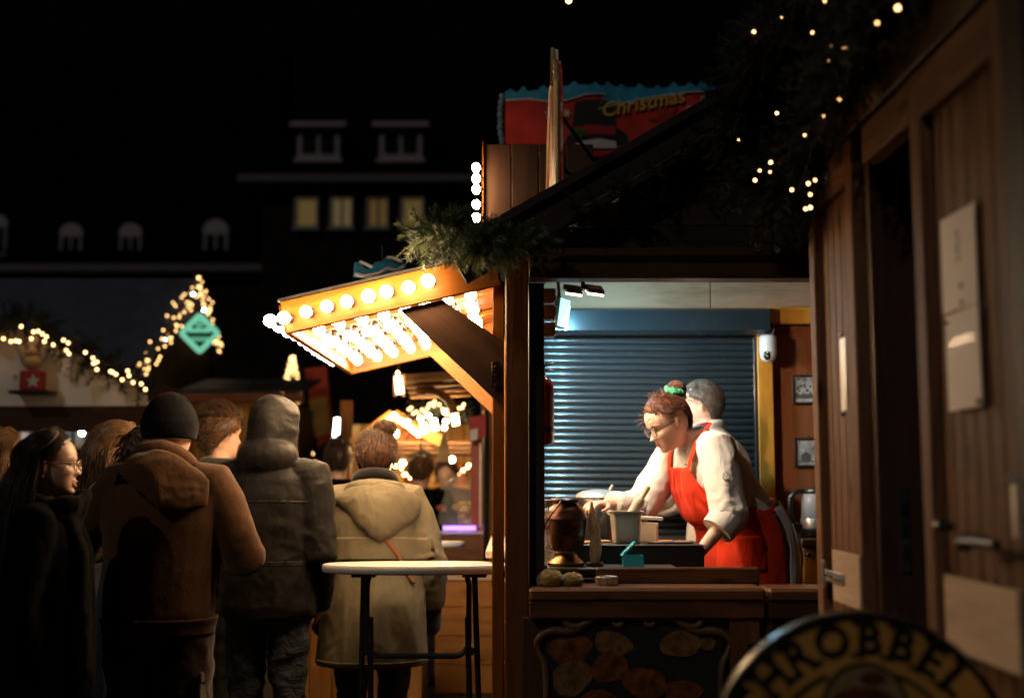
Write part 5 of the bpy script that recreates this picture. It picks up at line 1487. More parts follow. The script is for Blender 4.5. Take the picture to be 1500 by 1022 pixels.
def head_rings(HS, M, face=True, na=48, grow=0.0):
    rings = []
    zs = np.concatenate([np.linspace(-.5, -.44, 4), np.linspace(-.42, .40, 34), np.linspace(.42, .5, 6)])
    for z in zs:
        f, b, w = [np.interp(z, HEAD_ROWS[:, 0], HEAD_ROWS[:, k]) for k in (1, 2, 3)]
        mid = -.03; ring = []
        for k in range(na):
            a = 2 * PI * k / na
            ca, sa = math.cos(a), math.sin(a)
            e = .86
            x = w * math.copysign(abs(sa) ** e, sa)
            y = mid + (f - mid) * abs(ca) ** e if ca > 0 else mid - (mid - b) * abs(ca) ** .95
            zz = z
            if face and ca > 0:
                G = lambda x0, z0, sx, sz: math.exp(-((x - x0) / sx) ** 2 - ((z - z0) / sz) ** 2)
                # nose
                t = (0.045 - z) / .20
                if -.1 < t < 1.25:
                    prof_ = max(0, min(1, t)) ** 1.25 * (1 if t < .95 else max(0, 1 - (t - .95) / .25))
                    y += .135 * prof_ * math.exp(-(x / (.035 + .03 * max(0, t))) ** 2)
                y += .03 * (G(.05, -.145, .03, .03) + G(-.05, -.145, .03, .03))
                y -= .040 * (G(.135, .0, .065, .045) + G(-.135, .0, .065, .045))
                y += .018 * (G(.13, .075, .09, .03) + G(-.13, .075, .09, .03))
                y += .022 * (G(.19, -.11, .08, .08) + G(-.19, -.11, .08, .08))
                y += .026 * (G(0, -.255, .085, .020) + G(0, -.315, .075, .022)) - .014 * G(0, -.285, .09, .010)
                y += .022 * G(0, -.43, .09, .05) - .012 * G(0, -.365, .1, .025)
            s = 1 + grow
            ring.append(M @ (Vector((x * s, (y + .05) * s - .05, (zz - .03) * s + .03)) * HS))
        rings.append(ring)
    return rings

class Person:
    def __init__(s, label, loc, yaw, h=1.72, lean=0.0, lean_side=0.0, head=(0, 0, 0), head_off=None, arms=None, skin=None, fem=False, group='people at the market', girth=1.0, cat='person', stance=.0):
        s.root = thing('person', label, cat, loc, yaw, group)
        s.h, s.lean, s.side, s.fem, s.g = h, lean, lean_side, fem, girth
        s.pz = .53 * h
        s.skin = skin or SKIN
        s.yaw = yaw
        s.HS = .134 * h
        s.sw = (.100 if fem else .108) * h
        nb = s.bend(Vector((0, 0, .845 * h)))
        off = Vector(head_off) if head_off is not None else s.bend(Vector((0, .012 * h, .93 * h))) - nb
        s.neck = nb
        hp, hy, hr = head
        s.MH = Matrix.Translation(nb + off) @ Matrix.Rotation(hy, 4, 'Z') @ Matrix.Rotation(-hp, 4, 'X') @ Matrix.Rotation(hr, 4, 'Y')
        s.stance = stance
        arms = arms or {}
        s.arm = {}
        for sd, sg in (('R', 1), ('L', -1)):
            u, f = arms.get(sd, ((.22 * sg, -.05, -1), (0, .3, -.9)))
            sh = s.bend(Vector((sg * s.sw, 0, .812 * h)))
            el = sh + Vector(u).normalized() * .178 * h
            wr = el + Vector(f).normalized() * .150 * h
            s.arm[sd] = (sh, el, wr, Vector(f).normalized())
        s.legs = {}
        for sd, sg in (('R', 1), ('L', -1)):
            s.legs[sd] = (Vector((sg * .052 * h, 0, .50 * h)), Vector((sg * (.055 * h + stance * .4), .015, .28 * h)), Vector((sg * (.055 * h + stance), -.02, .045 * h)))
    def bend(s, p):
        t = max(0, min(1, (p.z - s.pz) / (.14 * s.h)))
        t = t * t * (3 - 2 * t)
        if p.z <= s.pz or (s.lean == 0 and s.side == 0): return p.copy()
        q = Vector((p.x, p.y, p.z - s.pz))
        q = Matrix.Rotation(-s.lean * t, 3, 'X') @ q
        q = Matrix.Rotation(s.side * t, 3, 'Y') @ q
        return q + Vector((0, 0, s.pz))
    def tors(s, table, n=28, scale=1.0):
        rings = []
        for z, rx, ry, yo in table:
            rings.append([s.bend(Vector((rx * s.g * math.copysign(abs(math.sin(2 * PI * k / n)) ** .9, math.sin(2 * PI * k / n)), yo + ry * s.g * math.cos(2 * PI * k / n), z * s.h))) for k in range(n)])
        return rings
    def hand(s, mb, wr, d, pn, curl=.5, scale=1.0):
        """palm with four fingers and a thumb; d: along the hand, pn: direction the palm faces"""
        d = d.normalized(); pn = (Vector(pn) - d * Vector(pn).dot(d)).normalized(); sd = d.cross(pn)
        k = s.h / 1.72 * scale
        P = lambda a, b, c: wr + (d * a + sd * b + pn * c) * k
        rings = []
        for a, hw, ht in ((-.02, .024, .020), (.01, .027, .018), (.04, .039, .017), (.075, .042, .015), (.092, .040, .013)):
            rings.append([P(a, hw * math.cos(2 * PI * i / 14), ht * math.sin(2 * PI * i / 14)) for i in range(14)])
        mb.loft(rings)
        for j, (b, L) in enumerate(((.031, .072), (.0105, .080), (-.0105, .075), (-.031, .060))):
            p = P(.085, b, 0); ang = curl * .5; pts = [P(.07, b * .95, 0), p]; q = p
            for seg, fr in enumerate((.42, .32, .26)):
                dirv = (d * math.cos(ang) + pn * math.sin(ang) + sd * b * 1.4)
                q = q + dirv.normalized() * L * fr * k; pts.append(q); ang += curl * .75
            mb.tube(pts, [.0095 * k, .0095 * k, .0088 * k, .008 * k, .006 * k], 8)
        t0 = P(.02, .03, .004); t1 = P(.048, .055, .016); t2 = P(.075, .058, .028); t3 = P(.096, .052, .036)
        mb.tube([t0, t1, t2, t3], [.013 * k, .0115 * k, .010 * k, .007 * k], 8)
    def body(s, voxel=.011, face=True, curl=.6, palms=None):
        h = s.h; m = MB()
        T = [(.46, .07, .055, 0), (.50, .13, .09, 0), (.54, .14, .095, 0), (.61, .115, .08, 0), (.70, .13, .092, 0), (.77, .145, .09, 0), (.81, .13, .075, -.003), (.835, .075, .058, -.004), (.85, .05, .053, -.002)]
        m.loft(s.tors(T))
        top = s.MH @ Vector((0, -.06 * s.HS, -.20 * s.HS))
        nb = s.bend(Vector((0, -.004, .825 * h)))
        m.tube([nb, nb.lerp(top, .5) + Vector((0, .004, 0)), top], [.056, .052 if s.fem else .058, .05 if s.fem else .056], 16)
        m.loft(head_rings(s.HS, s.MH, face))
        for sg in (-1, 1):   # ears
            R = (s.MH.to_3x3() @ Euler((.15, 0, sg * -.45)).to_matrix())
            m.ball(s.MH @ (Vector((sg * .335, -.07, -.04)) * s.HS), .5 * s.HS, 12, 10, (.055, .13, .25), R)
            m.ball(s.MH @ (Vector((sg * .35, -.085, .04)) * s.HS), .5 * s.HS, 10, 8, (.05, .12, .12), R)
        for sd, (sh, el, wr, fd) in s.arm.items():
            a = .85 if s.fem else 1
            m.tube([sh + Vector((0, 0, .01)), sh.lerp(el, .3), el, el.lerp(wr, .35), wr + fd * .01], [.05 * a, .047 * a, .036 * a, .037 * a, .024 * a], 12)
            pn = (palms or {}).get(sd, Vector((-1 if sd == 'R' else 1, 0, 0)))
            s.hand(m, wr, fd, pn, curl, .92 if s.fem else 1)
        for sd, (hp, kn, an) in s.legs.items():
            m.tube([hp, hp.lerp(kn, .4), kn, kn.lerp(an, .35), an], [.075, .07, .05, .052, .033], 12)
            m.tube([an + Vector((0, -.04, -.03)), an + Vector((0, .05, -.035)), an + Vector((0, .15, -.05))], [.034, .036, .022], 10)
        me = remesh(m, 'body', voxel, 1 if voxel < .008 else 2, .4)
        return link_mesh('body', me, s.skin, s.root, local=True)
    def face_bits(s, brow, lashes=True, smile=0.0, lips=None):
        HS = s.HS
        F = lambda x, y, z: s.MH @ (Vector((x, y, z)) * HS)
        for sg in (-1, 1):
            MB().ball(F(sg * .135, .262, .0), .062 * HS, 12, 8).build('eye', plain_cache('eye_white', (.62, .56, .52), .25), s.root, 180, local=True)
            MB().ball(F(sg * .133, .302, -.004), .030 * HS, 10, 6).build('iris', EYE, s.root, 180, local=True)
            MB().tube([F(sg * .065, .352, .078), F(sg * .13, .362, .105), F(sg * .215, .305, .085)], [.012 * HS, .014 * HS, .006 * HS], 6).build('eyebrow', brow, s.root, 60, local=True)
            MB().tube([F(sg * .075, .315, .012), F(sg * .135, .330, .034), F(sg * .195, .292, .012)], .008 * HS, 6).build('eyelash', brow, s.root, 60, local=True)
        w = .085 + .03 * smile
        MB().tube([F(-w, .325, -.283 + .03 * smile), F(-.03, .384, -.268), F(0, .388, -.274), F(.03, .384, -.268), F(w, .325, -.283 + .03 * smile)], [.004 * HS, .016 * HS, .015 * HS, .016 * HS, .004 * HS], 8).build('upper_lip', lips or LIPS, s.root, 60, local=True)
        MB().tube([F(-w, .325, -.287 + .03 * smile), F(-.03, .376, -.312 - .02 * smile), F(.03, .376, -.312 - .02 * smile), F(w, .325, -.287 + .03 * smile)], [.004 * HS, .018 * HS, .018 * HS, .004 * HS], 8).build('lower_lip', lips or LIPS, s.root, 60, local=True)
        if smile:
            MB().tube([F(-w * .7, .350, -.288 + .012), F(0, .380, -.293), F(w * .7, .350, -.288 + .012)], [.005 * HS, .012 * HS, .005 * HS], 6).build('teeth', plain_cache('teeth', (.75, .70, .62), .3), s.root, 60, local=True)
    def glasses(s, mat, r=.105):
        HS = s.HS; m = MB()
        F = lambda x, y, z: s.MH @ (Vector((x, y, z)) * HS)
        for sg in (-1, 1):
            m.tube([F(sg * .155 + r * math.cos(2 * PI * k / 20), .405 - .06 * abs(r * math.cos(2 * PI * k / 20) * sg + .155 - .1), -.012 + r * .88 * math.sin(2 * PI * k / 20)) for k in range(20)], .0022, 6, closed=True)
            m.tube([F(sg * (.155 + r), .385, .01), F(sg * .345, .2, .012), F(sg * .352, -.06, .02), F(sg * .345, -.12, -.03)], .0022, 6)
        m.tube([F(-.052, .405, .02), F(0, .42, .035), F(.052, .405, .02)], .0022, 6)
        g_ = m.build('glasses', mat, s.root, 60, local=True)
        for sg in (-1, 1):
            q = [F(sg * .155 + r * .95 * math.cos(2 * PI * k / 16), .398, -.012 + r * .84 * math.sin(2 * PI * k / 16)) for k in range(16)]
            MB().prism(q, (s.MH.to_3x3() @ Vector((0, .0012, 0)))).build('lens', glass_cache(), g_, None, local=True)
    # ---------------- clothes
    def garment(s, name, mat, table, sleeve=None, cuff=1.0, extra=None, voxel=.011, amp=.007, freq=9.0, stretch=(1, 1, .45), it=3, seed=0.0, parent=None, slv_amp=1.0, n=28, fine=.30):
        m = MB()
        m.loft(s.tors(table, n))
        if sleeve:
            for sd, (sh, el, wr, fd) in s.arm.items():
                end = el.lerp(wr, cuff) if cuff <= 1 else wr + fd * .03
                sg = 1 if sd == 'R' else -1
                inn = sh + Vector((-sg * .06, 0, .005))
                m.tube([inn, sh + Vector((-sg * .01, 0, .0)), sh.lerp(el, .28), sh.lerp(el, .75), el, el.lerp(end, .3), el.lerp(end, .8), end], [sleeve[0] * .85, sleeve[0], sleeve[0] * .98, sleeve[1] * 1.04, sleeve[1] * 1.06, sleeve[1], sleeve[2] * 1.08, sleeve[2]], 16)
        if extra: extra(m, s)
        els = [np.array(a[1]) for a in s.arm.values()]
        def disp(co):
            d = folds(co, amp, freq, stretch, seed + s.h * 7)
            d = d + folds(co, amp * fine, freq * 2.6, (stretch[0], stretch[1], stretch[2] * 1.4), seed + 19, .9)
            if sleeve:
                for e in els:
                    w = np.exp(-(np.linalg.norm(co - e, axis=1) / .13) ** 2)
                    d = d + slv_amp * folds(co, amp * 1.2, freq * 1.5, (1, 1, 1.5), seed + 3) * w
            return d
        me = remesh(m, name, voxel, it, .5, disp if amp else None)
        return link_mesh(name, me, mat, parent or s.root, local=True)
    def surf(s, table, z, ang, off=.01):
        t = np.array(table)
        rx, ry, yo = [np.interp(z, t[:, 0], t[:, k]) for k in (1, 2, 3)]
        return s.bend(Vector(((rx * s.g + off) * math.copysign(abs(math.sin(ang)) ** .9, math.sin(ang)), yo + (ry * s.g + off) * math.cos(ang), z * s.h)))
    def patch(s, name, mat, table, zlist, arange, off=.012, th=.005, parent=None, na=22, wav=0.0, smooth=180, on=None):
        """a cloth piece lying on the garment: rows of (z), each with its (ang0, ang1)"""
        m = MB(); O, I = [], []
        tree = None
        if on is not None:
            from mathutils.bvhtree import BVHTree
            tree = BVHTree.FromPolygons([v.co for v in on.data.vertices], [tuple(f.vertices) for f in on.data.polygons])
        def lie(z, a, o, wv):
            if tree is None: return s.surf(table, z, a, o + wv)
            far_, c = s.surf(table, z, a, .16), s.surf(table, z, a, -.08)
            hit = tree.ray_cast(far_, (c - far_).normalized())[0]
            return s.surf(table, z, a, o + wv) if hit is None or (hit - far_).length > .24 else hit + (far_ - c).normalized() * (o + wv)
        for i, z in enumerate(zlist):
            a0, a1 = arange(z, i)
            W = [wav * (noise.noise((k * .33, i * .16, s.h * 5)) * 1.6 + .35 * math.sin(k * 1.1 + i * .2)) for k in range(na + 1)]
            I.append([lie(z, a0 + (a1 - a0) * k / na, off, W[k]) for k in range(na + 1)])
            O.append([q + (q - s.surf(table, z, a0 + (a1 - a0) * k / na, -.08)).normalized() * th for k, q in enumerate(I[-1])])
        n, r = na + 1, len(zlist)
        base = len(m.v)
        for g_ in (O, I):
            for row in g_: m.v += [tuple(p) for p in row]
        o2 = r * n
        for i in range(r - 1):
            for k in range(na):
                a = i * n + k
                m.f.append((a, a + 1, a + n + 1, a + n)); m.f.append((o2 + a, o2 + a + n, o2 + a + n + 1, o2 + a + 1))
        for i in range(r - 1):
            for k in (0, na):
                a = i * n + k; m.f.append((a, a + n, o2 + a + n, o2 + a))
        for k in range(na):
            for i in (0, r - 1):
                a = i * n + k; m.f.append((a, a + 1, o2 + a + 1, o2 + a))
        return m.build(name, mat, parent or s.root, smooth, local=True)
    def trousers(s, mat, shoe, wide=1.0, amp=.006, voxel=.013, ankle=1.0):
        m = MB(); h = s.h
        m.loft(s.tors([(.47, .155, .115, -.005), (.50, .172, .128, -.008), (.54, .168, .122, -.005), (.57, .150, .11, 0)]))
        for sd, (hp, kn, an) in s.legs.items():
            sg = 1 if sd == 'R' else -1
            m.tube([hp + Vector((0, -.005, .02)), hp.lerp(kn, .35) + Vector((sg * .004, -.004, 0)), kn, kn.lerp(an, .4), an + Vector((0, 0, -.01))], [.098 * wide, .093 * wide, .072 * wide, .068 * wide, .058 * wide * ankle], 16)
        me = remesh(m, 'trousers', voxel, 3, .5, lambda co: folds(co, amp, 13, (1, 1, 1.3), 3 + h) * (1 + .8 * (co[:, 2] < .38 * h)))
        t = link_mesh('trousers', me, mat, s.root, local=True)
        for sd, (hp, kn, an) in s.legs.items():
            b = MB(); a = Vector((an.x, an.y, 0))
            R = []
            for y, hw, ht in ((-.075, .028, .05), (-.06, .036, .075), (0.0, .038, .085), (.06, .043, .07), (.12, .045, .05), (.165, .036, .04), (.185, .02, .028)):
                R.append([a + Vector((hw * math.cos(2 * PI * k / 14), y, max(.002, ht * .5 + ht * .5 * math.sin(2 * PI * k / 14)))) for k in range(14)])
            b.loft(R).build('shoe', shoe, s.root, 180, local=True)
        return t
    # ---------------- hair
    def scalp(s, az, el, off=.0):
        """az: 0 front, + to the right; el: -90..90 deg; off in metres; point in body space"""
        ce = math.cos(el)
        p = Vector((.362 * math.sin(az) * ce, -.058 + (.447 if math.cos(az) < 0 else .43) * math.cos(az) * ce, .055 + .452 * math.sin(el)))
        q = p * s.HS
        n = Vector((q.x, q.y + .058 * s.HS, q.z - .055 * s.HS)).normalized()
        return s.MH @ (q + n * off)
    def cap(s, mat, off=.010, hairline=None, name='hair', amp=.004, freq=60.0, parent=None):
        hl = hairline or (lambda az: .30 - .30 * min(1, abs(az) / 1.5) if abs(az) < 1.5 else (.0 - .38 * min(1, (abs(az) - 1.5) / .7)))
        m = MB(); na, ne = 64, 26; idx = {}
        for i in range(ne):
            for k in range(na):
                az = -PI + 2 * PI * k / na
                lo = math.asin(max(-.95, min(.95, (hl(az) - .055) / .445)))
                el = lo + (PI / 2 - lo) * (i / (ne - 1)) ** .9
                e = off * min(1, .55 + i * .15)
                d = amp * noise.noise(Vector((az * 4, el * 1.2, s.h * 9))) + amp * .6 * math.sin(az * freq)
                m.v.append(tuple(s.scalp(az, el, e + d)))
        for i in range(ne - 1):
            for k in range(na):
                l = (k + 1) % na
                m.f.append((i * na + k, i * na + l, (i + 1) * na + l, (i + 1) * na + k))
        me = bpy.data.meshes.new(name); me.from_pydata(m.v, [], m.f); me.shade_smooth()
        return link_mesh(name, me, mat, parent or s.root, local=True)

_pc = {}
def plain_cache(n, *a, **k):
    if n not in _pc: _pc[n] = plain(n, *a, **k)
    return _pc[n]
def glass_cache():
    if 'lens_glass' not in _pc: _pc['lens_glass'] = glass('lens_glass', (.9, .95, 1), .02, .10)
    return _pc['lens_glass']

def strands(paths, r, mat, parent, name='hair_strands', sides=3):
    V, F = [], []
    for pts in paths:
        n = len(pts); b = len(V)
        prev = None
        for i, p in enumerate(pts):
            t = (pts[min(i + 1, n - 1)] - pts[max(i - 1, 0)])
            if t.length < 1e-7: t = Vector((0, 0, 1))
            t.normalize()
            a = prev if prev is not None else t.orthogonal()
            a = a - t * a.dot(t)
            if a.length < 1e-6: a = t.orthogonal()
            a.normalize(); prev = a
            c = t.cross(a)
            rr = r * (1 - .75 * (i / (n - 1)) ** 2)
            for k in range(sides):
                th = 2 * PI * k / sides
                V.append(tuple(p + (a * math.cos(th) + c * math.sin(th)) * rr))
        for i in range(n - 1):
            for k in range(sides):
                l = (k + 1) % sides
                F.append((b + i * sides + k, b + i * sides + l, b + (i + 1) * sides + l, b + (i + 1) * sides + k))
    me = bpy.data.meshes.new(name); me.from_pydata(V, [], F); me.shade_smooth()
    o = link_mesh(name, me, mat, parent, local=True); o['kind'] = 'stuff'
    return o

def hair_mat(name, col, rough=.38):
    m, nt, p = nodes_of(name)
    L = nt.links.new
    tc = N(nt, 'ShaderNodeTexCoord')
    nz = N(nt, 'ShaderNodeTexNoise', Scale=34.0, Detail=4.0)
    L(tc.outputs['Object'], nz.inputs['Vector'])
    rp = N(nt, 'ShaderNodeValToRGB')
    c = Vector(col)
    rp.color_ramp.elements[0].position, rp.color_ramp.elements[1].position = .3, .7
    rp.color_ramp.elements[0].color = (*(c * .5), 1); rp.color_ramp.elements[1].color = (*(c * 1.5), 1)
    L(nz.outputs['Fac'], rp.inputs[0]); L(rp.outputs[0], p.inputs['Base Color'])
    p.inputs['Roughness'].default_value = rough
    p.inputs['Specular IOR Level'].default_value = .22
    p.inputs['Sheen Weight'].default_value = .08
    return m

def short_hair(P, mat, n=900, L=.04, seed=1, up=.6, back=-.5, hl=None, co=.013):
    rnd = random.Random(seed)
    P.cap(mat, co, hl, amp=co * .3)
    paths = []
    for _ in range(n):
        az = rnd.uniform(-PI, PI)
        lo = math.asin(max(-.95, min(.95, ((.30 - .30 * min(1, abs(az) / 1.5) if abs(az) < 1.5 else -.38 * min(1, (abs(az) - 1.5) / .7)) - .055) / .445))) - .06
        el = lo + (PI / 2 - lo) * rnd.random() ** .8
        p = P.scalp(az, el, .006)
        nrm = (P.scalp(az, el, .02) - p).normalized()
        fl = P.MH.to_3x3() @ Vector((rnd.gauss(0, .25), back + rnd.gauss(0, .3), -.5 if el < .5 else .1))
        dv = (nrm * up + fl * .8 + Vector((rnd.gauss(0, .2), rnd.gauss(0, .2), rnd.gauss(0, .2)))).normalized()
        l = L * rnd.uniform(.6, 1.2) * (1 if el > .4 else .6)
        paths.append([p, p + dv * l * .5 + nrm * .004, p + dv * l + fl * l * .25 - nrm * l * .15])
    strands(paths, .0022, mat, P.root)

def long_hair(P, mat, length, n=700, seed=2, part=0.0, spread=.10, front=.6, wave=.004, back_only=False):
    """centre-parted hair that falls over the shoulders: length in metres below the ear line"""
    rnd = random.Random(seed)
    P.cap(mat, .012, (lambda az: .36 - .30 * min(1, abs(az) / 1.5) ** 1.5 if abs(az) < 1.5 else (.06 - .42 * min(1, (abs(az) - 1.5) / .5))), amp=.002, freq=40)
    ear = P.MH @ Vector((0, -.05 * P.HS, -.02 * P.HS))
    R = P.MH.to_3x3()
    paths = []
    for _ in range(n):
        sg = rnd.choice((-1, 1))
        az_end = sg * (front + (PI - front) * rnd.random() ** .8)
        if back_only: az_end = sg * rnd.uniform(1.6, PI)
        u = rnd.random()
        top = s_top = P.scalp(az_end * (.25 + .2 * u), math.radians(64 + 22 * (1 - u)), .010 + .004 * rnd.random())
        pts = []
        off = .010 + .014 * rnd.random()
        for k in range(7):
            t = k / 6
            az = az_end * (.35 + .65 * min(1, t * 1.4)); el = math.radians(72 * (1 - t) - 8 * t)
            pts.append(P.scalp(az, el, off))
        p = pts[-1]
        outw = Vector((p.x - ear.x, p.y - ear.y, 0))
        L = length * rnd.uniform(.8, 1.05)
        ph = rnd.uniform(0, 6)
        for k in range(1, 9):
            t = k / 8
            q = Vector((p.x, p.y, p.z - L * t)) + outw.normalized() * (spread * (t ** .7) * .5 + .012 * math.sin(t * 3)) * (1.0)
            q += Vector((math.sin(ph + t * 9), math.cos(ph * 1.7 + t * 7), 0)) * wave
            pts.append(q)
        paths.append(pts)
    strands(paths, .0032, mat, P.root)
# ------------------------------------------------------------------ the people
def w2l(yaw, v): return Matrix.Rotation(-yaw, 3, 'Z') @ Vector(v)
SHOE = plain('shoe_black', (.012, .011, .010), .5)
JEANS = fabric('dark_jeans', (.050, .057, .074), .8, 700, .45, .05, .4, fold=.4, fscale=16, stretch=(1, 1, 1.6))
BLACK_CLOTH = fabric('black_wool', (.0026, .0025, .0028), .95, 500, .3, .0, spec=.03)
DARK_TROUSER = fabric('dark_trousers', (.010, .010, .012), .85)

def hang_hood(P, mat, hw, drop, shift, skew, seed, back=-.158, rise=.035):
    nb_ = P.bend(Vector((0, 0, .84 * P.h))); hd = MB(); rings = []
    for i in range(25):
        u = -1 + 2 * i / 24
        zt = rise - (rise + .04) * u * u; zb_ = zt - .028 - drop * (1 - abs(u - skew) ** 1.5 if abs(u - skew) < 1 else 0)
        th_ = .014 + .034 * (1 - u * u); yc = back + .075 * u * u
        cz, hz_ = (zt + zb_) / 2, (zt - zb_) / 2
        rings.append([nb_ + Vector((hw * u + shift, yc - .045 * (.5 - .5 * math.sin(2 * PI * k / 20)) * (1 - u * u) + th_ * math.cos(2 * PI * k / 20), cz + hz_ * math.sin(2 * PI * k / 20))) for k in range(20)])
    hd.loft(rings)
    return link_mesh('hood', remesh(hd, 'hood', .0075, 2, .5, lambda co: folds(co, .007, 9, (1, 1, .8), seed) + folds(co, .003, 24, (1, 1, 1), seed * .5)), mat, P.root, local=True)

# --- man in brown hoodie and beanie
HOODIE = fabric('brown_fleece', (.068, .029, .011), .92, 420, .14, .12, .35, fold=.10, fscale=7)
p = at(240, 700, 4.62)
P1_ = Person('man in dark beanie and brown hoodie seen from behind, left of centre', (p.x, 4.62, 0), math.radians(-8), 1.765, .05,
    head=(.12, -.12, 0), arms={'R': ((.40, .04, -.88), (-.5, .85, .18)), 'L': ((-.52, .05, -.82), (.4, .85, .2))}, girth=1.0)
P1_.body(.012, False)
T_HOOD = [(.505, .205, .15, -.005), (.53, .218, .160, -.008), (.58, .215, .155, -.008), (.65, .222, .152, -.012), (.72, .236, .152, -.016), (.77, .238, .142, -.02), (.805, .205, .12, -.02), (.83, .135, .095, -.012), (.85, .095, .085, -.004), (.862, .08, .075, 0)]
def hood_down(m, s):
    h = s.h
    nb = s.bend(Vector((0, 0, .845 * h)))
    # rolled neck ring, thicker at the back
    ring, rad = [], []
    for k in range(24):
        a = 2 * PI * k / 24
        back = max(0, -math.cos(a))
        ring.append(nb + Vector((.098 * math.sin(a), -.006 + .088 * math.cos(a) - .02 * back, .012 + .045 * back - .04 * max(0, math.cos(a)))))
        rad.append(.028 + .018 * back)
    m.tube(ring, rad, 10, closed=True)
P1_.garment('hoodie', HOODIE, T_HOOD, (.086, .072, .055), 1.05, hood_down, .010, .0065, 6.5, (1, 1, .5), 4, 2.2, fine=.14)
hang_hood(P1_, HOODIE, .185, .185, .022, .30, 17, -.172, .075)
T_HEM = [(z, rx + .004, ry + .004, yo) for z, rx, ry, yo in T_HOOD]
P1_.patch('hem_band', HOODIE, T_HEM, [.492 + .006 * i for i in range(7)], lambda z, i: (-PI, PI), -.004, .010, na=64, wav=.0016)
CARGO = fabric('brown_cargo', (.034, .014, .008), .85, 500, .3, .2, .4)
tr1 = P1_.trousers(CARGO, SHOE, 1.22, .009)
for i, (px_, nm) in enumerate(((1, 'cargo_pocket'),)):
    hp, kn, an = P1_.legs['R']; c = hp.lerp(kn, .62) + Vector((.100, -.02, 0))
    pk = MB().box(c, (.012, .13, .16), .006, Euler((0, -.05, 0)).to_matrix()).build('cargo_pocket', CARGO, tr1, local=True)
    MB().box(c + Vector((.002, 0, .075)), (.012, .132, .04), .005, Euler((0, -.02, 0)).to_matrix()).build('pocket_flap', CARGO, P1_.root, local=True)
BEANIE = fabric('beanie_knit', (.006, .0055, .0075), .95, 300, .3, .05, .6, spec=.03)
bn_ = MB(); rings = []
for i in range(30):
    el = math.radians(-24 + 114 * i / 29)
    ring = []
    for k in range(72):
        az = 2 * PI * k / 72
        o_ = .014 + (.004 if i < 9 else 0) + .0026 * math.cos(k * 2 * PI / 2) * (1 if el < 1.2 else .3) + .012 * max(0, (el - .7))
        lo = 0.10 * math.cos(az)
        ring.append(P1_.scalp(az, el + (lo if i < 14 else lo * max(0, (20 - i) / 6)) * 1.0, o_))
    rings.append(ring)
bn_.loft(rings).build('beanie', BEANIE, P1_.root, 180, local=True)

# --- smiling woman with glasses, long dark hair, black coat and scarf
HAIR_DARK = hair_mat('hair_dark_brown', (.024, .012, .007), .36)
p = at(66, 700, 4.12)
P2_ = Person('smiling woman in glasses with long dark hair and black scarf, at the left', (p.x, 4.12, 0), math.radians(-80), 1.61, .0, head=(.0, -.02, 0.0),
    arms={'R': ((.14, -.1, -1), (-.30, .10, -.95)), 'L': ((-.14, -.1, -1), (.30, .10, -.95))}, fem=True, skin=SKIN_PALE)
P2_.body(.0055, True)
P2_.face_bits(HAIR_DARK, smile=1.5, lips=plain('lips_rose', (.46, .15, .12), .4))
P2_.glasses(plain('amber_frame', (.30, .12, .03), .25, coat=.4), .10)
T_COAT = [(.26, .215, .185, -.01), (.40, .20, .175, -.01), (.52, .19, .165, -.008), (.60, .172, .15, -.004), (.68, .175, .145, 0), (.75, .182, .135, -.004), (.80, .17, .11, -.006), (.83, .11, .085, -.004), (.85, .08, .075, 0)]
P2_.garment('coat', BLACK_CLOTH, T_COAT, (.072, .06, .052), 1.0, None, .012, .006, 8, (1, 1, .4), 3, 5.5)
P2_.trousers(DARK_TROUSER, SHOE, 1.0)
SCARF = fabric('charcoal_scarf', (.005, .0046, .0048), .95, 240, .35, .02, .8, spec=.03)
sc_ = MB()
for j in range(4):
    ring = []; nb = P2_.neck
    for k in range(28):
        a = 2 * PI * k / 28
        ring.append(nb + Vector(((.088 + .01 * (j % 2)) * math.sin(a), .012 + (.092 + .008 * j) * math.cos(a), -.072 + .027 * j + .014 * math.sin(a * 2 + j) + .01 * math.cos(a))))
    sc_.tube(ring, [.026 + .006 * math.sin(k * 1.3 + j) for k in range(28)], 10, closed=True)
e_ = [P2_.neck + Vector(q) for q in ((.05, .09, -.04), (.065, .135, -.16), (.07, .15, -.34), (.075, .16, -.56))]
sc_.tube(e_, [.036, .044, .047, .05], 12, flat=.6)
e2 = [P2_.neck + Vector(q) for q in ((-.05, .085, -.04), (-.06, .13, -.16), (-.06, .145, -.36), (-.06, .15, -.62))]
sc_.tube(e2, [.036, .044, .047, .05], 12, flat=.6)
link_mesh('scarf', remesh(sc_, 'scarf', .008, 3, .5, lambda co: folds(co, .005, 22, (1, 1, .6), 4)), SCARF, P2_.root, local=True)
strands([[e[-1] + Vector((random.uniform(-.045, .045), random.uniform(-.02, .02), .01)), e[-1] + Vector((random.uniform(-.05, .05), random.uniform(-.02, .02), -.05)), e[-1] + Vector((random.uniform(-.055, .055), random.uniform(-.02, .02), -.10))] for e in (e_, e2) for _ in range(22)], .003, SCARF, P2_.root, 'scarf_fringe')
long_hair(P2_, HAIR_DARK, .50, 1200, 4, front=1.62, spread=.16)
MB().ball(P2_.MH @ (Vector((.355, -.055, -.19)) * P2_.HS), .006, 10, 8).build('earring', STEEL, P2_.root, 180, local=True)

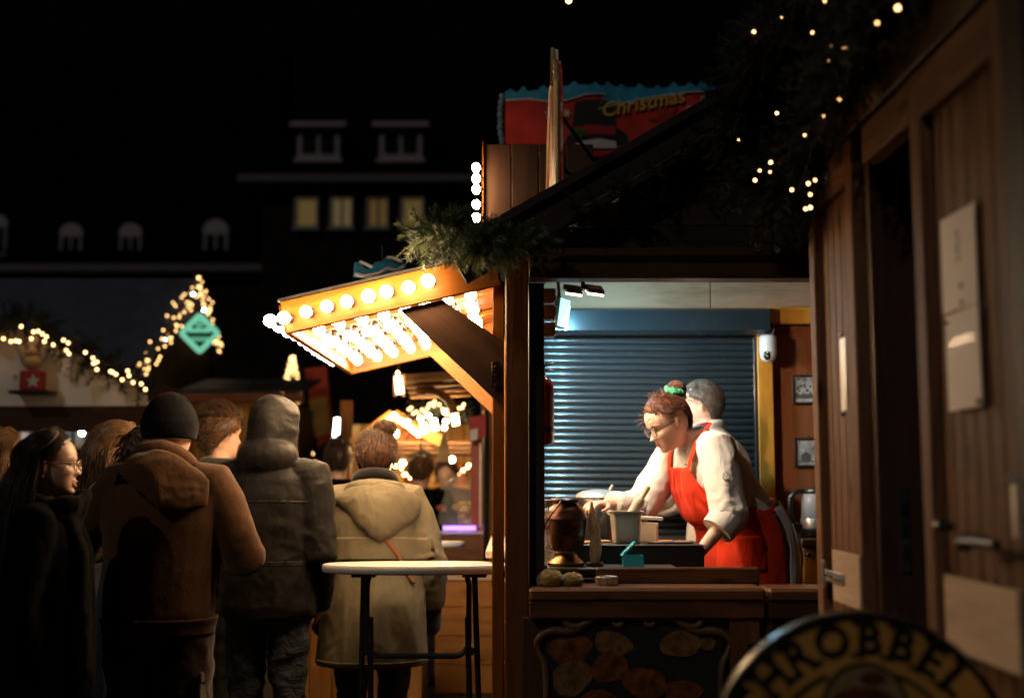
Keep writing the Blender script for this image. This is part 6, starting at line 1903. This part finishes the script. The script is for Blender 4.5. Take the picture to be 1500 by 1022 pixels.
# --- blond woman in fluffy beige coat
HAIR_BLOND = hair_mat('hair_dark_blond', (.20, .105, .045), .36)
p = at(150, 700, 5.32)
P3_ = Person('woman with long dark-blond hair in a pale fluffy coat behind the beanie man', (p.x, 5.32, 0), math.radians(-72), 1.70, .06, head=(.40, -.05, .0), fem=True, skin=SKIN_PALE)
P3_.body(.008, True)
P3_.face_bits(HAIR_BLOND)
FLUFF = fabric('beige_fleece', (.36, .25, .18), .95, 130, .3, .6, 1.0)
P3_.garment('coat', FLUFF, [(.40, .20, .17, -.01), (.52, .195, .165, -.008), (.62, .185, .155, 0), (.70, .19, .15, 0), (.76, .19, .14, 0), (.80, .17, .11, 0), (.83, .12, .095, 0), (.86, .10, .095, 0)], (.085, .075, .065), 1.0, None, .013, .010, 14, (1, 1, 1), 2, 8)
P3_.trousers(DARK_TROUSER, SHOE)
long_hair(P3_, HAIR_BLOND, .42, 1100, 9, front=1.7, spread=.12, wave=.007)
strands([[P3_.scalp(-1.4 + 2.8 * k / 60, .75 - .1 * math.cos(k), .016), P3_.scalp((-1.4 + 2.8 * k / 60) * 1.25, .6, .022), P3_.scalp((-1.4 + 2.8 * k / 60) * 1.7, .35, .02), P3_.scalp(PI * (1 if k > 30 else -1), .2, .03)] for k in range(61)], .004, HAIR_BLOND, P3_.root)
P3_.patch('bag_strap', BLACK_CLOTH, [(.40, .20, .17, -.01), (.52, .195, .165, -.008), (.62, .185, .155, 0), (.70, .19, .15, 0), (.76, .19, .14, 0), (.80, .17, .11, 0), (.83, .12, .095, 0)], [.60 + .012 * i for i in range(19)], lambda z, i: (.4 + 1.6 * (z - .6) / .22, .4 + 1.6 * (z - .6) / .22 + .16), .022, .006, na=3)

# --- curly-haired person half hidden behind the beanie
HAIR_CURL = hair_mat('hair_curly_dark', (.035, .017, .010), .4)
p = at(207, 700, 5.05)
P4_ = Person('dark curly head half hidden behind the brown hoodie shoulder', (p.x, 5.05, 0), math.radians(-60), 1.655, .04, head=(.25, 0, 0), fem=True)
P4_.body(.012, True)
P4_.cap(HAIR_CURL, .02, amp=.012)
rnd = random.Random(3); cu = []
for _ in range(420):
    az, el = rnd.uniform(-PI, PI), rnd.uniform(-.6, 1.5)
    if abs(az) < .9 and el < .5: continue
    p0 = P4_.scalp(az, el, .015); nrm = (P4_.scalp(az, el, .03) - p0).normalized()
    a, r0, ph = nrm.orthogonal().normalized(), rnd.uniform(.007, .012), rnd.uniform(0, 6)
    b = nrm.cross(a); cu.append([p0 + nrm * (.006 * k) + (a * math.cos(ph + k * 1.3) + b * math.sin(ph + k * 1.3)) * r0 + Vector((0, 0, -.0007 * k * k)) for k in range(10)])
strands(cu, .0026, HAIR_CURL, P4_.root)
NAVY = fabric('navy_cloth', (.012, .014, .022), .85)
P4_.garment('jacket', NAVY, T_COAT, (.075, .062, .05), 1.0, None, .014, .006, 9, (1, 1, .5), 2, 4)
P4_.trousers(DARK_TROUSER, SHOE)

# --- man with tousled brown hair
HAIR_BROWN = hair_mat('hair_brown', (.085, .042, .018), .4)
p = at(314, 700, 6.05)
P5_ = Person('man with tousled brown hair between the beanie and the hooded man', (p.x, 6.05, 0), math.radians(-35), 1.80, .03, head=(.1, -.25, 0))
P5_.body(.010, True)
short_hair(P5_, HAIR_BROWN, 1500, .055, 6, .75, -.5)
DKJ = fabric('dark_jacket', (.016, .014, .014), .8)
P5_.garment('jacket', DKJ, T_HOOD, (.085, .07, .055), 1.0, None, .014, .007, 9, (1, 1, .5), 2, 14)
P5_.trousers(DARK_TROUSER, SHOE)

# --- short-haired person farther back, face lit
HAIR_FAIR = hair_mat('hair_fair_short', (.14, .07, .03), .45)
p = at(368, 700, 6.75)
P6_ = Person('short-haired person with brightly lit temple behind the hooded jacket', (p.x, 6.75, 0), math.radians(-75), 1.75, .08, head=(.25, -.1, 0))
P6_.body(.010, True)
short_hair(P6_, HAIR_FAIR, 900, .02, 8, .8, -.3)
P6_.garment('jacket', DKJ, T_HOOD, (.08, .068, .055), 1.0, None, .014, .006, 9, (1, 1, .5), 2, 24)
P6_.trousers(DARK_TROUSER, SHOE)

# --- hooded man in grey jacket
GREYJ = fabric('grey_shell', (.0105, .0088, .0080), .55, 800, .15, .03, .2, fold=.14, fscale=12, spec=.16)
p = at(396, 700, 5.32)
P7_ = Person('man in dark grey jacket with hood up seen from behind', (p.x, 5.32, 0), math.radians(-14), 1.80, .04, head=(.16, -.2, .0),
    arms={'R': ((.14, -.08, -1), (-.2, .5, -.85)), 'L': ((-.22, -.02, -1), (.1, .55, -.8))}, girth=.97)
P7_.body(.013, True)
T_GREY = [(.475, .222, .165, -.005), (.50, .226, .17, -.008), (.58, .215, .160, -.01), (.62, .212, .156, -.012), (.70, .226, .154, -.016), (.76, .232, .145, -.018), (.80, .212, .125, -.02), (.83, .14, .10, -.012), (.85, .10, .09, -.006), (.87, .085, .085, -.004)]
def hood_up(m, s):
    MH = s.MH; R = MH.to_3x3(); HS = s.HS
    rings = []
    for z, w, f, b in ((-.62, .52, .20, -.50), (-.45, .50, .24, -.54), (-.2, .47, .27, -.57), (.05, .46, .29, -.60), (.28, .44, .28, -.58), (.43, .37, .22, -.50), (.54, .25, .12, -.36), (.60, .10, .0, -.18)):
        rings.append([MH @ (Vector((w * math.sin(2 * PI * k / 28), (f if math.cos(2 * PI * k / 28) > 0 else -b) * math.cos(2 * PI * k / 28), z)) * HS) for k in range(28)])
    m.loft(rings)
    nb = s.neck
    m.ball(nb + Vector((0, -.05, .02)), .13, 16, 12, (1.05, .85, .7))
G7 = P7_.garment('jacket', GREYJ, T_GREY, (.088, .072, .058), 1.05, hood_up, .0085, .0065, 9, (1, 1, 1.0), 3, 31, slv_amp=1.6, fine=.32)
P7_.patch('back_yoke', GREYJ, T_GREY, [.742 + .004 * i for i in range(3)], lambda z, i: (PI * .62, PI * 1.38), -.001, .0012, na=40, on=G7)
P7_.patch('waist_seam', GREYJ, T_GREY, [.596 + .003 * i for i in range(5)], lambda z, i: (PI * .55, PI * 1.45), -.001, .0012, na=40, on=G7)
P7_.trousers(JEANS, SHOE, 1.0, .008)

# --- woman in olive parka
OLIVE = fabric('olive_parka', (.150, .128, .080), .6, 800, .10, .05, .15, fold=.16, fscale=11, stretch=(1, 1, .5), spec=.2)
HAIR_AUB = hair_mat('hair_auburn', (.042, .016, .006), .5)
p = at(549, 700, 5.62)
P8_ = Person('woman in long olive parka with hood down, seen from behind under the awning', (p.x, 5.62, 0), math.radians(3), 1.665, .10, head=(.42, .0, .0),
    arms={'R': ((.34, -.12, -1), (.02, .42, -.9)), 'L': ((-.34, -.12, -1), (.02, .42, -.9))}, fem=True, girth=1.05)
P8_.body(.012, True)
T_OLIVE = [(.365, .238, .175, -.012), (.38, .245, .182, -.015), (.45, .235, .176, -.015), (.53, .226, .17, -.014), (.60, .208, .156, -.010), (.68, .206, .15, -.012), (.75, .208, .142, -.016), (.79, .19, .122, -.018), (.82, .13, .10, -.012), (.845, .092, .085, -.004), (.86, .08, .08, 0)]
def hood_parka(m, s):
    h = s.h; nb = s.bend(Vector((0, 0, .84 * h)))
    ring, rad = [], []
    for k in range(24):
        a = 2 * PI * k / 24; back = max(0, -math.cos(a))
        ring.append(nb + Vector((.112 * math.sin(a), -.02 + .095 * math.cos(a) - .03 * back, .0 + .012 * back - .03 * max(0, math.cos(a)))))
        rad.append(.026 + .014 * back)
    m.tube(ring, rad, 10, closed=True)
G8 = P8_.garment('parka', OLIVE, T_OLIVE, (.086, .074, .062), .95, hood_parka, .008, .0065, 8.5, (1, 1, .38), 2, 41, slv_amp=1.8, fine=.35)
hang_hood(P8_, OLIVE, .205, .235, .012, .12, 71)
P8_.patch('storm_flap', OLIVE, T_OLIVE, [.640 + .007 * i for i in range(10)], lambda z, i: (PI * .60, PI * 1.40), .001 , .006, na=44, wav=.0012, on=G8)
P8_.patch('hem_band', OLIVE, T_OLIVE, [.366 + .004 * i for i in range(5)], lambda z, i: (-PI, PI), .000, .005, na=64, wav=.0015, on=G8)
LEATHER = plain('tan_leather', (.26, .085, .022), .4, 0, .2, 30, .1, 200, coat=.2)
P8_.patch('bag_strap', LEATHER, T_OLIVE, [.582 + .0064 * i for i in range(24)], lambda z, i: (PI - .95 * (.735 - z) / .155 - .05, PI - .95 * (.735 - z) / .155 + .05), .006, .005, na=3, on=G8)
COLLAR = fabric('black_collar', (.012, .011, .010), .9)
cl_ = MB(); ring = []
for k in range(28):
    a = 2 * PI * k / 28
    ring.append(P8_.bend(Vector((0, 0, .855 * P8_.h))) + Vector((.085 * math.sin(a), -.01 + .078 * math.cos(a), .025 + .03 * max(0, -math.cos(a)))))
cl_.tube(ring, .026, 10, closed=True).build('collar', COLLAR, P8_.root, 180, local=True)
GLOVE = fabric('dark_cuff', (.012, .010, .009), .85)
gl = MB()
for sd in ('R', 'L'):
    sh, el, wr, fd = P8_.arm[sd]
    g_ = MB(); g_.tube([el.lerp(wr, .72), wr, wr + fd * .05, wr + fd * .11, wr + fd * .15], [.056, .05, .05, .046, .02], 14)
    link_mesh('glove', remesh(g_, 'glove', .009, 2, .5), GLOVE, P8_.root, local=True)
P8_.trousers(JEANS, SHOE, .95, .008)
P8_.cap(HAIR_AUB, .014, amp=.010, freq=26)
rnd = random.Random(12); hs = []
bunc = P8_.scalp(2.3, 1.0, .022)
for k in range(1100):
    az = rnd.uniform(-PI, PI); el = rnd.uniform(-.55, .9)
    if abs(az) < 1.0 and el < .3: continue
    a0 = P8_.scalp(az, el, .014); mid = P8_.scalp(az if abs(az) > .3 else .3, (el + 1.15) / 2 + .1, .026 + rnd.uniform(0, .01))
    hs.append([a0, a0.lerp(mid, .5) + (mid - P8_.MH.translation).normalized() * .006, mid, bunc + Vector((rnd.gauss(0, .018), rnd.gauss(0, .014), rnd.gauss(0, .012)))])
for k in range(420):     # loose bun loops and fly-aways
    a = rnd.uniform(0, 2 * PI); b = rnd.uniform(0, 2 * PI); r = rnd.uniform(.03, .062)
    c = bunc + Vector((0, -.01, .012))
    hs.append([c + Vector((r * math.cos(a + t * .5) * math.cos(b + t * .3), r * .8 * math.sin(a + t * .5), r * .75 * math.cos(a + t * .5) * math.sin(b + t * .3))) for t in range(6)])
fly = []
for k in range(520):
    az, el = rnd.uniform(-PI, PI), rnd.uniform(-.3, 1.5); a0 = P8_.scalp(az, el, .012); n_ = (P8_.scalp(az, el, .03) - a0).normalized()
    dv = (n_ * .8 + Vector((rnd.gauss(0, .6), rnd.gauss(0, .5), rnd.gauss(0, .4)))).normalized(); l_ = rnd.uniform(.02, .05)
    fly.append([a0, a0 + dv * l_ * .6, a0 + dv * l_ + Vector((rnd.gauss(0, .012), rnd.gauss(0, .012), -.01))])
strands(fly, .0010, hair_mat('hair_auburn_lit_flyaway', (.16, .07, .028), .4), P8_.root, 'loose_hair')  # paler copy of the auburn: the lit fringe put into the colour
strands(hs, .0021, HAIR_AUB, P8_.root)

# --- figures farther back
p = at(495, 700, 8.1)
P9_ = Person('dark-clad person far back between the grey jacket and olive parka', (p.x, 8.1, 0), math.radians(10), 1.70, .0)
P9_.body(.014, True); short_hair(P9_, HAIR_CURL, 500, .05, 18, .7, -.4)
P9_.garment('jacket', BLACK_CLOTH, T_COAT, (.08, .065, .052), 1.0, None, .016, .005, 8, (1, 1, .5), 2, 3); P9_.trousers(DARK_TROUSER, SHOE)
p = at(612, 700, 8.6)
P10_ = Person('blurred person in black coat standing at the glowing food stall', (p.x, 8.6, 0), math.radians(-15), 1.62, .1, head=(.2, 0, 0))
P10_.body(.014, True); short_hair(P10_, HAIR_BROWN, 500, .05, 19, .6, -.4)
P10_.garment('coat', BLACK_CLOTH, T_COAT, (.08, .065, .052), 1.0, None, .016, .005, 8, (1, 1, .5), 2, 13); P10_.trousers(DARK_TROUSER, SHOE)
p = at(655, 700, 10.3)
P11_ = Person('blurred curly-haired seller behind the food stall counter', (p.x, 10.3, 0), math.radians(175), 1.60, .05)
P11_.body(.014, True); P11_.cap(HAIR_BROWN, .02, amp=.015); short_hair(P11_, HAIR_BROWN, 500, .06, 20, .9, 0)
P11_.garment('jumper', fabric('grey_brown_jumper', (.06, .035, .03), .9), T_HOOD, (.08, .065, .052), 1.0, None, .016, .005, 8, (1, 1, .5), 2, 23); P11_.trousers(DARK_TROUSER, SHOE)
p = at(-20, 700, 5.05)
P12_ = Person('light-haired person in tan coat cut off by the left picture edge', (p.x, 5.05, 0), math.radians(-40), 1.66, .04, head=(.15, 0, 0), fem=True)
P12_.body(.012, True); long_hair(P12_, HAIR_BLOND, .16, 500, 29, front=1.3, spread=.05)
P12_.garment('coat', fabric('tan_coat', (.22, .095, .028), .9), T_COAT, (.08, .068, .055), 1.0, None, .013, .007, 9, (1, 1, .5), 3, 33); P12_.trousers(DARK_TROUSER, SHOE)

# ------------------------------------------------------------------ the cooks
WHITE_J = fabric('chef_white', (.62, .58, .53), .8, 900, .04, .1, .2, fold=.2, fscale=13, stretch=(1, 1, .6))
RED_A = fabric('apron_red', (.60, .036, .010), .8, 900, .08, .05, .25, fold=.4, fscale=10, stretch=(1, 1, .4))
FLOOR = .25
yawc = math.radians(112)
pc2 = at(1083, 700, 5.38)
C1 = Person('cook in white jacket and red apron leaning over the griddle', (pc2.x, 5.38, FLOOR), yawc, 1.70, math.radians(27), lean_side=math.radians(0),
    head=(.50, math.radians(-4), .0), head_off=(-.008, .128, .062), fem=True, skin=SKIN, group='cooks in the hut',
    arms={'L': (w2l(yawc, (.03, -.10, -.30)), w2l(yawc, (-.17, -.06, -.19))), 'R': (w2l(yawc, (-.167, -.05, -.247)), w2l(yawc, (-.66, -.68, .03)))})
C1.body(.005, True, .7, {'R': w2l(yawc, (0, 0, -1)), 'L': w2l(yawc, (-.2, 1, 0))})
HAIR_RED = hair_mat('hair_red_brown', (.075, .021, .008), .36)
C1.face_bits(HAIR_RED)
C1.glasses(plain('thin_black_frame', (.02, .02, .022), .3, .3), .10)
T_CHEF = [(.40, .195, .18, -.02), (.46, .212, .19, -.022), (.52, .21, .186, -.022), (.60, .192, .168, -.016), (.68, .190, .164, -.008), (.74, .190, .158, -.010), (.79, .172, .128, -.014), (.82, .118, .096, -.008), (.845, .075, .075, 0), (.865, .064, .068, .004)]
def chef_cuffs(m, s):
    for sd, (sh, el, wr, fd) in s.arm.items():
        pass
    nb = s.neck
    ring = [nb + Vector((.064 * math.sin(2 * PI * k / 20), .004 + .068 * math.cos(2 * PI * k / 20), .018 + .02 * max(0, -math.cos(2 * PI * k / 20)))) for k in range(20)]
    m.tube(ring, .016, 8, closed=True)
C1.garment('chef_jacket', WHITE_J, T_CHEF, (.085, .076, .068), .16, chef_cuffs, .0075, .0058, 9.5, (1, 1, .6), 3, 51, slv_amp=1.0)
shL_, elL_, wrL_, fdL_ = C1.arm['L']
cf = MB(); e0 = elL_.lerp(wrL_, .02)
cf.tube([e0 - fdL_ * .01, e0 + fdL_ * .002, e0 + fdL_ * .07, e0 + fdL_ * .078, e0 + fdL_ * .074, e0 + fdL_ * .03], [.074, .080, .076, .073, .066, .05], 24, flat=.94)
cf.build('cuff', WHITE_J, C1.root, 50, local=True)
sh, el, wr, fd = C1.arm['R']
sl_ = MB(); sl_.tube([el - fd * .03, el.lerp(wr, .4), el.lerp(wr, .82)], [.066, .058, .052], 16)
link_mesh('sleeve', remesh(sl_, 'sleeve', .008, 3, .5, lambda co: folds(co, .007, 16, (1, 1, 1), 6)), WHITE_J, C1.root, local=True)
def apr(z, i):
    if z > .705:
        w = .85 - .42 * (z - .705) / .085
        return (-w, w)
    w = .85 + 1.05 * min(1, (.705 - z) / .10)
    return (-w, w)
APZ = [.30 + .011 * i for i in range(46)]
T_APR = [(.28, .225, .20, -.012), (.40, .215, .192, -.012)] + [(z, rx + .004, ry + .004, yo) for z, rx, ry, yo in T_CHEF if z > .44]
ap = C1.patch('apron', RED_A, T_APR, APZ, apr, .013, .004, na=44, wav=.004)
for sg in (-1, 1):
    pts = [C1.surf(T_APR, z, sg * a, o) for z, a, o in ((.785, .40, .018), (.805, .52, .018), (.825, .80, .020), (.845, 1.25, .022), (.855, 1.9, .022), (.858, 2.6, .02), (.858, PI, .02))]
    MB().tube(catmull(pts, 5), .015, 8, flat=.25, up=(0, 1, .2)).build('apron_strap', RED_A, C1.root, 60, local=True)
C1.patch('waist_tie', RED_A, T_APR, [.605 + .004 * i for i in range(5)], lambda z, i: (-PI, PI), .014, .004, na=40)
C1.patch('apron_pocket', RED_A, T_APR, [.475 + .010 * i for i in range(10)], lambda z, i: (-1.35, -.35), .019, .005, na=14, wav=.002)
# white cloth tucked into the apron string at the back
CLOTH = fabric('tea_towel', (.55, .52, .50), .85)
C1.patch('tea_towel', CLOTH, T_APR, [.40 + .012 * i for i in range(19)], lambda z, i: (-2.75, -1.98), .022 , .006, na=14, wav=.006)
C1.patch('apron_tie_end', CLOTH, T_APR, [.32 + .012 * i for i in range(22)], lambda z, i: (-2.95 + .12 * math.sin(i * .5), -2.84 + .12 * math.sin(i * .5)), .05, .006, na=3)
C1.trousers(DARK_TROUSER, SHOE, 1.0)
# buttons and crest
for k in range(4):
    MB().ball(C1.surf(T_CHEF, .80 - .022 * k, -.30, .010), .007, 10, 6).build('button', plain_cache('button_grey', (.35, .34, .33), .4), C1.root, 60, local=True)
crest = MB(); shL = C1.arm['L'][0].lerp(C1.arm['L'][1], .42) + w2l(yawc, (.0, -.098, .0)); R_ = Matrix.Rotation(-yawc, 3, 'Z')
for a in range(16):
    pass
crest.tube([shL + R_ @ Vector((.014 * math.cos(2 * PI * k / 16), 0, .016 * math.sin(2 * PI * k / 16))) for k in range(16)], .002, 5, closed=True)
crest.tube([shL + R_ @ Vector(q) for q in ((-.008, 0, .006), (0, 0, -.006), (.008, 0, .006))], .0022, 5)
crest.build('sleeve_crest', plain_cache('crest_grey', (.22, .24, .26), .6), C1.root, 60, local=True)
# hair up in a bun with a green scrunchie
hl = lambda az: .37 - .22 * min(1, abs(az) / 1.5) ** 1.3 if abs(az) < 1.5 else (.15 if abs(az) < 1.95 else .15 - .50 * min(1, (abs(az) - 1.95) / .55))
C1.cap(HAIR_RED, .010, hl, amp=.0035, freq=44)
bdir_az, bdir_el = PI, math.radians(42)
bb_ = C1.scalp(bdir_az, bdir_el, .012); bc_ = C1.scalp(bdir_az, bdir_el, .038)
bup = (bc_ - bb_).normalized()
rnd = random.Random(77); hs = []
for k in range(1700):
    az = rnd.uniform(-PI, PI); z = hl(az); lo = math.asin(max(-.95, min(.95, (z - .055) / .445)))
    el = lo - .04 + rnd.random() * .45
    p0 = C1.scalp(az, el, .010); pts = [p0]
    for t in (.2, .4, .6, .8):
        q = p0.lerp(bb_, t); c = C1.MH @ Vector((0, -.058 * C1.HS, .055 * C1.HS))
        # push the chord out to the scalp surface
        dloc = C1.MH.inverted().to_3x3() @ (q - c); e = Vector((dloc.x / .345, dloc.y / .43, dloc.z / .445)) / C1.HS
        qq = c + (q - c) / max(.2, e.length) * 1.0
        pts.append(qq + (qq - c).normalized() * (.012 + .004 * rnd.random()))
    pts.append(bb_ + (bb_ - p0).normalized() * -.006); hs.append(pts)
a_ = bup.orthogonal().normalized(); b_2 = bup.cross(a_)
for k in range(420):
    ph = rnd.uniform(0, 2 * PI); el0 = rnd.uniform(-1.1, 1.2); r = .036 + rnd.uniform(-.003, .004); pts = []
    for t in range(9):
        a = ph + t * .42; e = el0 + .28 * math.sin(t * .6 + ph)
        pts.append(bc_ + (a_ * math.cos(a) + b_2 * math.sin(a)) * r * 1.12 * math.cos(e) + bup * r * .9 * math.sin(e))
    hs.append(pts)
for k in range(140):
    az, el = rnd.uniform(-PI, PI), rnd.uniform(.1, 1.5); a0 = C1.scalp(az, el, .012); n_ = (C1.scalp(az, el, .03) - a0).normalized()
    dv = (n_ * .6 + Vector((rnd.gauss(0, .5), rnd.gauss(0, .5), rnd.gauss(0, .4)))).normalized()
    hs.append([a0, a0 + dv * .018, a0 + dv * .034 + Vector((rnd.gauss(0, .006), rnd.gauss(0, .006), -.004))])
strands(hs, .0015, HAIR_RED, C1.root)
MB().ball(bc_, .034, 16, 12).build('hair_bun', HAIR_RED, C1.root, 180, local=True)
SCR = fabric('green_scrunchie', (.03, .26, .13), .7, 400, .45)
rg, rr_ = [], []
for k in range(36):
    a = 2 * PI * k / 36
    rg.append(bb_ + bup * (.012 + .006 * math.sin(k * 2.1)) + (a_ * math.cos(a) + b_2 * math.sin(a)) * (.034 + .005 * math.sin(k * 1.7))); rr_.append(.013 + .006 * math.sin(k * 2.6))
sm = MB(); sm.tube(rg, rr_, 10, closed=True)
cdir = (C1.MH.to_3x3() @ Vector((-.7, .7, 0))).normalized()
sm.tube([bb_ + cdir * .03, bb_ + cdir * .055 - bup * .004, bb_ + cdir * .075 - bup * .026], [.016, .014, .003], 8, flat=.5)
sm.tube([bb_ + cdir * .03, bb_ + cdir * .05 + bup * .02, bb_ + cdir * .062 + bup * .03], [.012, .012, .004], 8, flat=.5)
sm.build('scrunchie', SCR, C1.root, 180, local=True)

yaw2 = math.radians(60)
pm = at(1062, 700, 5.92)
C2 = Person('grey-haired cook in white jacket standing behind the red-aproned cook', (pm.x, 5.92, FLOOR), yaw2, 1.70, math.radians(10), head=(.1, math.radians(18), 0), head_off=(.0, .03, .135), skin=SKIN_PALE, group='cooks in the hut',
    arms={'R': ((.1, .5, -.8), (-.1, .9, -.3)), 'L': ((-.1, .5, -.8), (.1, .9, -.3))})
C2.body(.007, True); HAIR_GREY = hair_mat('hair_grey_short', (.10, .078, .066), .6)
C2.face_bits(HAIR_GREY)
short_hair(C2, HAIR_GREY, 2600, .009, 41, .9, -.2, lambda az: .36 - .30 * min(1, abs(az) / 1.5) if abs(az) < 1.5 else (.06 - .42 * min(1, (abs(az) - 1.5) / .7)), .010)
T_C2 = [(z, rx * 1.12, ry * 1.1, yo) for z, rx, ry, yo in T_CHEF]
def collar2(m, s):
    nb = s.neck; ring = [nb + Vector((.072 * math.sin(2 * PI * k / 20), .0 + .072 * math.cos(2 * PI * k / 20), .02 + .025 * max(0, -math.cos(2 * PI * k / 20)))) for k in range(20)]
    m.tube(ring, .018, 8, closed=True)
C2.garment('chef_jacket', WHITE_J, T_C2, (.085, .07, .058), .9, collar2, .010, .006, 10, (1, 1, .6), 3, 61)
C2.trousers(DARK_TROUSER, SHOE)
